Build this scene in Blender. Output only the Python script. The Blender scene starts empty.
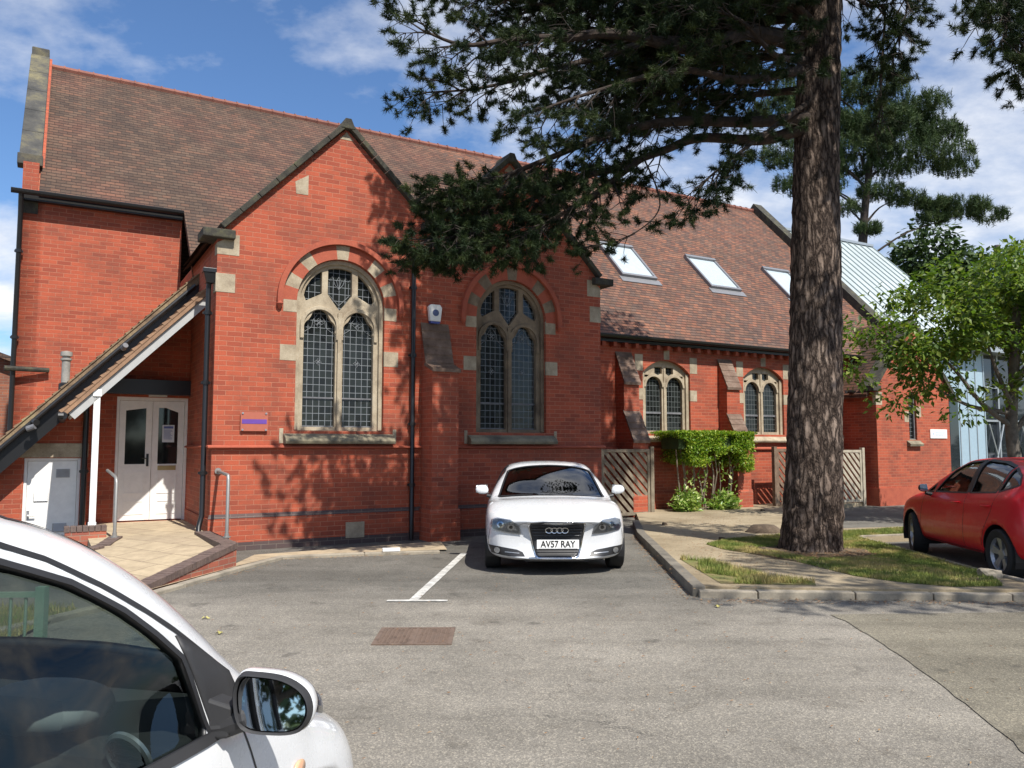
import bpy, bmesh, math, random
import numpy as np
from mathutils import Vector, Matrix, geometry, noise
from mathutils.bvhtree import BVHTree
PI = math.pi
sc = bpy.context.scene
COL = sc.collection
random.seed(7)

# ------------------------------------------------------------------ helpers
def tag(o, label=None, cat=None, group=None, kind=None):
    if label: o['label'] = label
    if cat: o['category'] = cat
    if group: o['group'] = group
    if kind: o['kind'] = kind
    return o

def empty(name, loc=(0, 0, 0), rz=0.0, label=None, cat=None, group=None):
    o = bpy.data.objects.new(name, None)
    COL.objects.link(o)
    o.location = loc
    o.rotation_euler = (0, 0, rz)
    o.empty_display_size = 0.2
    return tag(o, label, cat, group)

def in_poly(p, poly):
    x, y = p; c = False; n = len(poly); j = n - 1
    for i in range(n):
        xi, yi = poly[i]; xj, yj = poly[j]
        if (yi > y) != (yj > y) and x < (xj - xi) * (y - yi) / (yj - yi) + xi:
            c = not c
        j = i
    return c

def fill(outer, holes=(), extra=()):
    """triangulate a polygon with holes -> verts2d, tris"""
    vs = []; es = []
    for loop in [outer] + list(holes):
        b = len(vs); n = len(loop)
        vs += [Vector((p[0], p[1])) for p in loop]
        es += [(b + i, b + (i + 1) % n) for i in range(n)]
    vs += [Vector(p) for p in extra]
    r = geometry.delaunay_2d_cdt(vs, es, [], 0, 1e-6)
    V, F = r[0], r[2]
    out = []
    for f in F:
        c = (sum(V[i][0] for i in f) / len(f), sum(V[i][1] for i in f) / len(f))
        if in_poly(c, outer) and not any(in_poly(c, h) for h in holes):
            out.append(tuple(f))
    return [(v[0], v[1]) for v in V], out

class MB:
    def __init__(s):
        s.v = []; s.f = []
    def add(s, vs, fs):
        b = len(s.v)
        s.v += [tuple(p) for p in vs]
        s.f += [tuple(b + i for i in f) for f in fs]
        return s
    def hexa(s, p):   # 8 pts: bottom loop 0-3, top loop 4-7
        return s.add(p, [(3, 2, 1, 0), (4, 5, 6, 7), (0, 1, 5, 4), (1, 2, 6, 5), (2, 3, 7, 6), (3, 0, 4, 7)])
    def box(s, x0, x1, y0, y1, z0, z1):
        return s.hexa([(x0, y0, z0), (x1, y0, z0), (x1, y1, z0), (x0, y1, z0), (x0, y0, z1), (x1, y0, z1), (x1, y1, z1), (x0, y1, z1)])
    def plate(s, outer, holes, d0, d1, m=lambda u, w, d: (u, d, w)):
        """polygon (u,w) with holes extruded from d0 to d1"""
        V, F = fill(outer, holes)
        b = len(V)
        s.add([m(u, w, d0) for u, w in V] + [m(u, w, d1) for u, w in V],
              [f for f in F] + [tuple(reversed([i + b for i in f])) for f in F])
        for loop in [outer] + list(holes):
            n = len(loop)
            s.add([m(u, w, d0) for u, w in loop] + [m(u, w, d1) for u, w in loop],
                  [(i, (i + 1) % n, n + (i + 1) % n, n + i) for i in range(n)])
        return s
    def tube(s, path, rad, n=8, cap=True):
        path = [Vector(p) for p in path]
        if not hasattr(rad, '__len__'): rad = [rad] * len(path)
        rings = []; prev = None
        for i, p in enumerate(path):
            t = (path[min(i + 1, len(path) - 1)] - path[max(i - 1, 0)])
            if t.length < 1e-9: t = Vector((0, 0, 1))
            t.normalize()
            if prev is None:
                a = Vector((0, 0, 1)) if abs(t.z) < .9 else Vector((1, 0, 0))
                u = t.cross(a).normalized()
            else:
                u = (prev - t * prev.dot(t))
                u = u.normalized() if u.length > 1e-6 else t.orthogonal().normalized()
            prev = u
            w = t.cross(u)
            rings.append([p + (u * math.cos(2 * PI * k / n) + w * math.sin(2 * PI * k / n)) * rad[i] for k in range(n)])
        vs = [q for r in rings for q in r]
        fs = []
        for i in range(len(path) - 1):
            for k in range(n):
                fs.append((i * n + k, i * n + (k + 1) % n, (i + 1) * n + (k + 1) % n, (i + 1) * n + k))
        if cap:
            fs.append(tuple(range(n))[::-1]); fs.append(tuple((len(path) - 1) * n + k for k in range(n)))
        return s.add(vs, fs)
    def lathe(s, prof, m, n=32):
        """prof: (r, h) list ; m(x,y,h)"""
        vs = []
        for r, h in prof:
            vs += [m(r * math.cos(2 * PI * k / n), r * math.sin(2 * PI * k / n), h) for k in range(n)]
        fs = []
        for i in range(len(prof) - 1):
            for k in range(n):
                fs.append((i * n + k, i * n + (k + 1) % n, (i + 1) * n + (k + 1) % n, (i + 1) * n + k))
        return s.add(vs, fs)
    def obj(s, name, mat, parent=None, smooth=False, bevel=0.0, label=None, cat=None, group=None, kind=None, loc=None, rz=0, uv=True, fix=True, subsurf=0, uvmode=None):
        me = bpy.data.meshes.new(name)
        me.from_pydata(s.v, [], s.f)
        if fix:
            bm = bmesh.new(); bm.from_mesh(me)
            bmesh.ops.remove_doubles(bm, verts=bm.verts, dist=1e-5)
            bmesh.ops.recalc_face_normals(bm, faces=bm.faces)
            bm.to_mesh(me); bm.free()
        me.update()
        if uv:
            autouv(me)
        if mat: me.materials.append(mat)
        if smooth:
            me.polygons.foreach_set('use_smooth', [True] * len(me.polygons))
            try: me.set_sharp_from_angle(angle=math.radians(38))
            except Exception: pass
        o = bpy.data.objects.new(name, me)
        COL.objects.link(o)
        if parent: o.parent = parent
        if loc: o.location = loc
        if rz: o.rotation_euler = (0, 0, rz)
        if bevel:
            b = o.modifiers.new('bevel', 'BEVEL'); b.width = bevel; b.segments = 2; b.limit_method = 'ANGLE'; b.angle_limit = math.radians(40)
        if subsurf:
            b = o.modifiers.new('sub', 'SUBSURF'); b.levels = subsurf; b.render_levels = subsurf
        return tag(o, label, cat, group, kind)

def autouv(me):
    uvl = me.uv_layers.new(name='UVMap')
    data = np.zeros(len(me.loops) * 2, dtype=np.float32)
    for p in me.polygons:
        n = p.normal
        if abs(n.z) > .985: ua, va = Vector((1, 0, 0)), Vector((0, 1, 0))
        else:
            ua = Vector((-n.y, n.x, 0)).normalized(); va = n.cross(ua)
        for li in p.loop_indices:
            c = me.vertices[me.loops[li].vertex_index].co
            data[li * 2] = c.dot(ua); data[li * 2 + 1] = c.dot(va)
    uvl.data.foreach_set('uv', data)

def copy_tree(o, parent=None):
    c = o.copy(); COL.objects.link(c)
    if parent: c.parent = parent
    for ch in list(o.children): copy_tree(ch, c)
    return c

# ------------------------------------------------------------------ materials
def new_mat(name):
    m = bpy.data.materials.new(name); m.use_nodes = True
    nt = m.node_tree; b = nt.nodes['Principled BSDF']
    return m, nt, b
def N(nt, typ, **kw):
    n = nt.nodes.new(typ)
    for k, v in kw.items():
        if k in n.inputs.keys() if isinstance(k, str) else False: n.inputs[k].default_value = v
        else: setattr(n, k, v)
    return n
def L(nt, a, b): nt.links.new(a, b)
def ramp(nt, src, stops):
    r = nt.nodes.new('ShaderNodeValToRGB')
    e = r.color_ramp.elements
    while len(e) > 1: e.remove(e[-1])
    e[0].position = stops[0][0]; e[0].color = (*stops[0][1], 1)
    for p, c in stops[1:]:
        q = e.new(p); q.color = (*c, 1)
    L(nt, src, r.inputs[0]); return r.outputs[0]
def noise_n(nt, vec, scale, detail=6, rough=.6, out='Fac'):
    n = nt.nodes.new('ShaderNodeTexNoise'); n.inputs['Scale'].default_value = scale
    n.inputs['Detail'].default_value = detail; n.inputs['Roughness'].default_value = rough
    if vec: L(nt, vec, n.inputs['Vector'])
    return n.outputs[out]
def mixc(nt, fac, a, b, mode='MIX'):
    m = nt.nodes.new('ShaderNodeMix'); m.data_type = 'RGBA'; m.blend_type = mode
    if isinstance(fac, float): m.inputs[0].default_value = fac
    else: L(nt, fac, m.inputs[0])
    for i, v in ((6, a), (7, b)):
        if isinstance(v, tuple): m.inputs[i].default_value = (*v, 1)
        else: L(nt, v, m.inputs[i])
    return m.outputs[2]
def bump(nt, b, h, strength=.3, dist=.02):
    n = nt.nodes.new('ShaderNodeBump'); n.inputs['Strength'].default_value = strength; n.inputs['Distance'].default_value = dist
    L(nt, h, n.inputs['Height']); L(nt, n.outputs[0], b.inputs['Normal']); return n

def brick_mat(name, c1, c2, mortar, bw=.235, bh=.0775, mort=.011, rough=.85, dark=.35, off=.5, bias=0.0, bstr=.5, tint=(.12, .05, .035)):
    m, nt, b = new_mat(name)
    tc = N(nt, 'ShaderNodeTexCoord')
    br = N(nt, 'ShaderNodeTexBrick'); br.offset = off
    br.inputs['Scale'].default_value = 1; br.inputs['Brick Width'].default_value = bw; br.inputs['Row Height'].default_value = bh
    br.inputs['Mortar Size'].default_value = mort * .5; br.inputs['Mortar Smooth'].default_value = .15; br.inputs['Bias'].default_value = bias
    br.inputs['Color1'].default_value = (*c1, 1); br.inputs['Color2'].default_value = (*c2, 1); br.inputs['Mortar'].default_value = (*mortar, 1)
    # a little waviness so the courses are not ruler-straight
    nz = noise_n(nt, tc.outputs['UV'], 3.0, 3, .5, 'Color')
    sub = N(nt, 'ShaderNodeVectorMath', operation='SUBTRACT'); L(nt, nz, sub.inputs[0]); sub.inputs[1].default_value = (.5, .5, .5)
    scl = N(nt, 'ShaderNodeVectorMath', operation='SCALE'); L(nt, sub.outputs[0], scl.inputs[0]); scl.inputs['Scale'].default_value = .012
    ad = N(nt, 'ShaderNodeVectorMath', operation='ADD'); L(nt, tc.outputs['UV'], ad.inputs[0]); L(nt, scl.outputs[0], ad.inputs[1])
    L(nt, ad.outputs[0], br.inputs['Vector'])
    n1 = noise_n(nt, tc.outputs['UV'], 1.1, 8, .72)
    f1 = ramp(nt, n1, [(.44, (0, 0, 0)), (.70, (1, 1, 1))])
    c = mixc(nt, f1, br.outputs['Color'], tint, 'MIX')
    mx = N(nt, 'ShaderNodeMath', operation='MULTIPLY'); L(nt, f1, mx.inputs[0]); mx.inputs[1].default_value = dark
    c = mixc(nt, mx.outputs[0], br.outputs['Color'], tint)
    n2 = noise_n(nt, tc.outputs['UV'], 60, 3, .7)
    c = mixc(nt, .35, c, ramp(nt, n2, [(.3, (.55, .55, .55)), (.7, (1.25, 1.2, 1.15))]), 'MULTIPLY')
    L(nt, c, b.inputs['Base Color']); b.inputs['Roughness'].default_value = rough
    inv = N(nt, 'ShaderNodeMath', operation='SUBTRACT'); inv.inputs[0].default_value = 1; L(nt, br.outputs['Fac'], inv.inputs[1])
    a2 = N(nt, 'ShaderNodeMath', operation='MULTIPLY_ADD'); L(nt, n2, a2.inputs[0]); a2.inputs[1].default_value = .35; L(nt, inv.outputs[0], a2.inputs[2])
    bump(nt, b, a2.outputs[0], bstr, .006)
    return m

def mottled(name, cols, scale=3, rough=.8, bumps=.3, bdist=.01, bscale=40, coord='Object', metallic=0.0, detail=8, fine=.3, spec=.5):
    m, nt, b = new_mat(name)
    tc = N(nt, 'ShaderNodeTexCoord'); v = tc.outputs[coord]
    n = noise_n(nt, v, scale, detail, .65)
    k = len(cols); st = [(.3 + .4 * i / max(1, k - 1), c) for i, c in enumerate(cols)]
    c = ramp(nt, n, st)
    n2 = noise_n(nt, v, bscale, 4, .7)
    if fine: c = mixc(nt, float(fine), c, ramp(nt, n2, [(.3, (.5, .5, .5)), (.7, (1.4, 1.4, 1.4))]), 'MULTIPLY')
    L(nt, c, b.inputs['Base Color'])
    b.inputs['Roughness'].default_value = rough; b.inputs['Metallic'].default_value = metallic
    b.inputs['Specular IOR Level'].default_value = spec
    if bumps: bump(nt, b, n2, bumps, bdist)
    return m

def plain(name, c, rough=.5, metallic=0.0, coat=0.0, spec=.5, nz=.06):
    m, nt, b = new_mat(name)
    tc = N(nt, 'ShaderNodeTexCoord')
    n = noise_n(nt, tc.outputs['Object'], 9, 4, .6)
    lo = tuple(max(0, x * (1 - nz)) for x in c); hi = tuple(min(1, x * (1 + nz)) for x in c)
    L(nt, ramp(nt, n, [(.3, lo), (.7, hi)]), b.inputs['Base Color'])
    b.inputs['Roughness'].default_value = rough; b.inputs['Metallic'].default_value = metallic
    b.inputs['Coat Weight'].default_value = coat; b.inputs['Coat Roughness'].default_value = .03
    b.inputs['Specular IOR Level'].default_value = spec
    return m

def tile_mat(name, cols, tw=.17, th=.1, big=.55, red=(.42, .12, .06), redpos=(.56, .7), mixf=.5):
    m, nt, b = new_mat(name)
    tc = N(nt, 'ShaderNodeTexCoord')
    # wobble
    nz = noise_n(nt, tc.outputs['UV'], 2.5, 3, .5, 'Color')
    sub = N(nt, 'ShaderNodeVectorMath', operation='SUBTRACT'); L(nt, nz, sub.inputs[0]); sub.inputs[1].default_value = (.5, .5, .5)
    scl = N(nt, 'ShaderNodeVectorMath', operation='SCALE'); L(nt, sub.outputs[0], scl.inputs[0]); scl.inputs['Scale'].default_value = .03
    ad = N(nt, 'ShaderNodeVectorMath', operation='ADD'); L(nt, tc.outputs['UV'], ad.inputs[0]); L(nt, scl.outputs[0], ad.inputs[1])
    sep = N(nt, 'ShaderNodeSeparateXYZ'); L(nt, ad.outputs[0], sep.inputs[0])
    def math2(op, a, bb, c=None):
        q = N(nt, 'ShaderNodeMath', operation=op)
        for i, z in enumerate((a, bb, c)):
            if z is None: continue
            if isinstance(z, (int, float)): q.inputs[i].default_value = z
            else: L(nt, z, q.inputs[i])
        return q.outputs[0]
    row = math2('DIVIDE', sep.outputs['Y'], th); rf = math2('FLOOR', row, 0)
    par = math2('MULTIPLY', math2('MODULO', rf, 2), .5)
    colu = math2('ADD', math2('DIVIDE', sep.outputs['X'], tw), par); cf = math2('FLOOR', colu, 0)
    cb = N(nt, 'ShaderNodeCombineXYZ'); L(nt, cf, cb.inputs[0]); L(nt, rf, cb.inputs[1])
    wn = N(nt, 'ShaderNodeTexWhiteNoise'); wn.noise_dimensions = '2D'; L(nt, cb.outputs[0], wn.inputs['Vector'])
    k = len(cols)
    c = ramp(nt, wn.outputs['Value'], [(i / k, q) for i, q in enumerate(cols)])
    c.node.color_ramp.interpolation = 'CONSTANT'
    n1 = noise_n(nt, tc.outputs['UV'], big, 6, .68)
    c = mixc(nt, mixf, c, mixc(nt, ramp(nt, n1, [(redpos[0] - .12, (0, 0, 0)), (redpos[1], (1, 1, 1))]), cols[0], red))
    n3 = noise_n(nt, tc.outputs['UV'], 1.3, 6, .7)
    c = mixc(nt, .5, c, ramp(nt, n3, [(.35, (.45, .45, .48)), (.65, (1.3, 1.25, 1.2))]), 'MULTIPLY')
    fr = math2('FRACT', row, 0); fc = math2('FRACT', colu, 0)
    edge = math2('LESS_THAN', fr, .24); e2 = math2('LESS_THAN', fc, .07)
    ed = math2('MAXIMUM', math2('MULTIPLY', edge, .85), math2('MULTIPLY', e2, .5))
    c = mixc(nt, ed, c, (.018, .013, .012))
    L(nt, c, b.inputs['Base Color']); b.inputs['Roughness'].default_value = .8; b.inputs['Specular IOR Level'].default_value = .3
    h = math2('ADD', math2('MULTIPLY', math2('SUBTRACT', 1, fr), 1), math2('MULTIPLY', wn.outputs['Value'], .5))
    bump(nt, b, math2('SUBTRACT', h, math2('MULTIPLY', e2, .5)), .7, .02)
    return m

M = {}
M['brick'] = brick_mat('red_brick', (.43, .088, .040), (.22, .045, .026), (.45, .175, .105), dark=.6, bias=-.35, mort=.011, bstr=.8)
M['brick_side'] = M['brick']
M['brick_dark'] = brick_mat('blue_brick', (.075, .055, .055), (.10, .065, .06), (.16, .13, .11), dark=.3)
M['brick_old'] = brick_mat('orange_brick', (.36, .12, .06), (.22, .08, .05), (.25, .2, .15), dark=.6)
M['brick_smooth'] = mottled('moulded_brick', [(.30, .065, .035), (.42, .10, .05)], 4, .8, .3, .004, 60)
M['tile'] = tile_mat('clay_tile', [(.090, .056, .038), (.126, .080, .054), (.062, .043, .033), (.16, .083, .052), (.108, .072, .050), (.078, .047, .033)], big=.38, th=.115, red=(.26, .095, .06), redpos=(.60, .72), mixf=.45)
M['tile_red'] = tile_mat('clay_tile_red', [(.14, .078, .052), (.19, .10, .066), (.085, .055, .045), (.24, .105, .062), (.115, .078, .062), (.165, .075, .05)], big=.6, th=.115, red=(.22, .088, .052), redpos=(.5, .66), mixf=.3)
M['ridge'] = mottled('ridge_tile', [(.15, .055, .04), (.27, .10, .065)], 3, .8, .3, .004, 30)
M['stone_brown'] = mottled('brown_sandstone', [(.10, .075, .05), (.20, .15, .10), (.30, .23, .15)], 3, .9, .4, .006, 50)  # darker, browner sandstone for the second gable's window
M['stone'] = mottled('sandstone', [(.23, .18, .125), (.37, .305, .215), (.48, .41, .30)], 3.5, .9, .4, .006, 50)
M['stone_dirty'] = mottled('weathered_stone', [(.09, .08, .06), (.22, .19, .13), (.36, .31, .2)], 2.2, .95, .5, .01, 40)
M['stone_moss'] = mottled('mossy_coping', [(.025, .024, .02), (.05, .046, .036), (.10, .095, .05)], 5, .95, .6, .012, 40)
M['lichen_stone'] = mottled('lichen_coping', [(.03, .03, .03), (.07, .067, .06), (.19, .165, .09)], 1.6, .95, .6, .012, 30)
M['black'] = plain('black_gloss_paint', (.012, .012, .013), .35)
M['white'] = plain('white_paint', (.80, .79, .76), .45)
M['offwhite'] = plain('aged_white_paint', (.66, .65, .62), .5)
M['lead'] = mottled('lead_flashing', [(.10, .10, .11), (.2, .2, .21)], 4, .6, .2, .004, 30)
M['plastic_bar'] = plain('grille_bar_black', (.05,.05,.055), .3)
M['lamp_dark'] = plain('lamp_interior', (.30,.31,.32), .35, .4)
M['zinc_seam'] = plain('zinc_seam', (.26,.31,.31), .5)
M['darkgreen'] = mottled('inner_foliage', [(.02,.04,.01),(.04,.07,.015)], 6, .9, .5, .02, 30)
M['dark'] = plain('dark_void', (.01, .01, .01), .8)
M['metal'] = plain('galvanised_steel', (.42, .42, .42), .45, .8)
M['canopy_tile'] = mottled('canopy_tile', [(.20,.12,.075),(.36,.21,.12)], 4, .85, .4, .006, 40)
M['tile_old'] = mottled('mossy_tile', [(.10,.07,.045),(.22,.15,.09),(.30,.24,.13)], 5, .9, .5, .01, 40)
M['flue'] = mottled('weathered_flue', [(.22,.21,.19),(.38,.36,.32)], 4, .7, .2, .004, 30)
M['brass'] = plain('brass', (.45,.36,.18), .35, .7)
# ------------------------------------------------------------------ camera, sun, sky
H = 1.6; FPX = 800.0; PITCH = math.atan(63 / 800)
cam = bpy.data.cameras.new('camera'); cam.sensor_width = 36; cam.lens = 36 * FPX / 1024; cam.clip_start = .05; cam.clip_end = 3000
camo = bpy.data.objects.new('camera', cam); COL.objects.link(camo)
camo.location = (0, 0, H); camo.rotation_euler = (PI / 2 + PITCH, 0, 0)
sc.camera = camo
SUN_AZ = math.radians(34); SUN_EL = math.radians(53)
S = Vector((math.sin(SUN_AZ) * math.cos(SUN_EL), -math.cos(SUN_AZ) * math.cos(SUN_EL), math.sin(SUN_EL)))
sl = bpy.data.lights.new('sun', 'SUN'); sl.energy = 5.0; sl.angle = math.radians(.53); sl.color = (1, .955, .88)
so = bpy.data.objects.new('sun', sl); COL.objects.link(so); so.rotation_euler = S.to_track_quat('Z', 'Y').to_euler(); so.location = S * 50
sc.view_settings.view_transform = 'Standard'; sc.view_settings.look = 'None'; sc.view_settings.exposure = .42; sc.view_settings.gamma = 1

w = bpy.data.worlds.new('World'); sc.world = w; w.use_nodes = True
nt = w.node_tree; bg = nt.nodes['Background']
sky = N(nt, 'ShaderNodeTexSky'); sky.sky_type = 'NISHITA'; sky.sun_disc = False
sky.sun_elevation = SUN_EL; sky.sun_rotation = math.atan2(S.x, S.y) % (2 * PI); sky.altitude = 50; sky.air_density = 1.0; sky.dust_density = .4; sky.ozone_density = 2.5
tc = N(nt, 'ShaderNodeTexCoord')
sp = N(nt, 'ShaderNodeSeparateXYZ'); L(nt, tc.outputs['Generated'], sp.inputs[0])
def wm(op, a, b=0.0, c=None):
    q = N(nt, 'ShaderNodeMath', operation=op)
    for i, z in enumerate((a, b, c)):
        if z is None: continue
        if isinstance(z, (int, float)): q.inputs[i].default_value = z
        else: L(nt, z, q.inputs[i])
    return q.outputs[0]
# cloud layer: directions mapped onto a flat layer overhead
zz = wm('ADD', wm('MAXIMUM', sp.outputs['Z'], 0.0), .32)
cb = N(nt, 'ShaderNodeCombineXYZ'); L(nt, wm('DIVIDE', sp.outputs['X'], zz), cb.inputs[0]); L(nt, wm('DIVIDE', sp.outputs['Y'], zz), cb.inputs[1])
mp = N(nt, 'ShaderNodeMapping'); L(nt, cb.outputs[0], mp.inputs[0]); mp.inputs['Location'].default_value = (7.717, 7.018, 11.701); mp.inputs['Scale'].default_value = (1.0, 1.25, 1)
cn = noise_n(nt, mp.outputs[0], 1.55, 9, .52)
cn2 = noise_n(nt, mp.outputs[0], 6.0, 8, .6)
cf = wm('ADD', wm('MULTIPLY', cn, .8), wm('MULTIPLY', cn2, .2))
cloud = ramp(nt, cf, [(.455, (0, 0, 0)), (.53, (.45, .45, .45)), (.63, (1, 1, 1))])
shade = ramp(nt, cn2, [(.3, (7.8, 8.2, 9.0)), (.65, (11.2, 11.3, 11.5))])
tint = mixc(nt, 1.0, sky.outputs[0], (1.06, 1.32, 1.60), 'MULTIPLY')
L(nt, mixc(nt, cloud, tint, shade), bg.inputs[0]); bg.inputs[1].default_value = .074

# ------------------------------------------------------------------ ground
def asphalt_mat():
    m, nt, b = new_mat('asphalt')
    tc = N(nt, 'ShaderNodeTexCoord'); v = tc.outputs['Object']
    vo = N(nt, 'ShaderNodeTexVoronoi'); vo.inputs['Scale'].default_value = 105; L(nt, v, vo.inputs['Vector'])
    sp = ramp(nt, vo.outputs['Color'], [(.2, (.78, .78, .78)), (.62, (1.0, 1, 1)), (.9, (1.5, 1.48, 1.42))])
    vo2 = N(nt, 'ShaderNodeTexVoronoi'); vo2.inputs['Scale'].default_value = 190; L(nt, v, vo2.inputs['Vector'])
    sp2 = ramp(nt, vo2.outputs['Color'], [(.25, (.78, .78, .78)), (.8, (1.25, 1.23, 1.2))])
    big = ramp(nt, noise_n(nt, v, .45, 7, .7), [(.35, (.180, .167, .144)), (.62, (.262, .243, .211))])
    st = ramp(nt, noise_n(nt, v, 2.6, 6, .7), [(.28, (.62, .60, .58)), (.45, (1, 1, 1)), (.8, (1.06, 1.05, 1.03))])
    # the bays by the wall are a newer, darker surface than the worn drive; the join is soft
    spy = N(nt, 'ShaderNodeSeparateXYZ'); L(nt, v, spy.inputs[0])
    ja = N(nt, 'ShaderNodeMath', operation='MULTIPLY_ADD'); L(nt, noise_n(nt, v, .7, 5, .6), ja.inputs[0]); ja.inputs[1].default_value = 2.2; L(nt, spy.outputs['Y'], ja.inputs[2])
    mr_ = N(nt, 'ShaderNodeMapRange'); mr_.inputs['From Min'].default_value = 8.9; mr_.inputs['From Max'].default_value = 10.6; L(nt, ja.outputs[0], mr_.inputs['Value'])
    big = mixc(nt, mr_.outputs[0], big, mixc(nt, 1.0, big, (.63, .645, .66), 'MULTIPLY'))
    c = mixc(nt, 1.0, big, sp, 'MULTIPLY'); c = mixc(nt, .8, c, sp2, 'MULTIPLY'); c = mixc(nt, .8, c, st, 'MULTIPLY')
    # oil drips and grime, and long worn streaks along the drive
    oil = ramp(nt, noise_n(nt, v, 2.1, 3, .5), [(.66, (0, 0, 0)), (.72, (.5, .5, .5))])
    c = mixc(nt, oil, c, (.05, .047, .042))
    ms_ = N(nt, 'ShaderNodeMapping'); ms_.inputs['Scale'].default_value = (.12, 1.6, 1); ms_.inputs['Rotation'].default_value = (0, 0, .12); L(nt, v, ms_.inputs[0])
    c = mixc(nt, .55, c, ramp(nt, noise_n(nt, ms_.outputs[0], 1.2, 5, .6), [(.35, (.72, .71, .70)), (.6, (1.08, 1.07, 1.06))]), 'MULTIPLY')
    # fine cracks
    cr = N(nt, 'ShaderNodeTexVoronoi'); cr.feature = 'DISTANCE_TO_EDGE'; cr.inputs['Scale'].default_value = .55
    wv = noise_n(nt, v, 1.5, 5, .7, 'Color')
    ad = N(nt, 'ShaderNodeVectorMath', operation='ADD'); L(nt, v, ad.inputs[0]); L(nt, wv, ad.inputs[1]); L(nt, ad.outputs[0], cr.inputs['Vector'])
    cm = ramp(nt, cr.outputs[0], [(0, (1, 1, 1)), (.006, (0, 0, 0))])
    gate = ramp(nt, noise_n(nt, v, .3, 2, .5), [(.52, (0, 0, 0)), (.62, (.6, .6, .6))])
    cm = mixc(nt, 1.0, cm, gate, 'MULTIPLY')
    c = mixc(nt, cm, c, (.03, .03, .03))
    L(nt, c, b.inputs['Base Color']); b.inputs['Roughness'].default_value = .92; b.inputs['Specular IOR Level'].default_value = .25
    h = N(nt, 'ShaderNodeMath', operation='ADD'); L(nt, vo.outputs['Distance'], h.inputs[0]); L(nt, vo2.outputs['Distance'], h.inputs[1])
    bump(nt, b, h.outputs[0], .45, .006)
    return m
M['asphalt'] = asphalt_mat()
def asphalt2():
    m = M['asphalt'].copy(); m.name = 'asphalt_patch'
    for n in m.node_tree.nodes:
        if n.type == 'VALTORGB' and abs(n.color_ramp.elements[0].color[0] - .18) < 1e-3:
            n.color_ramp.elements[0].color = (.140, .128, .102, 1); n.color_ramp.elements[1].color = (.205, .188, .148, 1)
    return m
M['asphalt2'] = asphalt2()

def concrete_mat():
    m, nt, b = new_mat('worn_concrete_path')
    tc = N(nt, 'ShaderNodeTexCoord'); v = tc.outputs['Object']
    c = ramp(nt, noise_n(nt, v, .8, 8, .7), [(.32, (.20, .155, .095)), (.52, (.31, .25, .165)), (.7, (.38, .31, .21))])
    n2 = noise_n(nt, v, 45, 5, .75)
    c = mixc(nt, .5, c, ramp(nt, n2, [(.3, (.5, .5, .48)), (.7, (1.4, 1.38, 1.3))]), 'MULTIPLY')
    L(nt, c, b.inputs['Base Color']); b.inputs['Roughness'].default_value = .95; bump(nt, b, n2, .4, .006)
    return m
M['path'] = concrete_mat()
def flag_mat():
    m, nt, b = new_mat('buff_paving_flags')
    tc = N(nt, 'ShaderNodeTexCoord')
    br = N(nt, 'ShaderNodeTexBrick'); br.inputs['Scale'].default_value = 1; br.inputs['Brick Width'].default_value = .6; br.inputs['Row Height'].default_value = .45
    br.inputs['Mortar Size'].default_value = .006; br.inputs['Color1'].default_value = (.44, .355, .235, 1); br.inputs['Color2'].default_value = (.37, .295, .20, 1); br.inputs['Mortar'].default_value = (.16, .12, .08, 1)
    mp = N(nt, 'ShaderNodeMapping'); mp.inputs['Rotation'].default_value = (0, 0, .5); L(nt, tc.outputs['Object'], mp.inputs[0]); L(nt, mp.outputs[0], br.inputs['Vector'])
    n2 = noise_n(nt, tc.outputs['Object'], 5, 8, .7)
    c = mixc(nt, .6, br.outputs['Color'], ramp(nt, n2, [(.3, (.6, .58, .55)), (.7, (1.3, 1.28, 1.25))]), 'MULTIPLY')
    L(nt, c, b.inputs['Base Color']); b.inputs['Roughness'].default_value = .9; bump(nt, b, n2, .2, .006)
    return m
M['flag'] = flag_mat()
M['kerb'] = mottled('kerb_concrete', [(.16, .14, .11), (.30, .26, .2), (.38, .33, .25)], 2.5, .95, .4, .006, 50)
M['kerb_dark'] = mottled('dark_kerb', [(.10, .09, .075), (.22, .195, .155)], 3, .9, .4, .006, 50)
M['soil'] = mottled('soil', [(.05, .035, .022), (.12, .085, .05), (.20, .15, .09)], 2.5, 1, .8, .02, 30)
M['grass_base'] = mottled('grass_base', [(.24, .18, .095), (.19, .165, .06), (.15, .165, .045), (.30, .24, .13)], 2.2, 1, .6, .02, 60)
def grass_mat():
    m, nt, b = new_mat('grass_blades')
    tc = N(nt, 'ShaderNodeTexCoord')
    n = noise_n(nt, tc.outputs['Object'], 1.6, 5, .7); n3 = noise_n(nt, tc.outputs['Object'], 40, 2, .7)
    c = ramp(nt, n, [(.36, (.10, .15, .022)), (.48, (.19, .22, .045)), (.58, (.38, .31, .12))])
    c = mixc(nt, .5, c, ramp(nt, n3, [(.3, (.6, .7, .5)), (.7, (1.5, 1.35, 1.3))]), 'MULTIPLY')
    L(nt, c, b.inputs['Base Color']); b.inputs['Roughness'].default_value = .7
    b.inputs['Transmission Weight'].default_value = 0
    return m
M['grass'] = grass_mat()
M['paint'] = mottled('road_paint', [(.26, .25, .23), (.70, .69, .64)], 9, .85, .3, .003, 90, fine=.25)
M['rust'] = mottled('rusty_iron', [(.075, .052, .04), (.16, .11, .082), (.13, .095, .075)], 8, .85, .4, .003, 90)

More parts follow.
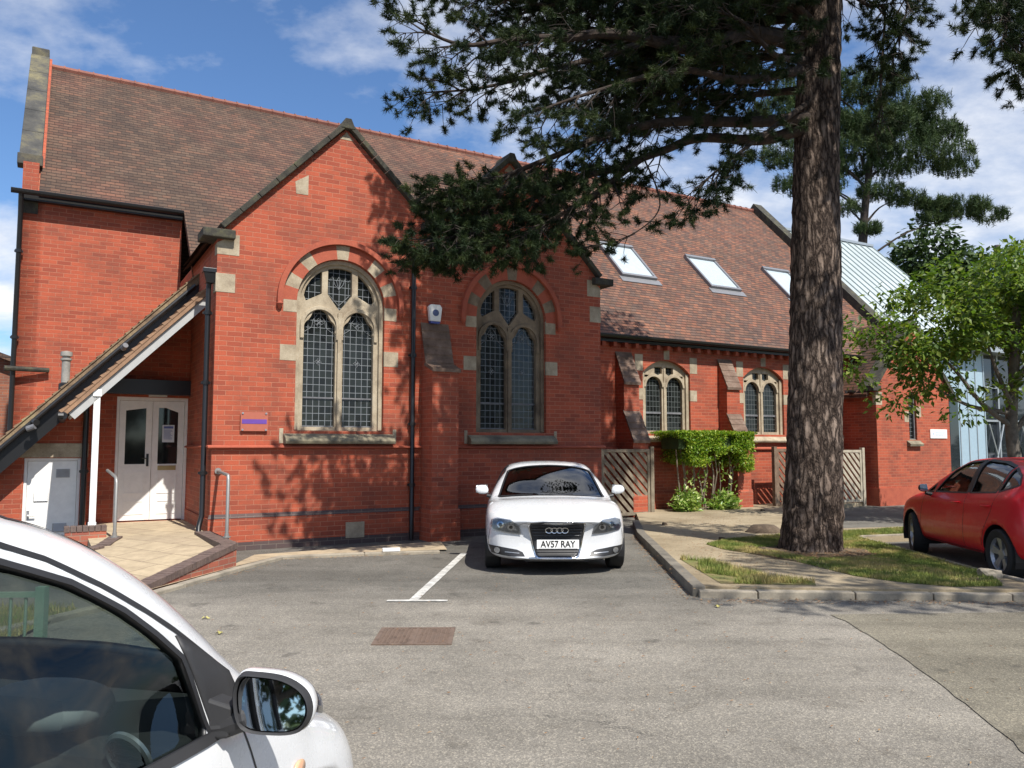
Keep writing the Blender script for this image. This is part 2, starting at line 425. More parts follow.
def sheet(name, poly, z, mat, kind='structure', thick=0.0, **kw):
    mb = MB(); V, F = fill(poly)
    if thick:
        mb.plate(poly, [], z - thick, z, lambda u, w, d: (u, w, d))
    else:
        mb.add([(u, w, z) for u, w in V], F)
    o = mb.obj(name, mat, kind=kind, **kw)
    if not thick and o.data.polygons[0].normal.z < 0:
        o.data.flip_normals()
    return o
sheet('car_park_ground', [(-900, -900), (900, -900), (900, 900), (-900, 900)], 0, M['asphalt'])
# paler re-laid strip at the right
rp_ = [(3.04, 7.79), (3.06, 7.35), (3.02, 6.75), (2.96, 6.1), (2.87, 5.4), (2.74, 4.6), (2.5, 3.4), (2.2, 1.5), (2.1, .3), (14, .3), (14, 7.2), (7.5, 7.78), (5.0, 7.9)]
rp_ = [tuple(v.xy) for v in [p for i in range(len(rp_)) for p in [Vector((*rp_[i], 0))]]]
edge_ = []
for i in range(len(rp_)):
    a = Vector(rp_[i]); b2 = Vector(rp_[(i + 1) % len(rp_)]); k = max(1, int((b2 - a).length / .12))
    edge_ += [tuple(a.lerp(b2, j / k) + Vector((noise.noise(Vector((i, j * .7, 0))) * .03, noise.noise(Vector((j * .7, i, 4))) * .02))) for j in range(k)]
sheet('tarmac_patch', edge_, .006, M['asphalt2'])
# bay markings (one T of white paint)
def strip(a, b, wd, z, mat, name):
    a = Vector(a); b = Vector(b); d = (b - a).normalized(); nn = Vector((-d.y, d.x)) * wd / 2
    k = 24; L_ = []; R_ = []
    for i in range(k + 1):
        p = a.lerp(b, i / k); j1 = random.uniform(-.006, .006); j2 = random.uniform(-.006, .006)
        L_.append((p.x - nn.x * (1 + j1 * 10), p.y - nn.y * (1 + j1 * 10))); R_.append((p.x + nn.x * (1 + j2 * 10), p.y + nn.y * (1 + j2 * 10)))
    return sheet(name, L_ + R_[::-1], z, mat)
strip((-1.03, 8.52), (-.72, 12.2), .10, .008, M['paint'], 'bay_marking')
strip((-1.30, 8.47), (-.67, 8.47), .09, .010, M['paint'], 'bay_marking')

# island: worn path, kerbs, lawn
island = [(2.08, 8.80), (2.16, 10.5), (2.24, 12.2), (2.34, 14.2), (2.6, 16.5), (2.95, 19.4), (5.5, 20.6), (9.9, 23.4), (9.55, 22.0), (8.2, 20.6), (6.7, 19.0), (6.2, 17.2), (6.15, 15.0), (7.7, 15.4), (7.8, 14.1), (5.85, 13.5), (5.76, 11.5), (5.72, 9.5), (5.9, 8.62), (5.2, 8.56), (3.6, 8.64), (2.6, 8.72)]
sheet('pavement', island, .10, M['path'], thick=.14)
sheet('bay_apron', [(5.95, 8.62), (5.78, 9.5), (5.82, 11.5), (5.9, 13.4), (7.9, 14.0), (12, 14.2), (12, 8.3)], .012, M['asphalt'])
def kerb_line(name, pts, wd, z0, z1, mat, seg=.9, label=None):
    mb = MB()
    P = [Vector(p) for p in pts]
    for a, b in zip(P, P[1:]):
        Ln = (b - a).length; k = max(1, round(Ln / seg)); d = (b - a).normalized(); nn = Vector((-d.y, d.x)) * wd
        for i in range(k):
            p = a.lerp(b, i / k) + d * .006; q = a.lerp(b, (i + 1) / k) - d * .006
            e = random.uniform(-.006, .006)
            mb.hexa([(p.x, p.y, z0), (q.x, q.y, z0), (q.x + nn.x, q.y + nn.y, z0), (p.x + nn.x, p.y + nn.y, z0),
                     (p.x, p.y, z1 + e), (q.x, q.y, z1 + e), (q.x + nn.x, q.y + nn.y, z1 + e), (p.x + nn.x, p.y + nn.y, z1 + e)])
    return mb.obj(name, mat, kind='structure', bevel=.012)
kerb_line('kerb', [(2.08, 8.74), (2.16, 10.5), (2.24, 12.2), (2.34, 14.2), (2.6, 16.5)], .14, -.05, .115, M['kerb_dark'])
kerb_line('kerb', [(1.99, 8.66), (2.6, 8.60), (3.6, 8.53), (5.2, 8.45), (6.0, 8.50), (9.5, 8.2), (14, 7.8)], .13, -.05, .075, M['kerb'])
kerb_line('kerb', [(5.74, 9.0), (5.70, 9.6), (5.74, 11.5), (5.82, 13.5), (7.8, 14.1)], .06, 0, .13, M['kerb'])
kerb_line('kerb', [(-1.1, 12.30), (-2.2, 12.05), (-3.36, 11.66), (-3.60, 10.6), (-3.84, 9.3), (-4.1, 8.0), (-4.5, 6.8)], .11, -.05, .05, M['kerb'])
sheet('pavement', [(-3.40, 11.78), (-3.7, 10.6), (-3.96, 9.3), (-4.2, 8.2), (-4.35, 8.6), (-3.75, 11.0), (-3.78, 11.9), (-1.2, 13.6), (-1.0, 12.5), (-2.2, 12.2)], .025, M['flag'])

def blades(name, poly, n, z, h0, h1, mat, mask=None, label=None, width=.006):
    xs = [p[0] for p in poly]; ys = [p[1] for p in poly]
    V = []; F = []; cnt = 0; tries = 0
    while cnt < n and tries < n * 12:
        tries += 1
        x = random.uniform(min(xs), max(xs)); y = random.uniform(min(ys), max(ys))
        if not in_poly((x, y), poly): continue
        if mask and not mask(x, y): continue
        a = random.uniform(0, 2 * PI); h = random.uniform(h0, h1); l = random.uniform(-.5, .5) * h; l2 = random.uniform(-.5, .5) * h
        dx, dy = math.cos(a) * width, math.sin(a) * width
        b = len(V); V += [(x - dx, y - dy, z - .01), (x + dx, y + dy, z - .01), (x + l, y + l2, z + h)]; F.append((b, b + 1, b + 2)); cnt += 1
    me = bpy.data.meshes.new(name); me.from_pydata(V, [], F); me.materials.append(mat)
    o = bpy.data.objects.new(name, me); COL.objects.link(o)
    return tag(o, label, 'grass', kind='stuff')
lawn = [(4.35, 9.0), (4.0, 9.45), (3.85, 10.1), (3.72, 10.7), (3.5, 11.2), (3.1, 11.9), (3.0, 12.5), (3.5, 13.1), (4.1, 13.5), (5.0, 14.1), (6.0, 14.4), (7.55, 15.1), (7.6, 14.25), (5.8, 13.6), (5.70, 11.5), (5.66, 9.7), (5.3, 8.78), (4.75, 8.74)]
sheet('lawn', lawn, .106, M['grass_base'])
sheet('bare_soil', [(3.35, 11.5), (3.55, 10.95), (3.85, 10.45), (4.3, 10.1), (4.7, 10.25), (5.1, 10.9), (5.15, 11.9), (4.6, 12.6), (3.8, 12.4)], .110, M['soil'])
mk = lambda x, y: noise.noise(Vector((x * 1.1, y * 1.1, 0))) > -.10 - .5 * (random.random() < .3) and (x - 4.3) ** 2 + (y - 11.6) ** 2 > .55 + .5 * noise.noise(Vector((x * 2, y * 2, 9)))
blades('lawn_grass', lawn, 85000, .105, .015, .05, M['grass'], mk, 'short patchy sunlit grass growing round the foot of the big pine')
vg = [(2.3, 8.95), (2.25, 10.9), (2.6, 10.6), (2.95, 9.3), (3.35, 9.0), (3.3, 8.83)]
sheet('verge_soil', vg, .105, M['grass_base'])
blades('verge_grass', vg, 5200, .104, .02, .09, M['grass'], lambda x, y: noise.noise(Vector((x * 2, y * 2, 3))) > -.1, 'small weedy tuft of grass growing along the corner of the kerb')
# distant lawn and scrub beyond the drive
sheet('lawn', [(11.5, 15.4), (14, 13.5), (60, 20), (60, 60), (34, 60), (19, 28), (12.5, 18)], .02, M['grass_base'])
sheet('lawn', [(-3.95, 5.4), (-4.25, 8.0), (-9, 8.2), (-9, 5.4)], .03, M['grass_base'])
blades('bank_grass', [(-3.95, 5.4), (-4.25, 8.0), (-8, 8.2), (-8, 5.4)], 9000, .03, .03, .09, M['grass'], None, 'green grass behind the low green railing, seen through the white car')
# fallen leaves
M['leaf_yellow'] = plain('yellow_leaf', (.40, .36, .12), .7)
for i, (x, y, lb) in enumerate([(-2.86, 7.61, 'yellow fallen leaf on the tarmac, the one nearer the ramp'), (-2.51, 7.01, 'yellow fallen leaf on the tarmac, the one nearer the white car'),
                                (2.05, 8.15, 'yellowed leaf on the tarmac just below the kerb corner')]):
    mb = MB(); k = 10; r = [.034 * (1 + .45 * math.cos(3 * 2 * PI * t / k)) for t in range(k)]
    mb.add([(0, 0, .012)] + [(r[t] * math.cos(2 * PI * t / k), .7 * r[t] * math.sin(2 * PI * t / k), .004 + .009 * (t % 3)) for t in range(k)], [(0, 1 + t, 1 + (t + 1) % k) for t in range(k)])
    mb.obj('fallen_leaf', M['leaf_yellow'], loc=(x, y, .004), rz=i * 1.3, label=lb, cat='leaf', group='leaves fallen on the tarmac')
# manhole cover
mh = empty('manhole_cover', (-.82, 6.92, .002), math.radians(1), 'rusty rectangular iron manhole cover set in the tarmac', 'manhole cover')
mb = MB(); 
for a in ((-.325, .325, -.30, -.265), (-.325, .325, .265, .30), (-.325, -.29, -.265, .265), (.29, .325, -.265, .265), (-.012, .012, -.265, .265)): mb.box(*a, -.02, .010)
mb.obj('frame', M['rust'], mh)
mb = MB(); mb.box(-.29, .29, -.265, .265, -.02, .005)
for i in range(16):
    for j in range(12):
        x = -.268 + i * .0357; y = -.24 + j * .0436
        if abs(x) < .02: continue
        mb.box(x - .010, x + .010, y - .013, y + .013, .005, .012)
mb.obj('lid', M['rust'], mh, fix=False)

def litter(name, line, n, spread, mat, size, label, z0=0.0):
    V = []; F = []
    for _ in range(n):
        i = random.randrange(len(line) - 1); t = random.random(); a = Vector(line[i]).lerp(Vector(line[i + 1]), t)
        x = a.x + random.gauss(0, spread); y = a.y + random.gauss(0, spread); an = random.uniform(0, PI); l = size * random.uniform(.4, 1.3); wd = size * random.uniform(.08, .3)
        dx, dy = math.cos(an) * l, math.sin(an) * l; b = len(V)
        V += [(x - dx, y - dy, z0 + .012), (x - dy * wd / size, y + dx * wd / size, z0 + .016), (x + dx, y + dy, z0 + .014), (x + dy * wd / size, y - dx * wd / size, z0 + .013)]; F.append((b, b + 1, b + 2, b + 3))
    me = bpy.data.meshes.new(name); me.from_pydata(V, [], F); me.materials.append(mat); o = bpy.data.objects.new(name, me); COL.objects.link(o); tag(o, label, 'litter', kind='stuff')
M['litter'] = mottled('dry_needles', [(.12, .06, .03), (.24, .13, .06), (.34, .24, .12)], 9, .9, 0, .01, 50)
litter('kerb_litter', [(1.9, 8.6), (2.0, 10.5), (2.1, 12.5), (2.2, 14.5)], 700, .08, M['litter'], .022, 'dry brown pine litter gathered along the dark kerb beside the white hatchback')
litter('kerb_litter', [(1.9, 8.45), (3.6, 8.4), (5.2, 8.32), (8, 8.15)], 900, .09, M['litter'], .022, 'dry brown pine litter gathered along the pale front kerb')
litter('kerb_litter', [(-1.1, 12.2), (-2.2, 11.9), (-3.3, 11.5), (-3.7, 9.3)], 400, .10, M['litter'], .02, 'dry brown litter along the kerb under the left gable wall')
litter('tarmac_litter', [(-2, 4), (0, 6), (2, 7), (4, 6), (3, 4), (0, 8), (-1, 10), (1, 9)], 900, 1.1, M['litter'], .016, 'thin scatter of dry needles over the open tarmac')
# ------------------------------------------------------------------ church hall (own frame: x along the wall, y into the building)
BX, BY, BR = -6.495, 11.25, math.radians(30)
hall = empty('church_hall', (BX, BY, 0), BR, 'long red brick church hall with two gables, leaded windows and clay tile roof', 'building')
def l2w(x, y, z=0): 
    c, s = math.cos(BR), math.sin(BR)
    return (BX + c * x - s * y, BY + s * x + c * y, z)
def arc(cx, cz, r, a0, a1, n): return [(cx + r * math.cos(math.radians(a0 + (a1 - a0) * i / n)), cz + r * math.sin(math.radians(a0 + (a1 - a0) * i / n))) for i in range(n + 1)]
def arch_outline(cx, z0, zs, r, n=20): return [(cx - r, z0), (cx + r, z0)] + arc(cx, zs, r, 0, 180, n)
def leaded(name, pw=.105, ph=.12, lead=(.20, .215, .23)):
    m, nt, b = new_mat(name)
    tc = N(nt, 'ShaderNodeTexCoord')
    br = N(nt, 'ShaderNodeTexBrick'); br.offset = 0; br.inputs['Scale'].default_value = 1; br.inputs['Brick Width'].default_value = pw; br.inputs['Row Height'].default_value = ph
    br.inputs['Mortar Size'].default_value = .0045; br.inputs['Mortar Smooth'].default_value = .1
    br.inputs['Color1'].default_value = (.008, .009, .009, 1); br.inputs['Color2'].default_value = (.022, .026, .024, 1); br.inputs['Mortar'].default_value = (*lead, 1)
    L(nt, tc.outputs['UV'], br.inputs['Vector'])
    L(nt, br.outputs['Color'], b.inputs['Base Color'])
    L(nt, ramp(nt, br.outputs['Fac'], [(0, (.12, .12, .12)), (1, (.55, .55, .55))]), b.inputs['Roughness'])
    n = noise_n(nt, tc.outputs['UV'], 5, 3, .6)
    bump(nt, b, n, .25, .02)
    b.inputs['Specular IOR Level'].default_value = .35
    return m
M['leaded'] = leaded('leaded_glass'); M['leaded2'] = leaded('leaded_glass_small', .10, .13, (.12, .13, .13))
M['pane'] = plain('dark_pane', (.012, .014, .016), .05, spec=.6)

G1, G2 = 4.22, 7.45
ZE, ZA = 4.92, 7.05           # kneeler and apex heights
# --- front double gable
outer = [(2.17, -.2), (9.56, -.2), (9.56, ZE), (G2, ZA), ((G1 + G2) / 2, ZA - (G2 - G1) / 2 * .965), (G1, ZA), (2.17, ZE + .08)]
WINS = [(4.19, 'w1'), (7.50, 'w2')]
holes = [arch_outline(cx, 1.87, 4.0, .76) for cx, _ in WINS]
mb = MB(); mb.plate(outer, holes, 0, .34)
mb.obj('gable_wall', M['brick'], hall)
mb = MB()
mb.box(2.17, 2.5, .34, 4.2, -.2, 4.9); mb.box(9.22, 9.56, .34, 2.2, -.2, 4.9)
mb.plate([(2.3, 3.9), (4.3, 3.9), (4.3, 4.7), (2.3, 4.7)], [], 2.35, 2.5, lambda u, w, d: (d, u, w))
mb.obj('side_wall', M['brick'], hall)
# plinth, base course, band, string course
mb = MB(); mb.box(2.14, 9.59, -.035, -.002, -.2, .50); 
mb.box(2.14, 2.168, -.002, 2.4, -.2, .5)
mb.obj('plinth', M['brick'], hall)
mb = MB(); mb.box(2.12, 9.61, -.05, -.037, -.2, .13); mb.hexa([(2.135, -.040, .502), (9.595, -.040, .502), (9.595, -.004, .502), (2.135, -.004, .502), (2.16, -.012, .565), (9.57, -.012, .565), (9.57, -.004, .565), (2.16, -.004, .565)])
mb.obj('base_course', M['brick_dark'], hall)
def molding(x0, x1, y, z, t=.075, h=.055, ends=True):
    mb = MB(); pr = [(0, 0), (-t, h * .25), (-t, h * .55), (-t * .5, h), (0, h)]
    return mb.plate([(p[0], p[1]) for p in pr], [], x0, x1, lambda u, w, d: (d, y + u, z + w))
molding(2.10, 9.62, -.002, 1.575).obj('string_course', M['brick_smooth'], hall)
mb = MB(); mb.plate([(0, 0), (-.065, .02), (-.065, .035), (-.03, .055), (0, .055)], [], 0, 2.4, lambda u, w, d: (2.168 + u, d, 1.575 + w)); mb.obj('string_course', M['brick_smooth'], hall)

# --- gable windows
def gable_window(cx):
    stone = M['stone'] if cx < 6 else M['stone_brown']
    zs = 4.0
    # alternate brick and stone voussoirs
    n = 13; mbs = MB(); mbb = MB()
    for i in range(n):
        a0 = 180 * i / n; a1 = 180 * (i + 1) / n
        poly = arc(cx, zs, 1.0, a0, a1, 3) + arc(cx, zs, .762, a1, a0, 3)
        (mbs if i in (1, 3, 6, 9, 11) else mbb).plate(poly, [], -.006, .05)
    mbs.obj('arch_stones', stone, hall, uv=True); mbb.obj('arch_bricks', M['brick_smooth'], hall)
    # hood mould with stops
    mb = MB(); mb.plate(arc(cx, zs, 1.09, -3, 183, 36) + arc(cx, zs, 1.005, 183, -3, 36), [], -.075, -.004)
    for s_ in (-1, 1):
        mb.tube([(cx + s_ * 1.047, -.04, zs - .03), (cx + s_ * 1.047, -.045, zs - .08), (cx + s_ * 1.047, -.03, zs - .17)], [.03, .055, .012], 8)
    mb.obj('hood_mould', M['brick_smooth'], hall)
    # jamb blocks
    mb = MB()
    for z0, z1, e in ((3.80, 4.12, .22), (3.0, 3.26, .26)):
        mb.box(cx - .76 - e, cx - .758, -.005, .05, z0, z1); mb.box(cx + .758, cx + .76 + e, -.005, .05, z0 - .02, z1 - .02)
    mb.box(cx - 1.0, cx - .935, -.005, .05, 1.66, 1.90); mb.box(cx + .935, cx + 1.0, -.005, .05, 1.66, 1.90)
    mb.obj('jamb_stones', M['stone'], hall, bevel=.004)
    # sill
    mb = MB(); mb.plate([(.12, 0), (-.14, 0), (-.16, .05), (-.13, .10), (.12, .23)], [], cx - .93, cx + .93, lambda u, w, d: (d, u, 1.65 + w))
    mb.obj('sill', M['stone_dirty'], hall, bevel=.01)
    win = empty('window', (0, 0, 0)); win.parent = hall
    fr = [(cx - .758, 1.80), (cx + .758, 1.80)] + arc(cx, zs, .758, 0, 180, 28)
    hs = []
    for s_ in (-1, 1):
        c0 = cx + s_ * .335; w_ = .27
        # trefoil head: three lobes
        lob = [(c0 + w_, 1.93), (c0 + w_, 3.50)]
        lob += arc(c0 + .12, 3.58, .15, -20, 62, 5)
        lob += arc(c0, 3.755, .15, 12, 168, 8)
        lob += arc(c0 - .12, 3.58, .15, 118, 200, 5)
        lob += [(c0 - w_, 3.50), (c0 - w_, 1.93)]
        hs.append(lob)
    r = .635
    hs.append([(cx - .21, 4.17), (cx - .10, 4.02), (cx, 3.90), (cx + .10, 4.02), (cx + .21, 4.17), (cx + .21, zs + math.sqrt(r * r - .21 ** 2))] +
              [(cx + x, zs + math.sqrt(r * r - x * x)) for x in (.14, .07, 0, -.07, -.14)] + [(cx - .21, zs + math.sqrt(r * r - .21 ** 2))])
    for s_ in (-1, 1):
        hs.append([(cx + s_ * .315, 4.17), (cx + s_ * .315, zs + math.sqrt(r * r - .315 ** 2)), (cx + s_ * .40, zs + math.sqrt(r * r - .40 ** 2)), (cx + s_ * .50, zs + math.sqrt(r * r - .5 ** 2)), (cx + s_ * .58, zs + math.sqrt(r * r - .58 ** 2)), (cx + s_ * .615, 4.12), (cx + s_ * .58, 4.03), (cx + s_ * .45, 4.10)])
    mb = MB(); mb.plate(fr, hs, .12, .26)
    # moulded lancet hoods
    for s_ in (-1, 1):
        c0 = cx + s_ * .335
        mb.plate([(c0 + .335, 3.4)] + arc(c0, 3.62, .335, 0, 180, 14) + [(c0 - .335, 3.4)] + [(c0 - .275, 3.4)] + arc(c0, 3.62, .275, 180, 0, 14) + [(c0 + .275, 3.4)], [], .09, .121)
    mb.plate(arc(cx, zs, .757, 0, 180, 28) + arc(cx, zs, .69, 180, 0, 28), [], .07, .121)
    mb.box(cx - .757, cx - .69, .07, .121, 1.88, 4.0); mb.box(cx + .69, cx + .757, .07, .121, 1.88, 4.0)
    mb.box(cx - .035, cx + .035, .085, .121, 1.86, 3.86)
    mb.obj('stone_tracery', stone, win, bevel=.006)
    mb = MB(); mb.add([(cx - .72, .2, 1.85), (cx + .72, .2, 1.85), (cx + .72, .2, 4.72), (cx - .72, .2, 4.72)], [(0, 1, 2, 3)])
    mb.obj('leaded_glass', M['leaded'], win, fix=False)
    # lead flower patterns and opening light frames
    mb = MB()
    def line(p, w_=.008): mb.tube([(q[0], .193, q[1]) for q in p], w_ * .6, 4)
    for s_ in (-1, 1):
        c0 = cx + s_ * .335
        for zc in (3.68, 3.02):
            for k in range(4):
                a = PI / 2 * k; R_ = .085 if zc > 3.3 else .06
                dx, dz = math.cos(a), math.sin(a)
                line([(c0, zc), (c0 + dx * R_ * .5 - dz * R_ * .35, zc + dz * R_ * .5 + dx * R_ * .35), (c0 + dx * R_, zc + dz * R_), (c0 + dx * R_ * .5 + dz * R_ * .35, zc + dz * R_ * .5 - dx * R_ * .35), (c0, zc)])
        line([(c0 - .24, 3.52), (c0 - .12, 3.6), (c0 - .1, 3.72), (c0, 3.86), (c0 + .1, 3.72), (c0 + .12, 3.6), (c0 + .24, 3.52)])
    for k in (-1, 1):
        line([(cx, 4.28), (cx + k * .07, 4.36), (cx + k * .12, 4.5), (cx + k * .16, 4.42), (cx + k * .2, 4.46)]); line([(cx, 4.28), (cx + k * .04, 4.42), (cx, 4.5)])
        line([(cx, 4.0), (cx + k * .17, 4.17), (cx + k * .17, 4.4)])
    mb.obj('lead_ornament', M['lead_light'], win, fix=False)
    mb = MB()
    for s_ in (-1, 1):
        c0 = cx + s_ * .335
        for z_ in (2.42,): mb.box(c0 - .268, c0 + .268, .175, .197, z_ - .012, z_ + .012)
        mb.box(c0 - .268, c0 + .268, .175, .197, 1.935, 1.955)
    mb.obj('saddle_bar', M['lead'], win)
M['lead_light'] = plain('lead_came', (.24, .255, .27), .5)
for cx, _ in WINS: gable_window(cx)
# stains / kneeler stones / corner quoins
mb = MB()
mb.box(2.155, 2.45, -.006, .2, 4.02, 4.32); mb.box(9.30, 9.572, -.006, .2, 4.10, 4.42)
mb.obj('quoin', M['stone'], hall, bevel=.004)
mb = MB(); mb.plate([(2.165, 4.62), (2.50, 4.62), (2.50, 4.95), (2.42, 4.95), (2.165, 4.80)], [], -.005, .2)
mb.plate([(9.24, 4.62), (9.565, 4.62), (9.565, 4.80), (9.35, 4.95), (9.24, 4.95)], [], -.005, .2)
for g in (G1, G2):
    mb.plate([(g - .12, ZA - .20), (g + .12, ZA - .20), (g, ZA - .06)], [], -.005, .2)
mb.plate([(3.38, 5.78), (3.58, 5.78), (3.58, 6.12), (3.36, 5.98)], [], -.005, .2); mb.plate([(8.1, 5.78), (8.3, 5.78), (8.34, 5.95), (8.1, 6.12)], [], -.005, .2)
mb.obj('kneeler_stones', M['stone'], hall)
# copings on the two gables
def coping(xa, za, xb, zb, y0=-.10, y1=.42, t=.09, name='gable_coping', mat=None, par=hall):
    mb = MB(); d = Vector((xb - xa, zb - za)).normalized(); n_ = Vector((-d.y, d.x))
    if n_.y < 0: n_ = -n_
    k = 7
    for i in range(k):
        a = Vector((xa, za)).lerp(Vector((xb, zb)), i / k) + d * .004; b = Vector((xa, za)).lerp(Vector((xb, zb)), (i + 1) / k) - d * .004
        e = random.uniform(-.004, .004)
        mb.hexa([(a.x, y0, a.y), (b.x, y0, b.y), (b.x, y1, b.y), (a.x, y1, a.y),
                 (a.x + n_.x * (t + e), y0, a.y + n_.y * (t + e)), (b.x + n_.x * (t + e), y0, b.y + n_.y * (t + e)), (b.x + n_.x * (t + e), y1, b.y + n_.y * (t + e)), (a.x + n_.x * (t + e), y1, a.y + n_.y * (t + e))])
    return mb
xv = (G1 + G2) / 2; zv = ZA - (G2 - G1) / 2 * .965
for args in ((2.25, ZE - .02 + .12, G1 - .02, ZA + .0), (G1 + .02, ZA, xv, zv + .0), (xv, zv, G2 - .02, ZA), (G2 + .02, ZA, 9.5, ZE + .08)):
    coping(*args).obj('gable_coping', M['stone_moss'], hall, bevel=.01)
mb = MB()
for x0, x1 in ((1.93, 2.42), (9.36, 9.82)):
    mb.box(x0, x1, -.12, .42, ZE - .06, ZE + .08)
mb.box(xv - .22, xv + .22, -.12, .42, zv - .04, zv + .08)
mb.obj('kneeler', M['stone_moss'], hall, bevel=.015)
for g in (G1, G2):
    mb = MB(); mb.plate([(g - .13, ZA - .03), (g + .13, ZA - .03), (g + .05, ZA + .15), (g - .05, ZA + .15)], [], -.11, .43); mb.obj('apex_stone', M['stone_moss'], hall, bevel=.01)
# --- roofs
MS = 1.02; YR, ZR_ = 7.98, 10.42
def rz_(y): return ZR_ - MS * (YR - y)
def roof_slab(mb, x0, x1, y0, y1, t=.10):
    n = Vector((0, -MS, 1)).normalized() * t
    a = [(x0, y0, rz_(y0)), (x1, y0, rz_(y0)), (x1, y1, rz_(y1)), (x0, y1, rz_(y1))]
    return mb.hexa([(p[0], p[1] - n.y, p[2] - n.z) for p in a] + a)
mb = MB()
roof_slab(mb, -.34, 2.17, 3.98, YR); roof_slab(mb, 2.17, 9.6, 2.28, YR)
mb.obj('main_roof', M['tile'], hall)
mb = MB(); roof_slab(mb, 9.6, 22.62, 1.93, YR)
mb.obj('main_roof', M['tile_red'], hall)
mb = MB(); mb.add([(-.12, YR, ZR_), (22.62, YR, ZR_), (22.62, 14, rz_(1.96)), (-.12, 14, rz_(1.96))], [(0, 1, 2, 3)]); mb.obj('rear_roof', M['tile'], hall, fix=False)
# tile courses: a thin stepped lip along each eave
mb = MB()
for i in range(int((22.55 + .32) / .3)):
    x = -.32 + i * .3
    mb.tube([(x, YR, ZR_ + .0), (x + .29, YR, ZR_ + .0)], .085, 8)
    mb.tube([(x + .28, YR, ZR_ + .0), (x + .31, YR, ZR_ + .0)], .105, 8)
mb.obj('ridge_tiles', M['ridge'], hall, fix=False)
# gable roofs running back to the main roof
mb = MB()
for g, xa, xb in ((G1, 2.0, xv), (G2, xv, 9.8)):
    yb = YR - (ZR_ - ZA) / MS
    for xe in (xa, xb):
        ze = ZA - abs(xe - g) * .965; ye = YR - (ZR_ - ze) / MS
        ye = max(ye, .5)
        mb.add([(g, .3, ZA), (g, yb, ZA), (xe, ye, ze), (xe, .3, ze)], [(0, 1, 2, 3)])
        mb.add([(g, .3, ZA - .1), (g, yb, ZA - .1), (xe, ye, ze - .1), (xe, .3, ze - .1)], [(0, 1, 2, 3)])
mb.obj('gable_roof', M['tile'], hall, fix=False)
# left raised parapet gable
mb = MB(); mb.plate([(4.2, -.2), (4.2, 6.35), (4.62, 7.0), (YR, 10.62), (11.4, 7.1), (11.4, -.2)], [], -.62, -.28, lambda u, w, d: (d, u, w)); mb.obj('end_wall', M['brick'], hall)
mb = MB()
def par_cop(mb, ya, za, yb, zb, t=.16, x0=-.70, x1=-.33):
    d = Vector((yb - ya, zb - za)).normalized(); n_ = Vector((-d.y, d.x))
    k = 5
    for i in range(k):
        a = Vector((ya, za)).lerp(Vector((yb, zb)), i / k) + d * .004; b = Vector((ya, za)).lerp(Vector((yb, zb)), (i + 1) / k) - d * .004
        mb.hexa([(x0, a.x, a.y), (x1, a.x, a.y), (x1, b.x, b.y), (x0, b.x, b.y), (x0, a.x + n_.x * t, a.y + n_.y * t), (x1, a.x + n_.x * t, a.y + n_.y * t), (x1, b.x + n_.x * t, b.y + n_.y * t), (x0, b.x + n_.x * t, b.y + n_.y * t)])
par_cop(mb, 4.60, 7.02, YR, 10.46, .20)
mb.box(-.73, -.31, 4.42, 4.75, 6.95, 7.16)
mb.obj('parapet_coping', M['lichen_stone'], hall, bevel=.012)
mb = MB(); mb.box(-.69, -.34, YR - .10, YR + .3, 10.5, 10.80); mb.obj('apex_stone', M['lichen_stone'], hall, bevel=.02)
mb = MB(); mb.box(-.62, -.36, 4.25, 4.6, 6.2, 6.95); mb.obj('corbel_wall', M['brick'], hall)
# left block front wall
mb = MB(); mb.box(-.62, 2.172, 4.2, 4.5, -.2, 6.35); mb.obj('front_wall', M['brick'], hall)
mb = MB(); mb.box(-.62, -.35, 4.185, 4.3, 5.95, 6.22); mb.obj('quoin', M['stone_moss'], hall)
def gutter(x0, x1, y, z, name='gutter'):
    mb = MB(); pr = [(0, 0)] + [(-.06 + .065 * math.cos(a), .0 - .075 * math.sin(a) + .0) for a in [0, .5, 1.0, 1.57, 2.1, 2.6, 3.14]] + [(-.125, .012), (-.11, .012)] + [(-.06 + .05 * math.cos(a), -.06 * math.sin(a)) for a in [3.14, 2.4, 1.57, .8, 0]]
    mb.plate([(p[0], p[1]) for p in pr[1:]], [], x0, x1, lambda u, w, d: (d, y + u, z + w))
    return mb.obj(name, M['black'], hall, smooth=False)
gutter(-.78, 2.16, 3.98, 6.30)
gutter(9.62, 22.6, 1.94, 4.22)
mb = MB(); mb.box(-.62, 2.16, 4.06, 4.195, 6.17, 6.30); mb.box(9.7, 19.3, 2.02, 2.195, 4.08, 4.16); mb.obj('fascia', M['black'], hall)
mb = MB()
for i in range(30): mb.box(9.8 + i * .33, 9.9 + i * .33, 2.04, 2.19, 3.98, 4.08)
mb.obj('eave_brackets', M['brick_smooth'], hall, fix=False)
# right verge coping
mb = MB()
n = Vector((0, -MS, 1)).normalized()
def slab_on_roof(mb, x0, x1, ya, yb, lo, hi, mb2=None):
    P = lambda x, y, h: (x, y + n.y * h, rz_(y) + n.z * h)
    return mb.hexa([P(x0, ya, lo), P(x1, ya, lo), P(x1, yb, lo), P(x0, yb, lo), P(x0, ya, hi), P(x1, ya, hi), P(x1, yb, hi), P(x0, yb, hi)])
slab_on_roof(mb, 22.5, 22.92, 1.9, YR + .1, -.25, .24); mb.obj('verge_coping', M['stone_moss'], hall)
mb = MB(); mb.plate([(2.2, -.2), (2.2, 4.3), (YR, 10.3), (13.8, 4.3), (13.8, -.2)], [], 22.55, 22.85, lambda u, w, d: (d, u, w)); mb.obj('end_wall', M['brick'], hall)
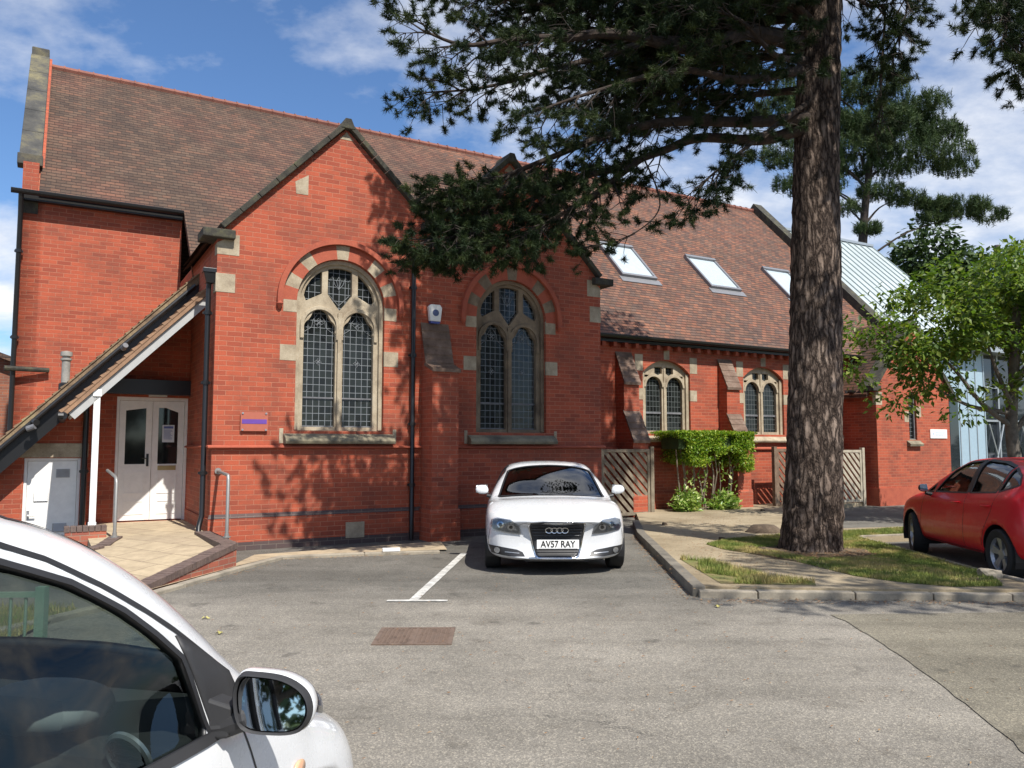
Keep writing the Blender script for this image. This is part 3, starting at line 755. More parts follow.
# roof windows
M['skyglass'] = plain('roof_window_glass', (.45, .52, .56), .04, spec=.9)
M['skyframe'] = plain('roof_window_frame', (.23, .23, .24), .4, .3)
for cx in (13.65, 16.85, 20.1):
    sw = empty('roof_window', (0, 0, 0)); sw.parent = hall
    y0, y1 = 3.78, 4.90; hw = .60
    mb = MB()
    slab_on_roof(mb, cx - hw, cx + hw, y0, y0 + .06, -.02, .09); slab_on_roof(mb, cx - hw, cx + hw, y1 - .07, y1, -.02, .12)
    slab_on_roof(mb, cx - hw, cx - hw + .07, y0 + .06, y1 - .07, -.02, .09); slab_on_roof(mb, cx + hw - .07, cx + hw, y0 + .06, y1 - .07, -.02, .09)
    slab_on_roof(mb, cx - hw - .08, cx + hw + .08, y0 - .16, y0, -.02, .02)
    mb.obj('frame', M['skyframe'], sw)
    mb = MB(); slab_on_roof(mb, cx - hw + .07, cx + hw - .07, y0 + .06, y1 - .07, .02, .055); mb.obj('pane', M['skyglass'], sw)
# --- right (aisle) wall
W3, W4 = 13.20, 16.58
def seg_out(cx, z0, hw=.76, zs=3.42, zt=3.74, n=14):
    R = (hw ** 2 + (zt - zs) ** 2) / (2 * (zt - zs)); zc = zt - R; a = math.degrees(math.asin(hw / R))
    return [(cx - hw, z0), (cx + hw, z0)] + arc(cx, zc, R, 90 - a, 90 + a, n)
mb = MB(); mb.plate([(9.5, -.2), (19.6, -.2), (19.6, 4.2), (9.5, 4.2)], [seg_out(W3, 1.93), seg_out(W4, 1.93)], 2.2, 2.5)
mb.obj('aisle_wall', M['brick'], hall)
mb = MB(); mb.box(19.6, 22.6, 2.2, 2.5, -.2, 4.2); mb.obj('aisle_wall', M['brick'], hall)
molding(9.55, 19.55, 2.198, 1.52, .06, .08).obj('string_course', M['brick_smooth'], hall)
mb = MB(); mb.box(9.56, 19.55, 2.165, 2.198, -.2, .5); mb.obj('plinth', M['brick'], hall)
for cx in (W3, W4):
    win = empty('window', (0, 0, 0)); win.parent = hall
    y0 = 2.31
    hs = []
    for s_ in (-1, 1):
        c0 = cx + s_ * .335
        hs.append([(c0 - .255, 2.0), (c0 + .255, 2.0), (c0 + .255, 3.08)] + arc(c0, 3.08, .255, 10, 170, 9) + [(c0 - .255, 3.08)])
    for (a, b2) in ((-.62, -.42), (-.30, -.06), (.06, .30), (.42, .62)):
        m_ = (a + b2) / 2
        zt = 3.64 - .34 * (max(abs(a), abs(b2)) / .7) ** 2
        lo = 3.42 if abs(m_) < .3 else 3.32
        hs.append([(cx + a, lo), (cx + m_, lo - .06) if abs(m_) < .3 else (cx + m_, lo), (cx + b2, lo), (cx + b2, max(zt, lo + .05)), (cx + a, max(zt, lo + .05))])
    mb = MB(); mb.plate(seg_out(cx, 1.90, .757, 3.42, 3.737), hs, y0, y0 + .12)
    mb.box(cx - .757, cx - .67, y0 - .05, y0 + .001, 1.93, 3.42); mb.box(cx + .67, cx + .757, y0 - .05, y0 + .001, 1.93, 3.42); mb.box(cx - .03, cx + .03, y0 - .03, y0 + .001, 1.93, 3.55)
    for s_ in (-1, 1):
        c0 = cx + s_ * .335
        mb.plate(arc(c0, 3.08, .32, 0, 180, 12) + arc(c0, 3.08, .26, 180, 0, 12), [], y0 - .03, y0 + .001)
    mb.obj('stone_tracery', M['stone'], win)
    mb = MB(); mb.add([(cx - .73, y0 + .07, 1.9), (cx + .73, y0 + .07, 1.9), (cx + .73, y0 + .07, 3.72), (cx - .73, y0 + .07, 3.72)], [(0, 1, 2, 3)]); mb.obj('leaded_glass', M['leaded2'], win, fix=False)
    mb = MB()
    for s_ in (-1, 1):
        mb.box(cx + s_ * .335 - .25, cx + s_ * .335 + .25, y0 + .04, y0 + .069, 2.42, 2.46)
    mb.obj('saddle_bar', M['lead'], win)
    mb = MB(); mb.plate([(.1, 0), (-.12, 0), (-.14, .05), (-.1, .09), (.1, .22)], [], cx - .95, cx + .95, lambda u, w, d: (d, 2.2 + u, 1.72 + w)); mb.obj('sill', M['stone'], hall, bevel=.008)
    mb = MB()
    for s_ in (-1, 1):
        for z0, z1, e in ((3.45, 3.85, .24), (2.75, 3.02, .22)):
            a, b2 = sorted((cx + s_ * .758, cx + s_ * (.76 + e)))
            mb.box(a, b2, 2.194, 2.25, z0, z1)
    mb.box(cx - .09, cx + .09, 2.194, 2.25, 3.76, 4.02)
    mb.obj('jamb_stones', M['stone'], hall)
mb = MB(); 
for z0 in (1.62, 2.6, 3.4): mb.box(9.58, 11.13 if False else 11.12, 2.19, 2.2, z0, z0 + .001)
mb = MB(); mb.box(10.98, 11.10, 2.193, 2.25, 3.45, 3.95); mb.box(10.98, 11.08, 2.193, 2.25, 2.75, 3.05); mb.box(10.98, 11.08, 2.193, 2.25, 1.66, 1.95); mb.obj('quoin', M['stone'], hall)
# buttresses
def buttress(cx, y, w_, d1, d2, z1, z2, z3, z4, par=hall):
    """two stages: projection d2 up to z1, sloping to d1 at z2, then up to z3 and sloping to the wall at z4"""
    b = empty('buttress', (0, 0, 0)); b.parent = par
    prof = [(0.02, -.2), (-d2, -.2), (-d2, z1), (-d1, z2 - .06), (-d1, z3), (0.02, z4 - .05)]
    mb = MB(); mb.plate(prof, [], cx - w_ / 2, cx + w_ / 2, lambda u, w, d: (d, y + u, w)); mb.obj('shaft', M['brick'], b)
    mb = MB()
    for (ya, za, yb, zb) in ((-d2 - .05, z1 - .03, -d1 + .0, z2), (-d1 - .05, z3 - .03, 0.0, z4)):
        k = 5; 
        for i in range(k):
            t0, t1 = i / k, (i + 1) / k
            a = Vector((ya, za)).lerp(Vector((yb, zb)), t0); c = Vector((ya, za)).lerp(Vector((yb, zb)), t1 + .03)
            o_ = .035
            mb.hexa([(cx - w_ / 2 - .02, y + a.x, a.y - .03), (cx + w_ / 2 + .02, y + a.x, a.y - .03), (cx + w_ / 2 + .02, y + c.x, c.y - .03), (cx - w_ / 2 - .02, y + c.x, c.y - .03),
                     (cx - w_ / 2 - .02, y + a.x - .01, a.y + o_), (cx + w_ / 2 + .02, y + a.x - .01, a.y + o_), (cx + w_ / 2 + .02, y + c.x, c.y + o_ * .6), (cx - w_ / 2 - .02, y + c.x, c.y + o_ * .6)])
    mb.obj('weathering', M['weather'], b)
    mb = MB(); mb.plate([(-d2 - .03, -.2), (-d2 - .03, .48), (-d2 + .002, .54), (.02, .54), (.02, -.2)], [], cx - w_ / 2 - .03, cx + w_ / 2 + .03, lambda u, w, d: (d, y + u, w)); mb.obj('plinth', M['brick'], b)
M['weather'] = mottled('weathering_stone', [(.10, .065, .045), (.17, .11, .08), (.24, .18, .14)], 4, .9, .5, .008, 40)
buttress(5.90, 0, .50, .18, .48, 2.95, 3.05, 3.08, 3.78)
for bx in (11.85, 15.15, 18.45): buttress(bx, 2.2, .45, .30, .62, 1.75, 2.42, 3.12, 3.85)
# --- right porch gable
PX0, PX1, PYF = 19.55, 22.9, .96
pcx = (PX0 + PX1) / 2; PZE = 3.25; PZA = PZE + (PX1 - PX0) / 2 * 1.12
sl_ = [(20.98, 1.80), (21.33, 1.80), (21.33, 3.0)] + arc(21.155, 3.0, .175, 10, 170, 6) + [(20.98, 3.0)]
mb = MB(); mb.plate([(PX0, -.2), (PX1, -.2), (PX1, PZE), (pcx, PZA), (PX0, PZE)], [sl_], PYF, PYF + .3)
mb.box(PX0, PX0 + .3, PYF + .3, 2.2, -.2, PZE); mb.box(PX1 - .3, PX1, PYF + .3, 6, -.2, PZE)
mb.obj('porch_wall', M['brick'], hall)
mb = MB(); mb.box(PX0 - .03, PX1 + .03, PYF - .035, PYF - .002, -.2, .48); mb.box(PX0 - .035, PX0 - .002, PYF - .035, 2.2, -.2, .48); mb.obj('plinth', M['brick_smooth'], hall)
mb = MB()
for xe, s_ in ((PX0 - .25, -1), (PX1 + .25, 1)):
    ze = PZA - abs(xe - pcx) * 1.12
    yb_top = YR - (ZR_ - PZA) / MS; yb_e = max(YR - (ZR_ - ze) / MS, 2.0)
    a = [(pcx, PYF + .1, PZA), (pcx, yb_top + .1, PZA), (xe, yb_e + .1, ze), (xe, PYF + .1, ze)]
    mb.hexa([(p[0], p[1], p[2] - .02) for p in a] + [(p[0], p[1], p[2] + .09) for p in a])
mb.obj('porch_roof', M['tile'], hall)
for xe in (PX0 - .12, PX1 + .12):
    ze = PZA - abs(xe - pcx) * 1.12
    coping(xe, ze + .02, pcx, PZA + .02, PYF - .08, PYF + .33, .11).obj('gable_coping', M['stone_moss'], hall)
mb = MB(); mb.box(PX0 - .22, PX0 + .12, PYF - .1, PYF + .33, PZE - .12, PZE + .03); mb.obj('kneeler', M['stone_moss'], hall, bevel=.01)
mb = MB(); mb.box(PX0 - .005, PX0 + .26, PYF - .005, PYF + .1, PZE - .50, PZE - .14); mb.box(21.335, 21.55, PYF - .005, PYF + .1, 2.45, 2.75); mb.box(20.78, 20.977, PYF - .005, PYF + .1, 2.3, 2.6); mb.obj('quoin', M['stone'], hall)
mb = MB(); mb.plate([(.05, 0), (-.1, 0), (-.12, .06), (.05, .2)], [], 20.85, 21.46, lambda u, w, d: (d, PYF + u, 1.62 + w)); mb.obj('sill', M['stone_dirty'], hall)
win = empty('window', (0, 0, 0)); win.parent = hall
mb = MB(); mb.add([(20.98, PYF + .12, 1.8), (21.33, PYF + .12, 1.8), (21.33, PYF + .12, 3.2), (20.98, PYF + .12, 3.2)], [(0, 1, 2, 3)]); mb.obj('leaded_glass', M['leaded'], win, fix=False)
mb = MB(); mb.plate(sl_, [[(21.02, 1.84), (21.29, 1.84), (21.29, 3.0)] + arc(21.155, 3.0, .135, 10, 170, 6) + [(21.02, 3.0)]], PYF + .06, PYF + .11); mb.obj('frame', M['lead'], win)
gutter(PX0 - .5, PX0 - .02, PYF + .6, PZE - .1)

# --- left entrance: lean-to, recess, doors, canopy
SL = (4.69 - 1.63) / (2.29 + .67)
def lz(x): return 1.63 + (x + .67) * SL
mb = MB()
# cupboard wall with small door opening
mb.plate([(-.95, -.2), (.58, -.2), (.58, 2.45), (.58, lz(.58) - .05), (-.95, lz(-.95) - .05)], [[(-.33, -.15), (.47, -.15), (.47, 1.42), (-.33, 1.42)]], 2.1, 2.4)
mb.box(.28, .58, 2.4, 2.5, -.2, 2.9)
mb.obj('lean_to_wall', M['brick'], hall)
mb = MB(); mb.plate([(.28, -.2), (2.17, -.2), (2.17, 4.5), (.28, 2.6)], [[(1.0, .30), (2.165, .30), (2.165, 2.48), (1.0, 2.48)]], 2.5, 2.8); mb.obj('recess_wall', M['brick'], hall)
mb = MB(); mb.box(-.52, .575, 2.085, 2.15, 1.43, 1.66); mb.obj('lintel', M['stone'], hall, bevel=.005)
mb = MB(); mb.box(.5, 2.168, 2.30, 2.499, 2.52, 2.78); mb.obj('porch_beam', M['black'], hall)
# lean-to roof slab
def slope_slab(mb, xa, xb, y0, y1, off, t):
    d = Vector((1, SL)).normalized(); n_ = Vector((-d.y, d.x))
    P = lambda x, y, h: (x + n_.x * h, y, lz(x) + n_.y * h)
    return mb.hexa([P(xa, y0, off), P(xb, y0, off), P(xb, y1, off), P(xa, y1, off), P(xa, y0, off + t), P(xb, y0, off + t), P(xb, y1, off + t), P(xa, y1, off + t)])
mb = MB(); slope_slab(mb, -1.25, 2.2, 1.72, 4.2, -.08, .12)
for i in range(34):   # overlapping tiles show as a saw-tooth along the verge
    x = -1.25 + i * .1015
    d = Vector((1, SL)).normalized(); n_ = Vector((-d.y, d.x))
    P = lambda x, y, h: (x + n_.x * h, y, lz(x) + n_.y * h)
    mb.hexa([P(x, 1.70, .04), P(x + .10, 1.70, .04), P(x + .10, 2.1, .04), P(x, 2.1, .04), P(x, 1.70, .075), P(x + .10, 1.70, .05), P(x + .10, 2.1, .05), P(x, 2.1, .075)])
mb.obj('lean_to_roof', M['tile_old'] if 'tile_old' in M else M['stone_dirty'], hall)
mb = MB(); slope_slab(mb, -1.25, 2.2, 1.735, 1.775, -.33, .24); mb.obj('bargeboard', M['black'], hall)
mb = MB(); slope_slab(mb, -1.25, 2.2, 1.73, 1.79, -.075, .035); mb.obj('verge_trim', M['stone'], hall)
# canopy
CSL = (4.13 - 2.18) / (2.14 - .25)
def cz(x): return 2.18 + (x - .25) * CSL
def can_slab(mb, xa, xb, y0, y1, off, t):
    d = Vector((1, CSL)).normalized(); n_ = Vector((-d.y, d.x))
    P = lambda x, y, h: (x + n_.x * h, y, cz(x) + n_.y * h)
    return mb.hexa([P(xa, y0, off), P(xb, y0, off), P(xb, y1, off), P(xa, y1, off), P(xa, y0, off + t), P(xb, y0, off + t), P(xb, y1, off + t), P(xa, y1, off + t)])
can = empty('canopy', (0, 0, 0)); can.parent = hall; M['greywhite'] = plain('shaded_fascia_paint', (.40, .40, .39), .6)  # white fascia painted grey: its shade is put into the colour
mb = MB(); can_slab(mb, .2, 2.12, .62, 2.1, -.12, .05); mb.obj('soffit', M['white'], can)
mb = MB(); can_slab(mb, .2, 2.13, .58, .62, -.165, .12); mb.obj('fascia', M['greywhite'], can)
mb = MB(); can_slab(mb, .16, 2.15, .54, 2.1, -.04, .06)
for i in range(19):
    x = .16 + i * .1043
    d = Vector((1, CSL)).normalized(); n_ = Vector((-d.y, d.x))
    P = lambda x, y, h: (x + n_.x * h, y, cz(x) + n_.y * h)
    mb.hexa([P(x, .53, .02), P(x + .10, .53, .02), P(x + .10, 2.0, .02), P(x, 2.0, .02), P(x, .53, .075), P(x + .10, .53, .045), P(x + .10, 2.0, .045), P(x, 2.0, .075)])
mb.obj('roof_tiles', M['canopy_tile'], can)
mb = MB(); mb.tube([(.17, .50, 2.06), (.17, 2.0, 2.04)], .055, 10); mb.tube([(.17, .50, 2.06), (.10, .50, 2.06)], .05, 10); mb.obj('gutter', M['black'], can)
mb = MB(); mb.box(.56, .65, .58, .67, .42, 2.47); mb.box(.545, .665, .565, .685, 2.36, 2.47); mb.box(.55, .66, .57, .68, .42, .48); mb.obj('post', M['white'], can, bevel=.006)
# flue through the lean-to roof
mb = MB(); mb.lathe([(.065, 0), (.065, .42), (.085, .44), (.085, .47), (.06, .475), (.06, .50), (.09, .51), (.09, .58), (0, .60)], lambda x, y, h: (.20 + x, 2.4 + y, 2.62 + h), 16); mb.obj('flue', M['flue'], hall, smooth=True)
mb = MB(); mb.lathe([(.10, -.4), (.10, 0), (.066, .02)], lambda x, y, h: (.20 + x, 2.4 + y, 2.66 + h), 16); mb.obj('flue_collar', M['black'], hall)
# small cupboard door
dr = empty('cupboard_door', (0, 0, 0)); dr.parent = hall
mb = MB(); mb.box(-.33, -.285, 2.13, 2.2, -.15, 1.42); mb.box(.425, .47, 2.13, 2.2, -.15, 1.42); mb.box(-.285, .425, 2.13, 2.2, 1.375, 1.42); mb.obj('frame', M['white'], dr, bevel=.004)
mb = MB(); mb.box(-.28, .42, 2.15, 2.19, .0, 1.37); mb.obj('leaf', M['white'], dr, bevel=.004)
mb = MB()
for (x0, z0) in ((.12, 1.10), (-.18, .72), (.10, .22)):
    mb.box(x0, x0 + .20, 2.135, 2.149, z0, z0 + .14)
    for i in range(7): mb.hexa([(x0 + .01, 2.128, z0 + .012 + i * .018), (x0 + .19, 2.128, z0 + .012 + i * .018), (x0 + .19, 2.134, z0 + .024 + i * .018), (x0 + .01, 2.134, z0 + .024 + i * .018), (x0 + .01, 2.127, z0 + .014 + i * .018), (x0 + .19, 2.127, z0 + .014 + i * .018), (x0 + .19, 2.134, z0 + .027 + i * .018), (x0 + .01, 2.134, z0 + .027 + i * .018)])
mb.obj('vent', M['metal'], dr)
mb = MB(); mb.tube([(-.25, 2.14, .50), (-.25, 2.10, .50), (-.15, 2.10, .50)], .012, 6); mb.box(-.27, -.23, 2.135, 2.149, .44, .58); mb.obj('handle', M['metal'], dr)
# double doors
dd = empty('double_door', (0, 0, 0)); dd.parent = hall
mb = MB(); mb.box(1.0, 1.05, 2.54, 2.62, .3, 2.48); mb.box(2.115, 2.165, 2.54, 2.62, .3, 2.48); mb.box(1.05, 2.115, 2.54, 2.62, 2.42, 2.48); mb.obj('frame', M['white'], dd, bevel=.004)
for (a, b2) in ((1.055, 1.58), (1.585, 2.11)):
    lf = MB(); hx0, hx1 = a + .10, b2 - .10
    arch_h = [(hx0, 1.30), (hx1, 1.30), (hx1, 2.20), ((hx0 + hx1) / 2, 2.28), (hx0, 2.20)]
    if a < 1.3: arch_h = [(hx0, 1.30), (hx1, 1.30), (hx1, 2.29), (hx0, 2.24)]
    else: arch_h = [(hx0, 1.30), (hx1, 1.30), (hx1, 2.22), (hx0 + .12, 2.30), (hx0, 2.30)]
    lf.plate([(a, .32), (b2, .32), (b2, 2.415), (a, 2.415)], [arch_h], 2.56, 2.60)
    leaf = lf.obj('door_leaf', M['white'], dd, bevel=.004)
    mb = MB()
    for (z0, z1) in ((.42, .66), (.78, 1.16)):
        mb.plate([(hx0, z0), (hx1, z0), (hx1, z1), (hx0, z1)], [[(hx0 + .02, z0 + .02), (hx1 - .02, z0 + .02), (hx1 - .02, z1 - .02), (hx0 + .02, z1 - .02)]], 2.552, 2.561)
    mb.obj('panel_moulding', M['white'], leaf)
    mb = MB(); mb.add([(a + .05, 2.585, 1.25), (b2 - .05, 2.585, 1.25), (b2 - .05, 2.585, 2.35), (a + .05, 2.585, 2.35)], [(0, 1, 2, 3)]); mb.obj('pane', M['pane'], leaf, fix=False)
    if a < 1.3:
        mb = MB(); mb.box(1.50, 1.54, 2.545, 2.559, 1.26, 1.48); mb.tube([(1.52, 2.55, 1.40), (1.52, 2.50, 1.40), (1.43, 2.50, 1.40)], .011, 6); mb.obj('handle', M['black'], leaf)
    else:
        mb = MB(); mb.box(1.69, 1.99, 2.548, 2.559, 1.19, 1.27); mb.obj('letter_plate', M['brass'], leaf)
        mb = MB(); mb.box(1.585, 1.60, 2.552, 2.56, .32, 2.41); mb.obj('cover_strip', M['white'], leaf)
mb = MB(); mb.box(1.5, 1.8, 2.45, 2.499, 2.49, 2.52); mb.obj('emergency_light', M['offwhite'], hall)
# downpipes
def downpipe(path, brk, name='downpipe', r=.04, hopper=None):
    p = empty(name, (0, 0, 0)); p.parent = hall
    mb = MB(); mb.tube(path, r, 10)
    mb.obj('pipe', M['black'], p, smooth=True)
    if brk:
        mb = MB()
        for (x, y, z) in brk: mb.tube([(x, y, z - .03), (x, y, z + .03)], r + .014, 10); mb.box(x - .07, x + .07, y + .01, y + .05, z - .018, z + .018)
        mb.obj('bracket', M['black'], p)
    if hopper:
        x, y, z = hopper; mb = MB()
        mb.hexa([(x - .06, y - .06, z - .16), (x + .06, y - .06, z - .16), (x + .06, y + .06, z - .16), (x - .06, y + .06, z - .16), (x - .11, y - .1, z), (x + .11, y - .1, z), (x + .11, y + .08, z), (x - .11, y + .08, z)])
        mb.box(x - .12, x + .12, y - .11, y + .08, z, z + .07); mb.obj('hopper', M['black'], p, bevel=.006)
downpipe([(2.08, .14, 4.2), (2.08, .16, 4.1), (2.08, .16, 4.0), (2.08, .16, .55), (2.03, .10, .38), (2.02, .05, .28)], [(2.08, .16, z) for z in (3.7, 2.6, 1.2)], hopper=(2.09, .12, 4.32))
downpipe([(5.46, -.07, 4.85), (5.46, -.07, .62), (5.44, -.12, .5), (5.44, -.12, .02)], [(5.46, -.07, z) for z in (4.4, 3.2, 2.0, .95)], hopper=(5.46, -.08, 5.0))
downpipe([(-.62, 3.95, 6.24), (-.62, 3.99, 6.1), (-.62, 4.10, 5.9), (-.62, 4.10, 1.9)], [(-.62, 4.10, z) for z in (5.2, 3.6)], r=.045)
downpipe([(.52, 2.03, 2.6), (.52, 2.03, 0)], [(.52, 2.03, 1.2)], r=.045)
mb = MB(); mb.tube([(-1.25, 1.62, .95), (-.6, 1.64, 1.62), (.3, 1.64, 2.55), (1.2, 1.64, 3.48), (2.1, 1.64, 4.40)], .035, 8); mb.tube([(-.22, 1.62, 2.0), (-.18, 1.5, 1.98)], .05, 10); mb.obj('waste_pipe', M['black'], hall)
mb = MB(); mb.tube([(1.0, 1.60, 3.22), (1.03, 1.50, 3.27)], .045, 10); mb.tube([(-.30, 1.55, 1.88), (-.2, 1.5, 1.92)], .045, 10); mb.obj('pipe_cap', M['lead'], hall)
mb = MB(); mb.tube([(-.75, 4.0, 3.02), (-.05, 4.12, 3.02)], .045, 8); mb.obj('overflow_pipe', M['stone_moss'], hall)
# vent block low in the gable wall
mb = MB(); mb.box(4.30, 4.62, -.062, -.037, .10, .36); mb.obj('air_brick', M['stone'], hall, bevel=.004)

# notices and small fittings fixed to the hall: things of their own
M['purple'] = plain('purple_print', (.13, .055, .30), .4); M['acrylic'] = plain('plaque_board', (.40, .12, .075), .25)
def on_hall(name, x, y, z, label, cat, group=None):
    p = l2w(x, y, z); return empty(name, p, BR, label, cat, group)
t = on_hall('plaque', 2.79, -.03, 2.0, 'small clear plaque with a purple band screwed to the left gable wall', 'plaque')
mb = MB(); mb.box(-.21, .21, -.012, 0, -.15, .15); mb.obj('board', M['acrylic'], t)
mb = MB(); mb.box(-.19, .19, -.016, -.0125, -.035, .035); mb.obj('purple_band', M['purple'], t)
mb = MB()
for x in (-.18, .18):
    for z in (-.13, .13): mb.tube([(x, .03, z), (x, -.025, z)], .016, 8)
mb.obj('fixing', M['metal'], t)
t = on_hall('notice', 1.85, 2.555, 1.84, 'printed paper notice taped inside the glass of the right door leaf', 'notice')
mb = MB(); mb.box(-.10, .10, 0, .004, -.155, .155); mb.obj('paper', plain('paper', (.62, .66, .70), .7), t)
mb = MB(); mb.box(-.08, .08, -.003, -.0005, .09, .13)
for i in range(9): mb.box(-.075, .075 - .05 * random.random(), -.003, -.0005, .06 - i * .02, .067 - i * .02)
mb.obj('print', plain('ink', (.10, .14, .35), .7), t)
t = on_hall('white_sign', 22.32, .935, 1.98, 'small white sign fixed to the right hand porch gable', 'sign')
mb = MB(); mb.box(-.40, .40, 0, .02, -.13, .13); mb.obj('board', M['white'], t)
mb = MB(); 
for a in ((-.30, -.22, -.03, .03), (-.17, .30, .015, .045), (-.17, .22, -.045, -.015)): mb.box(a[0], a[1], -.003, -.0005, a[2], a[3])
mb.obj('lettering', plain('faded_print', (.45, .52, .62), .6), t)
t = on_hall('alarm_box', 5.87, -.02, 3.98, 'white bell shaped alarm box with blue lens between the two gables', 'alarm box')
mb = MB(); mb.plate([(-.13, .10), (-.09, .15), (.09, .15), (.13, .10), (.10, -.15), (-.10, -.15)], [], -.09, 0); mb.obj('casing', M['white'], t, bevel=.012)
mb = MB(); mb.plate(arc(0, .0, .06, 0, 360, 16)[:-1], [], -.098, -.091); mb.obj('lens', plain('blue_lens', (.06, .07, .16), .2), t)
mb = MB(); mb.plate([(-.10, -.15), (.10, -.15), (.08, -.19), (-.08, -.19)], [], -.08, 0); mb.obj('strobe', plain('strobe', (.05, .06, .25), .3), t)
# ------------------------------------------------------------------ entrance ramp and dwarf walls (world frame)
def w2(x, y): p = l2w(x, y); return (p[0], p[1])
C0 = w2(2.16, -.06); C1 = (-3.66, 10.80); C2 = (-4.05, 8.95)
Dr = w2(2.2, 2.5); Dl = w2(.6, 2.5); Pl = w2(.62, .35)
L2_ = (-5.0, 9.9); L3 = (-4.6, 8.9)
mb = MB()
zt = .30
top = [(*Dr, zt), (*w2(2.2, 0), zt), (C1[0] - .12, C1[1] + .02, .24), (C2[0] - .12, C2[1], .03), (*L3, .03), (*L2_, .12), (*w2(.55, .1), .26), (*w2(.55, 2.5), zt)]
cx_ = sum(p[0] for p in top) / len(top); cy_ = sum(p[1] for p in top) / len(top)
V = [(cx_, cy_, .26)] + top; n = len(top)
F = [(0, 1 + i, 1 + (i + 1) % n) for i in range(n)]
V += [(p[0], p[1], -.1) for p in top]; F += [(1 + i, 1 + n + i, 1 + n + (i + 1) % n, 1 + (i + 1) % n) for i in range(n)]
mb.add(V, F)
mb.obj('entrance_ramp', M['flag'], kind='structure')
# outer retaining wall with brick-on-edge coping
def dwarf_wall(name, pts, wd, label, zb=-.1):
    t = empty(name, (0, 0, 0), 0, label, 'wall')
    mbw = MB(); mbc = MB()
    for a, b in zip(pts, pts[1:]):
        a3 = Vector(a); b3 = Vector(b); d = (b3 - a3); d.z = 0; Ln = d.length; d.normalize(); nn = Vector((-d.y, d.x, 0)) * wd
        q = [a3, b3, b3 + nn, a3 + nn]
        i_ = nn.normalized() * .012
        mbw.hexa([(p.x, p.y, zb) for p in (a3 + i_, b3 + i_, b3 + nn - i_, a3 + nn - i_)] + [(p.x, p.y, p.z - .075) for p in (a3 + i_, b3 + i_, b3 + nn - i_, a3 + nn - i_)])
        k = max(1, int(Ln / .0775))
        for i in range(k):
            u0 = i / k + .004 / Ln; u1 = (i + 1) / k - .004 / Ln
            p, q2 = a3.lerp(b3, u0), a3.lerp(b3, u1); e = random.uniform(-.003, .003)
            mbc.hexa([(p.x, p.y, p.z - .08), (q2.x, q2.y, q2.z - .08), (q2.x + nn.x, q2.y + nn.y, q2.z - .08), (p.x + nn.x, p.y + nn.y, p.z - .08),
                      (p.x, p.y, p.z + e), (q2.x, q2.y, q2.z + e), (q2.x + nn.x, q2.y + nn.y, q2.z + e), (p.x + nn.x, p.y + nn.y, p.z + e)])
    mbw.obj('wall', M['brick_face'], t); mbc.obj('coping', M['blue_brick'], t, fix=False)
    return t
M['blue_brick'] = mottled('blue_brick_coping', [(.085, .06, .055), (.13, .09, .075), (.17, .12, .10)], 14, .7, .3, .004, 60)
M['brick_face'] = brick_mat('dwarf_wall_brick', (.40, .12, .07), (.30, .09, .06), (.30, .22, .16), dark=.4)
dwarf_wall('retaining_wall', [(*C0, .335), (*C1, .33)], -.215, 'short brick kerb wall on the right of the ramp under the handrail, nearer the gable')
dwarf_wall('retaining_wall', [(*C1, .331), (-3.85, 9.9, .20), (*C2, .07)], -.2, 'long low brick retaining wall sloping down the outer side of the ramp')
# left pier and wall
pz = w2(.50, .40); 
t = empty('brick_pier', (*w2(.45, .50), 0), BR, 'small stepped brick pier under the foot of the white canopy post', 'pier')
mb = MB(); mb.box(-.20, .34, -.12, .12, -.1, .365); mb.obj('wall', M['brick_face'], t)
mb = MB(); [mb.box(-.21 + i * .08, -.21 + i * .08 + .072, -.13, .13, .365, .44) for i in range(7)]; mb.obj('coping', M['blue_brick'], t, fix=False)
q0 = w2(.82, .22); q1 = w2(.62, -.45)
dwarf_wall('retaining_wall', [(*q0, .30), (*q1, .26), (q1[0] - .35, q1[1] - .7, .14)], .18, 'low brick kerb wall on the left side of the ramp by the white post')
# handrails
M['rail'] = plain('galvanised_rail', (.33, .32, .30), .5, .6)
t = empty('handrail', (-4.0, 11.35, .3), 0, 'galvanised tube handrail on the right of the ramp, fixed back to the gable wall', 'handrail')
wp = Vector(l2w(2.27, -.03)) - Vector((-4.0, 11.35, 0)); wp.z = 0.93
mb = MB(); mb.tube([(0, 0, 0), (0, 0, .84), (-.012, .03, .89), (wp.x * .08, wp.y * .08, .905), (wp.x * .5, wp.y * .5, .915), tuple(wp)], .024, 10); mb.obj('rail_tube', M['rail'], t, smooth=True)
mb = MB(); mb.tube([(0, 0, 0.035), (0, 0, .05)], .055, 12); mb.tube([(0, 0, .0), (0, 0, .09)], .032, 10); mb.obj('base_flange', M['rail'], t)
mb = MB(); mb.tube([tuple(wp), tuple(wp + Vector((-.012, .02, 0)))], .05, 12); mb.obj('wall_flange', M['rail'], t)
hx, hy = w2(.88, .1)
t = empty('handrail', (hx, hy, .28), 0, 'galvanised tube handrail on the left of the ramp just behind the white post', 'handrail')
vv = Vector(w2(.80, .9)) - Vector((hx, hy))
mb = MB(); mb.tube([(0, 0, 0), (0, 0, .80), (vv.x * .05, vv.y * .05, .86), (vv.x * .15, vv.y * .15, .885), (vv.x, vv.y, .96)], .024, 10); mb.obj('rail_tube', M['rail'], t, smooth=True)
mb = MB(); mb.tube([(0, 0, 0.0), (0, 0, .03)], .055, 12); mb.tube([(0, 0, .0), (0, 0, .08)], .032, 10); mb.obj('base_flange', M['rail'], t)
# small white block lying on the kerb
mb = MB(); mb.box(-.13, .13, -.04, .04, 0, .05); mb.obj('white_block', M['white'], loc=(-1.80, 12.08, .05), rz=.25, bevel=.006, label='small white plastic marker block lying on the kerb by the drainpipe', cat='marker block')

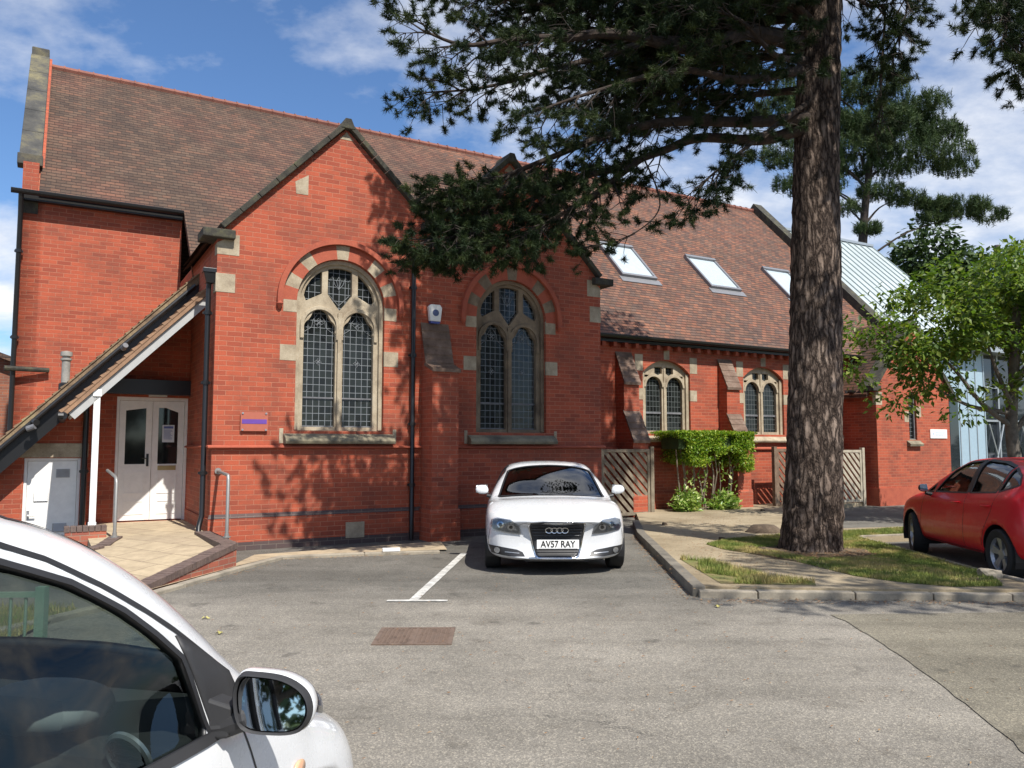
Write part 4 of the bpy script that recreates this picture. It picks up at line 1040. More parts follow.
# ------------------------------------------------------------------ timber gates of diagonal boards between the buttresses
M['timber'] = mottled('weathered_timber', [(.13, .10, .07), (.21, .17, .12), (.28, .235, .17)], 6, .9, .4, .006, 50)
M['timber_pale'] = mottled('pale_timber', [(.28, .24, .18), (.40, .35, .27), (.46, .41, .33)], 6, .9, .3, .005, 50)
M['timber_brown'] = mottled('brown_timber', [(.12, .075, .05), (.18, .12, .08), (.24, .17, .12)], 6, .9, .4, .006, 50)
def clip_band(x0, x1, z0, z1, c, hw):
    """part of the band |z + x - c| < hw inside the rectangle"""
    P = [(x0, z0), (x1, z0), (x1, z1), (x0, z1)]
    for sgn in (1, -1):
        out = []
        for i in range(len(P)):
            a, b = P[i], P[(i + 1) % len(P)]
            fa = hw - sgn * (a[1] + a[0] - c); fb = hw - sgn * (b[1] + b[0] - c)
            if fa >= 0: out.append(a)
            if (fa > 0) != (fb > 0):
                k = fa / (fa - fb); out.append((a[0] + (b[0] - a[0]) * k, a[1] + (b[1] - a[1]) * k))
        P = out
        if len(P) < 3: return None
    return P
def gate(xa, xb, y, z0, z1, label, mat, post=True, pz=None, loc=None):
    o = l2w((xa + xb) / 2, y); t = empty('timber_gate', o, BR, label, 'gate', 'diagonal board gates along the hall')
    w_ = (xb - xa) / 2
    mb = MB(); mb.plate([(-w_, z0), (w_, z0), (w_, z1), (-w_, z1)], [[(-w_ + .07, z0 + .07), (w_ - .07, z0 + .07), (w_ - .07, z1 - .07), (-w_ + .07, z1 - .07)]], -.03, .03); mb.obj('frame', mat, t, bevel=.003)
    c = -w_ + z0 - .1
    k = 0
    while c < w_ + z1 + .2:
        P = clip_band(-w_ + .071, w_ - .071, z0 + .071, z1 - .071, c, .062)
        if P: 
            mb = MB(); mb.plate(P, [], -.016, .012); mb.obj('board', mat, t)
        c += .205; k += 1
    mb = MB()
    mb.box(w_ + .01, w_ + .11, -.05, .05, -.1, z1 + (pz or .06)); mb.obj('post', mat, t, bevel=.004)
    if post:
        mb = MB(); mb.box(-w_ - .11, -w_ - .01, -.05, .05, -.1, z1 + (pz or .06)); mb.obj('post', mat, t, bevel=.004)
    return t
gate(10.70, 12.08, 2.12 - .55, .05, 1.55, 'grey weathered diagonal board gate right beside the parked white hatchback', M['timber'])
gate(16.20, 17.95, 1.5, .12, 1.55, 'brown diagonal board gate between the clipped hedge and the pine trunk', M['timber_brown'])
gate(17.98, 19.22, 1.25, .12, 1.52, 'pale diagonal board gate between the pine trunk and the porch', M['timber_pale'])

# ------------------------------------------------------------------ modern annex beyond the hall
an = empty('modern_annex', (BX, BY, 0), BR, 'modern annex with pale zinc seamed roof and blue grey clad walls', 'building')
M['zinc'] = mottled('zinc_roof', [(.42, .47, .47), (.52, .57, .57)], .8, .35, .05, .003, 6, metallic=.15, fine=.08)
M['clad'] = plain('blue_grey_cladding', (.30, .40, .47), .45)
M['glassdark'] = plain('dark_glazing', (.02, .025, .03), .05, spec=.8)
M['alu'] = plain('grey_aluminium', (.35, .38, .40), .4, .4)
ya, yb, za = 4.2, 9.0, 10.35
def az(y): return za - .98 * (yb - y)
mb = MB(); mb.hexa([(22.95, ya, az(ya) - .15), (30.9, ya, az(ya) - .15), (30.9, yb, za - .15), (22.95, yb, za - .15), (22.95, ya, az(ya)), (30.9, ya, az(ya)), (30.9, yb, za), (22.95, yb, za)]); mb.obj('roof_deck', M['zinc'], an)
i = 0
x = 23.1
while x < 30.85:
    mb = MB(); mb.hexa([(x, ya, az(ya)), (x + .035, ya, az(ya)), (x + .035, yb, za), (x, yb, za), (x, ya, az(ya) + .05), (x + .035, ya, az(ya) + .05), (x + .035, yb, za + .05), (x, yb, za + .05)]); mb.obj('standing_seam', M['zinc_seam'] if 'zinc_seam' in M else M['alu'], an); x += .43
mb = MB(); mb.box(22.95, 30.9, yb - .1, yb + .1, za - .02, za + .08); mb.obj('ridge_cap', M['alu'], an)
mb = MB(); mb.box(22.95, 30.9, ya - .12, ya, az(ya) - .16, az(ya) + .02); mb.obj('gutter', M['alu'], an)
mb = MB(); mb.box(22.95, 30.9, yb, yb + 6, 0, za - .2); mb.box(23.0, 30.8, ya + .2, yb, 0, az(ya) - .1); mb.obj('rear_wall', M['clad'], an)
# lower flat roofed clad block in front
mb = MB(); mb.box(23.0, 28.6, 3.1, ya + .15, 0, 4.9); mb.obj('clad_wall', M['clad'], an)
for x in (23.5, 24.0, 24.5, 25.0, 25.5, 26.0, 26.5, 27.0, 27.5, 28.0, 28.5):
    mb = MB(); mb.box(x, x + .03, 3.075, 3.1, 0, 4.9); mb.obj('panel_joint', M['alu'], an)
mb = MB(); mb.box(26.35, 26.85, 3.04, 3.075, .6, 3.4); mb.obj('window', M['glassdark'], an)
mb = MB(); mb.box(23.0, 36.5, 2.6, ya + .1, 4.9, 5.15); mb.obj('flat_roof', M['alu'], an)
mb = MB(); mb.box(28.6, 36.4, 3.3, ya + .15, .1, 4.9); mb.obj('glazing', M['glassdark'], an)
for x in (28.6, 29.6, 30.7, 31.8, 32.9, 34.0, 35.1, 36.3):
    mb = MB(); mb.box(x, x + .09, 3.2, 3.3, 0, 4.9); mb.obj('mullion', M['alu'], an)
for z in (1.1, 2.5, 3.7):
    mb = MB(); mb.box(28.7, 36.4, 3.22, 3.3, z, z + .07); mb.obj('transom', M['alu'], an)
for x in (28.8, 30.9):
    mb = MB(); mb.tube([(x, 3.1, .2), (x + .9, 3.1, 2.4)], .03, 6); mb.tube([(x + .9, 3.1, .2), (x, 3.1, 2.4)], .03, 6); mb.obj('brace', M['alu'], an)

# old brick house at the far left
oh = empty('old_house', (-17.2, 21.5, 0), math.radians(30), 'old orange brick house with tiled roof beyond the left end of the hall', 'building')
mb = MB(); mb.plate([(-6, -.2), (3.5, -.2), (3.5, 3.9), (-1.2, 5.6), (-6, 3.9)], [], 0, 5); mb.obj('wall', M['brick_old'], oh)
mb = MB(); mb.hexa([(-1.2, -.3, 5.65), (3.9, -.3, 3.75), (3.9, 5.3, 3.75), (-1.2, 5.3, 5.65), (-1.2, -.3, 5.8), (3.9, -.3, 3.9), (3.9, 5.3, 3.9), (-1.2, 5.3, 5.8)])
mb.hexa([(-6.4, -.3, 3.75), (-1.2, -.3, 5.65), (-1.2, 5.3, 5.65), (-6.4, 5.3, 3.75), (-6.4, -.3, 3.9), (-1.2, -.3, 5.8), (-1.2, 5.3, 5.8), (-6.4, 5.3, 3.9)]); mb.obj('roof', M['tile'], oh)
mb = MB(); mb.box(1.2, 2.1, -.05, .04, 2.2, 3.3); mb.obj('window', M['pane'], oh)

# low green railing by the car park
rl = empty('green_railing', (-4.1, 6.3, 0), math.radians(2), 'low green metal railing seen through the windows of the near white car', 'railing')
M['green_metal'] = plain('green_paint', (.20, .30, .22), .5)
mb = MB(); mb.box(-1.9, .45, -.02, .02, .44, .48); mb.box(-1.9, .45, -.02, .02, .06, .09); mb.obj('horizontal_rail', M['green_metal'], rl)
for i in range(20): mb = MB(); mb.tube([(-1.85 + i * .115, 0, .07), (-1.85 + i * .115, 0, .46)], .012, 6); mb.obj('bar', M['green_metal'], rl)
for x in (-1.92, .42): mb = MB(); mb.box(x, x + .07, -.035, .035, -.1, .52); mb.obj('post', M['green_metal'], rl)

# stump and stone
M['bark_cut'] = mottled('old_wood', [(.04, .028, .02), (.085, .06, .04), (.15, .11, .075)], 6, .95, .6, .02, 30)
mb = MB(); k = 16
rings = []
for (z, r) in ((-.05, .26), (.0, .25), (.06, .21), (.10, .17), (.12, .13), (.115, .0)):
    rings.append([(r * 1.3 * (1 + .18 * noise.noise(Vector((j * .9, z * 8, 1)))) * math.cos(2 * PI * j / k), r * (1 + .18 * noise.noise(Vector((j * .9, z * 8, 5)))) * math.sin(2 * PI * j / k), z + .03 * noise.noise(Vector((j, z * 9, 2)))) for j in range(k)])
mb.add([p for r in rings for p in r], [(i * k + j, i * k + (j + 1) % k, (i + 1) * k + (j + 1) % k, (i + 1) * k + j) for i in range(len(rings) - 1) for j in range(k)])
mb.obj('tree_stump', M['bark_cut'], loc=(4.45, 14.3, .11), smooth=True, label='low rotten tree stump in the ground behind the pine trunk', cat='stump')
def rock(name, loc, s, label, mat, rz=0):
    bm = bmesh.new(); bmesh.ops.create_icosphere(bm, subdivisions=3, radius=1)
    for v in bm.verts:
        c = v.co; f = 1 + .25 * noise.noise(c * 1.3) + .08 * noise.noise(c * 4); v.co = Vector((max(-.8, min(.8, c.x)) * s[0] * f * 1.2, max(-.75, min(.75, c.y)) * s[1] * f * 1.2, max(-.5, min(.6, c.z)) * s[2] * f * 1.4))
    me = bpy.data.meshes.new(name); bm.to_mesh(me); bm.free(); me.materials.append(mat)
    o = bpy.data.objects.new(name, me); COL.objects.link(o); o.location = loc; o.rotation_euler = (0, .08, rz)
    return tag(o, label, 'stone')
rock('kerb_stone', (5.55, 9.42, .14), (.13, .07, .055), 'broken grey stone at the corner of the lawn beside the red car', M['kerb'], -.2)
for i, (x, y, s_) in enumerate([(3.4, 13.1, .05), (3.55, 12.0, .035), (2.95, 15.6, .05), (4.6, 10.15, .03), (5.9, 19.0, .05)]):
    rock('pebble', (x, y, .12), (s_, s_ * .8, s_ * .6), ['small clod on the path left of the pine, the farther one', 'small clod on the path left of the pine, the nearer one', 'small dark pebble on the path near the grey gate', 'small dark clod at the very foot of the pine on its near side', 'small pebble on the path by the brown gate'][i], M['bark_cut'])

# ------------------------------------------------------------------ clipped hedge shrub in front of the aisle wall
def leaves_mesh(name, pts, size, mat, parent=None, asp=.55, upbias=.3, fold=True, seed=1, dirs=None):
    """pts: Nx3 array; each leaf a folded kite of 2 triangles pairs (4 verts)"""
    rs = np.random.RandomState(seed); n = len(pts); pts = np.asarray(pts, dtype=float)
    d = rs.normal(size=(n, 3)) if dirs is None else np.asarray(dirs) + rs.normal(size=(n, 3)) * .5
    d /= np.linalg.norm(d, axis=1)[:, None] + 1e-9
    nn = rs.normal(size=(n, 3)); nn[:, 2] = np.abs(nn[:, 2]) + upbias; s = np.cross(d, nn); s /= np.linalg.norm(s, axis=1)[:, None] + 1e-9
    up = np.cross(s, d)
    sz = (size * (.65 + .7 * rs.rand(n)))[:, None]
    A = pts; B = pts + d * sz * .45 + s * sz * asp * .5 + up * sz * .08; C = pts + d * sz; D = pts + d * sz * .45 - s * sz * asp * .5 + up * sz * .08
    V = np.stack([A, B, C, D], 1).reshape(-1, 3)
    idx = np.arange(n) * 4
    F = np.stack([np.stack([idx, idx + 1, idx + 2], 1), np.stack([idx, idx + 2, idx + 3], 1)], 1).reshape(-1, 3)
    me = bpy.data.meshes.new(name)
    me.vertices.add(len(V)); me.vertices.foreach_set('co', V.ravel().astype(np.float32))
    me.loops.add(len(F) * 3); me.loops.foreach_set('vertex_index', F.ravel().astype(np.int32))
    me.polygons.add(len(F)); me.polygons.foreach_set('loop_start', (np.arange(len(F)) * 3).astype(np.int32)); me.polygons.foreach_set('loop_total', np.full(len(F), 3, dtype=np.int32))
    col = me.attributes.new('rnd', 'FLOAT', 'POINT'); r = np.repeat(rs.rand(n), 4); col.data.foreach_set('value', r.astype(np.float32))
    me.update(); me.validate(); me.materials.append(mat)
    o = bpy.data.objects.new(name, me); COL.objects.link(o)
    if parent: o.parent = parent
    return o
def leaf_mat(name, cols, rough=.5, trans=.35, scale=.7, spec=.35):
    m = bpy.data.materials.new(name); m.use_nodes = True; nt = m.node_tree; b = nt.nodes['Principled BSDF']; out = nt.nodes['Material Output']
    at = N(nt, 'ShaderNodeAttribute'); at.attribute_name = 'rnd'
    tc = N(nt, 'ShaderNodeTexCoord')
    n_ = noise_n(nt, tc.outputs['Object'], scale, 4, .6)
    a = N(nt, 'ShaderNodeMath', operation='MULTIPLY_ADD'); L(nt, at.outputs['Fac'], a.inputs[0]); a.inputs[1].default_value = .55
    s_ = N(nt, 'ShaderNodeMath', operation='MULTIPLY'); L(nt, n_, s_.inputs[0]); s_.inputs[1].default_value = .6; L(nt, s_.outputs[0], a.inputs[2])
    k = len(cols)
    c = ramp(nt, a.outputs[0], [(.15 + .7 * i / (k - 1), q) for i, q in enumerate(cols)])
    L(nt, c, b.inputs['Base Color']); b.inputs['Roughness'].default_value = rough; b.inputs['Specular IOR Level'].default_value = spec
    if trans:
        tl = N(nt, 'ShaderNodeBsdfTranslucent'); L(nt, mixc(nt, 1.0, c, (1.3, 1.45, .6), 'MULTIPLY'), tl.inputs[0])
        ms = N(nt, 'ShaderNodeMixShader'); ms.inputs[0].default_value = trans; L(nt, b.outputs[0], ms.inputs[1]); L(nt, tl.outputs[0], ms.inputs[2]); L(nt, ms.outputs[0], out.inputs[0])
    return m
M['hedge_leaf'] = leaf_mat('hedge_leaf', [(.06, .13, .014), (.12, .22, .022), (.21, .32, .03), (.40, .44, .055)], .45, .35, 3)
M['stem'] = mottled('shrub_stem', [(.13, .10, .07), (.28, .23, .17)], 8, .9, .4, .005, 40)
hc = l2w(13.8, 1.55)
hg = empty('clipped_shrub', hc, BR, 'bright green flat topped clipped shrub on bare stems in front of the aisle window', 'shrub')
rs = np.random.RandomState(5)
P = []
while len(P) < 27000:
    u, v, z = rs.uniform(-1.32, 1.32), rs.uniform(-.5, .5), rs.uniform(1.0, 1.97)
    # flat top, rounded ends, sloping underside to the left
    if z > 1.90 and rs.rand() > .25: pass
    zb = 1.34 + .18 * math.sin(u * 3.1) + (.42 if u < -.95 else 0) - (.35 if u > .75 else 0) + .1 * noise.noise(Vector((u * 3, v * 3, 0)))
    if z < zb: continue
    e = (abs(u) / 1.32) ** 8 + (abs(v) / .5) ** 4 + (max(0, z - 1.6) / .37) ** 14
    if e > 1.05: continue
    surf = max((abs(u) / 1.32) ** 3, (abs(v) / .5) ** 2, (z - zb) / (1.95 - zb), 1 - (z - zb) * 5)
    if rs.rand() > surf ** 1.5 + .08: continue
    if noise.noise(Vector((u * 3.2, v * 3.2, z * 3.2))) < -.32: continue
    P.append((u, v - .15 * (1 if rs.rand() > .98 else 0), z))
P += [(rs.uniform(-1.3, 1.3), rs.uniform(-.48, .48), rs.uniform(1.915, 1.95)) for _ in range(9000)]
leaves_mesh('foliage', P, .055, M['hedge_leaf'], hg, .6, .8, seed=2)
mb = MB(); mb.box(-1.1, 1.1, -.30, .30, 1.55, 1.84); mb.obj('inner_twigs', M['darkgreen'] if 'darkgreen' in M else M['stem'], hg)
for i in range(9):
    x0 = -.85 + i * .2 + rs.uniform(-.05, .05); x1 = x0 + rs.uniform(-.3, .3) + (.35 if i > 6 else 0)
    mb = MB(); mb.tube([(x0, rs.uniform(-.1, .1), -.05), (x0 + (x1 - x0) * .3, rs.uniform(-.1, .1), .5), (x0 + (x1 - x0) * .55, rs.uniform(-.2, .1), .95), (x1, rs.uniform(-.2, .1), 1.55)], [.03, .024, .02, .014], 6); mb.obj('stem', M['stem'], hg, smooth=True)
M['laurel'] = leaf_mat('laurel_leaf', [(.05, .13, .015), (.12, .24, .03), (.30, .40, .10), (.50, .52, .22)], .35, .25, 5)
for (bx, by, wv, hh, lb) in ((13.05, 1.35, .50, .62, 'low spotted laurel bush under the left half of the clipped shrub'), (14.25, 1.4, .55, .50, 'low pale green bush under the right half of the clipped shrub')):
    o = empty('low_bush', l2w(bx, by), BR, lb, 'bush', 'low bushes under the clipped shrub')
    P = []; D = []
    for k in range(90):
        a = rs.uniform(0, 2 * PI); r = wv * math.sqrt(rs.rand()); top = hh * (1 - .5 * (r / wv) ** 2) * rs.uniform(.6, 1.15)
        bx_, by_ = r * math.cos(a), r * .55 * math.sin(a)
        for j in range(16):
            q = rs.rand(); P.append((bx_ * (.5 + .5 * q), by_ * (.5 + .5 * q), top * (.15 + .85 * q))); D.append((math.cos(j * 2.4), math.sin(j * 2.4), .35))
    leaves_mesh('foliage', P, .13, M['laurel'], o, .38, .6, seed=int(bx * 10), dirs=D)
    mb = MB()
    for k in range(12):
        a = k * 2.4; mb.tube([(0.05 * math.cos(a), .05 * math.sin(a), -.03), (wv * .6 * math.cos(a), wv * .35 * math.sin(a), hh * .7)], [.012, .005], 5)
    mb.obj('stems', M['stem'], o, fix=False)
# a few taller sprigs between the stems
o = empty('tall_sprigs', l2w(13.3, 1.5), BR, 'thin leafy sprigs climbing among the bare stems of the clipped shrub', 'shrub')
P = []; mb = MB()
for k, x in enumerate((-.35, -.1, .25, .75, 1.1)):
    mb.tube([(x, -.1, 0), (x + .08, -.12, .7), (x + .02, -.14, 1.25)], [.012, .01, .006], 5)
    for j in range(34):
        z = rs.uniform(.25, 1.3); P.append((x + .08 * math.sin(z * 2) + rs.normal() * .07, -.12 + rs.normal() * .07, z))
mb.obj('stems', M['stem'], o, fix=False); leaves_mesh('foliage', P, .11, M['laurel'], o, .45, .6, seed=77)
# ------------------------------------------------------------------ trees
def bark_mat():
    m, nt, b = new_mat('pine_bark')
    tc = N(nt, 'ShaderNodeTexCoord')
    mp = N(nt, 'ShaderNodeMapping'); mp.inputs['Scale'].default_value = (1, 1, .24); L(nt, tc.outputs['Object'], mp.inputs[0])
    vo = N(nt, 'ShaderNodeTexVoronoi'); vo.feature = 'DISTANCE_TO_EDGE'; vo.inputs['Scale'].default_value = 12
    wv = noise_n(nt, mp.outputs[0], 6, 6, .7, 'Color'); sc_ = N(nt, 'ShaderNodeVectorMath', operation='SCALE'); L(nt, wv, sc_.inputs[0]); sc_.inputs['Scale'].default_value = .22
    ad = N(nt, 'ShaderNodeVectorMath', operation='ADD'); L(nt, mp.outputs[0], ad.inputs[0]); L(nt, sc_.outputs[0], ad.inputs[1]); L(nt, ad.outputs[0], vo.inputs['Vector'])
    n1 = noise_n(nt, mp.outputs[0], 22, 7, .75); n2 = noise_n(nt, tc.outputs['Object'], 1.8, 4, .6)
    plate_ = ramp(nt, vo.outputs[0], [(0, (.016, .012, .010)), (.07, (.09, .066, .053)), (.28, (.235, .185, .15))])
    c = mixc(nt, .75, plate_, ramp(nt, n1, [(.3, (.45, .42, .40)), (.7, (1.5, 1.45, 1.4))]), 'MULTIPLY')
    c = mixc(nt, .6, c, ramp(nt, n2, [(.35, (.65, .6, .58)), (.65, (1.25, 1.25, 1.25))]), 'MULTIPLY')
    L(nt, c, b.inputs['Base Color']); b.inputs['Roughness'].default_value = .95; b.inputs['Specular IOR Level'].default_value = .2
    h = N(nt, 'ShaderNodeMath', operation='MULTIPLY_ADD'); L(nt, n1, h.inputs[0]); h.inputs[1].default_value = .25; L(nt, ramp(nt, vo.outputs[0], [(0, (0, 0, 0)), (.3, (1, 1, 1))]), h.inputs[2])
    bump(nt, b, h.outputs[0], 1.0, .035)
    return m
M['bark'] = bark_mat()
M['needle'] = leaf_mat('pine_needle', [(.008, .017, .008), (.014, .027, .011), (.024, .040, .014), (.065, .085, .026)], .6, .12, 1.2, .2)
M['limb_bark'] = mottled('limb_bark', [(.018, .013, .010), (.042, .029, .022), (.085, .058, .042)], 7, .95, .7, .012, 30)
M['twig'] = mottled('pine_twig', [(.02, .015, .012), (.05, .037, .028)], 8, .95, .4, .006, 40)

def smooth_path(P, k=6):
    P = [Vector(p) for p in P]; out = []
    for i in range(len(P) - 1):
        p0 = P[max(i - 1, 0)]; p1 = P[i]; p2 = P[i + 1]; p3 = P[min(i + 2, len(P) - 1)]
        for j in range(k):
            t = j / k
            out.append(.5 * ((2 * p1) + (-p0 + p2) * t + (2 * p0 - 5 * p1 + 4 * p2 - p3) * t * t + (-p0 + 3 * p1 - 3 * p2 + p3) * t ** 3))
    out.append(P[-1]); return out

def tuft_mesh(name, centers, dirs, mat, parent, nl=.11, n=26, wdt=.0042, seed=3, spread=1.0):
    """brushes of needles: every needle one thin triangle"""
    rs = np.random.RandomState(seed); C = np.repeat(np.asarray(centers), n, 0); D = np.repeat(np.asarray(dirs), n, 0); m = len(C)
    r = rs.normal(size=(m, 3)); r /= np.linalg.norm(r, axis=1)[:, None]
    d = D * .75 + r * spread; d /= np.linalg.norm(d, axis=1)[:, None]
    s = np.cross(d, rs.normal(size=(m, 3))); s /= np.linalg.norm(s, axis=1)[:, None] + 1e-9
    ln = (nl * (.45 + .6 * rs.rand(m)))[:, None]
    base = C + D * (rs.rand(m)[:, None] - .75) * nl * 1.3
    V = np.stack([base - s * wdt, base + s * wdt, base + d * ln], 1).reshape(-1, 3)
    F = np.arange(m * 3).reshape(-1, 3)
    me = bpy.data.meshes.new(name)
    me.vertices.add(len(V)); me.vertices.foreach_set('co', V.ravel().astype(np.float32))
    me.loops.add(m * 3); me.loops.foreach_set('vertex_index', F.ravel().astype(np.int32))
    me.polygons.add(m); me.polygons.foreach_set('loop_start', (np.arange(m) * 3).astype(np.int32)); me.polygons.foreach_set('loop_total', np.full(m, 3, dtype=np.int32))
    col = me.attributes.new('rnd', 'FLOAT', 'POINT'); tr = np.repeat(rs.rand(m // n), n); rr = np.repeat(tr * .75 + rs.rand(m) * .25, 3); col.data.foreach_set('value', rr.astype(np.float32))
    me.update(); me.validate(); me.materials.append(mat)
    o = bpy.data.objects.new(name, me); COL.objects.link(o); o.parent = parent
    return o

def at(px, py, Z):
    """camera-frame helper used only to read real positions off the survey of the photograph"""
    tx = (px - 512) / FPX; ty = (384 - py) / FPX
    d = Vector((tx, math.cos(PITCH) - ty * math.sin(PITCH), math.sin(PITCH) + ty * math.cos(PITCH)))
    return Vector((0, 0, H)) + d * (Z / d.y)

TX, TY = 4.40, 11.9
pine = empty('pine_tree', (TX, TY, 0), 0, 'tall old pine with thick fissured trunk standing in front of the hall', 'tree')
def rel(v): return Vector(v) - Vector((TX, TY, 0))
# trunk
mb = MB(); k = 28; rings = []
hs_ = [0, .06, .15, .3, .5, .8, 1.2, 1.8, 2.5, 3.3, 4.2, 5.2, 6.2, 7.2, 8.2, 9.4, 10.8, 12.2, 14]
rr_ = [.52, .475, .45, .435, .425, .415, .405, .395, .385, .375, .36, .345, .33, .32, .31, .28, .24, .18, .08]
for h_, r_ in zip(hs_, rr_):
    ox = .048 * h_ + .02 * math.sin(h_ * .8); oy = .01 * h_
    rings.append([(ox + r_ * (1 + .05 * noise.noise(Vector((math.cos(2 * PI * j / k) * 1.6, math.sin(2 * PI * j / k) * 1.6, h_ * .35))) + (.14 * math.sin(j * 5 * 2 * PI / k + .6) * max(0, 1 - h_ / .5))) * math.cos(2 * PI * j / k),
                   oy + r_ * (1 + .05 * noise.noise(Vector((math.cos(2 * PI * j / k) * 1.6, math.sin(2 * PI * j / k) * 1.6, h_ * .35 + 7)))) * math.sin(2 * PI * j / k), h_ + (.02 if h_ == 0 else 0))for j in range(k)])
mb.add([p for r in rings for p in r], [(i * k + j, i * k + (j + 1) % k, (i + 1) * k + (j + 1) % k, (i + 1) * k + j) for i in range(len(rings) - 1) for j in range(k)])
trunk = mb.obj('trunk', M['bark'], pine, smooth=True)
def disp_trunk():
    sd = trunk.modifiers.new('sub', 'SUBSURF'); sd.levels = 3; sd.render_levels = 3
    tx = bpy.data.textures.new('bark_relief', 'VORONOI'); tx.noise_scale = .11; tx.distance_metric = 'DISTANCE'
    em = bpy.data.objects.new('x', None)
    dm = trunk.modifiers.new('disp', 'DISPLACE'); dm.texture = tx; dm.strength = .05; dm.mid_level = .5; dm.texture_coords = 'LOCAL'
    bpy.data.objects.remove(em)
disp_trunk()
rnd = random.Random(11)
litter('trunk_litter', [(3.6, 11.5), (3.9, 11.1), (4.4, 10.9), (4.9, 11.1), (5.1, 11.6)], 1600, .22, M['litter'], .03, 'brown needle litter thick on the bare soil round the foot of the big pine', .108)
litter('path_litter', [(2.6, 9.4), (3.2, 10.5), (3.0, 12.5), (3.6, 15.5), (4.5, 17.5)], 1300, .45, M['litter'], .02, 'thin brown needle litter on the worn path left of the big pine', .10)
TC, TD = [], []           # tuft centres / directions (tree frame)
twig = MB(); 
def rv(s=1.0): return Vector((rnd.gauss(0, 1), rnd.gauss(0, 1), rnd.gauss(0, 1))) * s
def twiglet(p, d, ln, r0, droop=.15, tufts=True):
    """a short shoot ending in an upturned needle brush"""
    n = max(3, int(ln / .12)); pts = [p.copy()]; q = p.copy(); v = d.normalized()
    for i in range(n):
        v = (v + rv(.13) + Vector((0, 0, -droop * (1 - i / n) + .22 * (i / n)))).normalized()
        q = q + v * ln / n; pts.append(q.copy())
        if tufts and i / n > .45 and rnd.random() < .6:
            TC.append(tuple(q)); TD.append(tuple((v + Vector((0, 0, .4))).normalized()))
    twig.tube(pts, [r0 * (1 - .65 * i / n) for i in range(len(pts))], 4, cap=False)
    if tufts:
        for j in range(2): TC.append(tuple(q + rv(.018))); TD.append(tuple((v + Vector((0, 0, .35)) + rv(.3)).normalized()))
    return pts
def spray(p, d, ln, r0, dens=1.0, droop=.2):
    """secondary branch with shoots"""
    n = max(4, int(ln / .14)); q = p.copy(); v = d.normalized(); pts = [q.copy()]
    for i in range(n):
        v = (v + rv(.10) + Vector((0, 0, -droop * .12))).normalized(); q = q + v * ln / n; pts.append(q.copy())
        if i / n > .12:
            for s_ in range(2):
                if rnd.random() < .85 * dens:
                    side = v.cross(Vector((0, 0, 1)) + rv(.4)).normalized() * (1 if s_ else -1)
                    twiglet(q, v * .8 + side * .9 + Vector((0, 0, rnd.uniform(-.45, .35))), rnd.uniform(.18, .48) * (1.1 - .35 * i / n), .007, .2)
    twig.tube(pts, [r0 * (1 - .75 * i / n) for i in range(len(pts))], 5, cap=False)
    twiglet(q, v, .25, .006)
def limb(P, r0, r1, nsp, lsp=(.5, 1.1), dens=1.0, start=.25, droop=.25, world=True, updown=(-.5, .4)):
    pts = smooth_path([rel(p) for p in P] if world else P, 7)
    m = len(pts)
    mb = MB(); mb.tube(pts, [r0 + (r1 - r0) * (i / (m - 1)) ** .8 for i in range(m)], 9)
    mb.obj('limb', M['limb_bark'], pine, smooth=True)
    nsp = int(nsp * 1.5)
    for j in range(nsp):
        t = start + (1 - start) * (j + rnd.random()) / nsp; i = min(m - 2, int(t * (m - 1))); d = (pts[i + 1] - pts[i]).normalized()
        side = d.cross(Vector((0, 0, 1))).normalized() * (1 if j % 2 else -1)
        v = d * rnd.uniform(.5, 1.0) + side * rnd.uniform(.4, 1.0) + Vector((0, 0, rnd.uniform(*updown)))
        spray(pts[i], v, rnd.uniform(*lsp) * (1.15 - .5 * t), .016, dens, droop)
    spray(pts[-1], pts[-1] - pts[-2], lsp[0], .012, dens, droop)
# limbs surveyed from the photograph (position in the picture, distance from the camera)
limb([at(800, 45, 11.8), at(745, 33, 11.2), at(700, 50, 10.8), at(617, 34, 10.4), at(564, 38, 10.1), at(519, 38, 9.9), at(465, 45, 9.7), at(422, 30, 9.5)], .13, .012, 17, (.45, .85), start=.3, updown=(-.6, .35))
limb([at(720, 45, 10.9), at(660, 40, 11.0), at(624, 49, 11.0), at(587, 60, 10.8), at(541, 72, 10.6), at(500, 84, 10.5), at(465, 90, 10.4), at(432, 92, 10.3)], .07, .010, 14, (.4, .8), start=.18, updown=(-.6, .3))
limb([at(812, 118, 11.8), at(750, 122, 11.6), at(692, 121, 11.3), at(647, 125, 11.1), at(594, 140, 10.9), at(545, 160, 10.8), at(500, 178, 10.7), at(470, 188, 10.6), at(452, 190, 10.5)], .10, .012, 30, (.45, .85), start=.3, updown=(-.8, .45))
limb([at(806, 128, 11.8), at(760, 140, 12.0), at(700, 138, 11.9), at(662, 151, 11.8), at(609, 170, 11.6), at(571, 180, 11.5), at(520, 205, 11.3), at(490, 218, 11.1), at(450, 226, 10.9)], .10, .012, 34, (.5, .85), start=.38, updown=(-.9, .5))
limb([at(640, 160, 11.4), at(600, 190, 11.1), at(560, 215, 10.9), at(520, 235, 10.8), at(470, 250, 10.6)], .05, .01, 20, (.4, .75), start=.2, updown=(-.8, .5))
limb([at(520, 170, 10.8), at(480, 215, 10.6), at(455, 236, 10.5), at(425, 240, 10.4)], .04, .01, 15, (.35, .7), start=.15, updown=(-.7, .4))
limb([at(800, 70, 11.6), at(740, 80, 10.9), at(680, 70, 10.4), at(600, 90, 10.1), at(540, 110, 10.0)], .08, .012, 17, (.5, .9), start=.12, updown=(-.7, .4))
limb([at(800, 90, 12.2), at(750, 95, 12.8), at(700, 100, 13.0), at(640, 120, 13.0)], .07, .012, 14, (.5, .9), start=.15, updown=(-.7, .4))
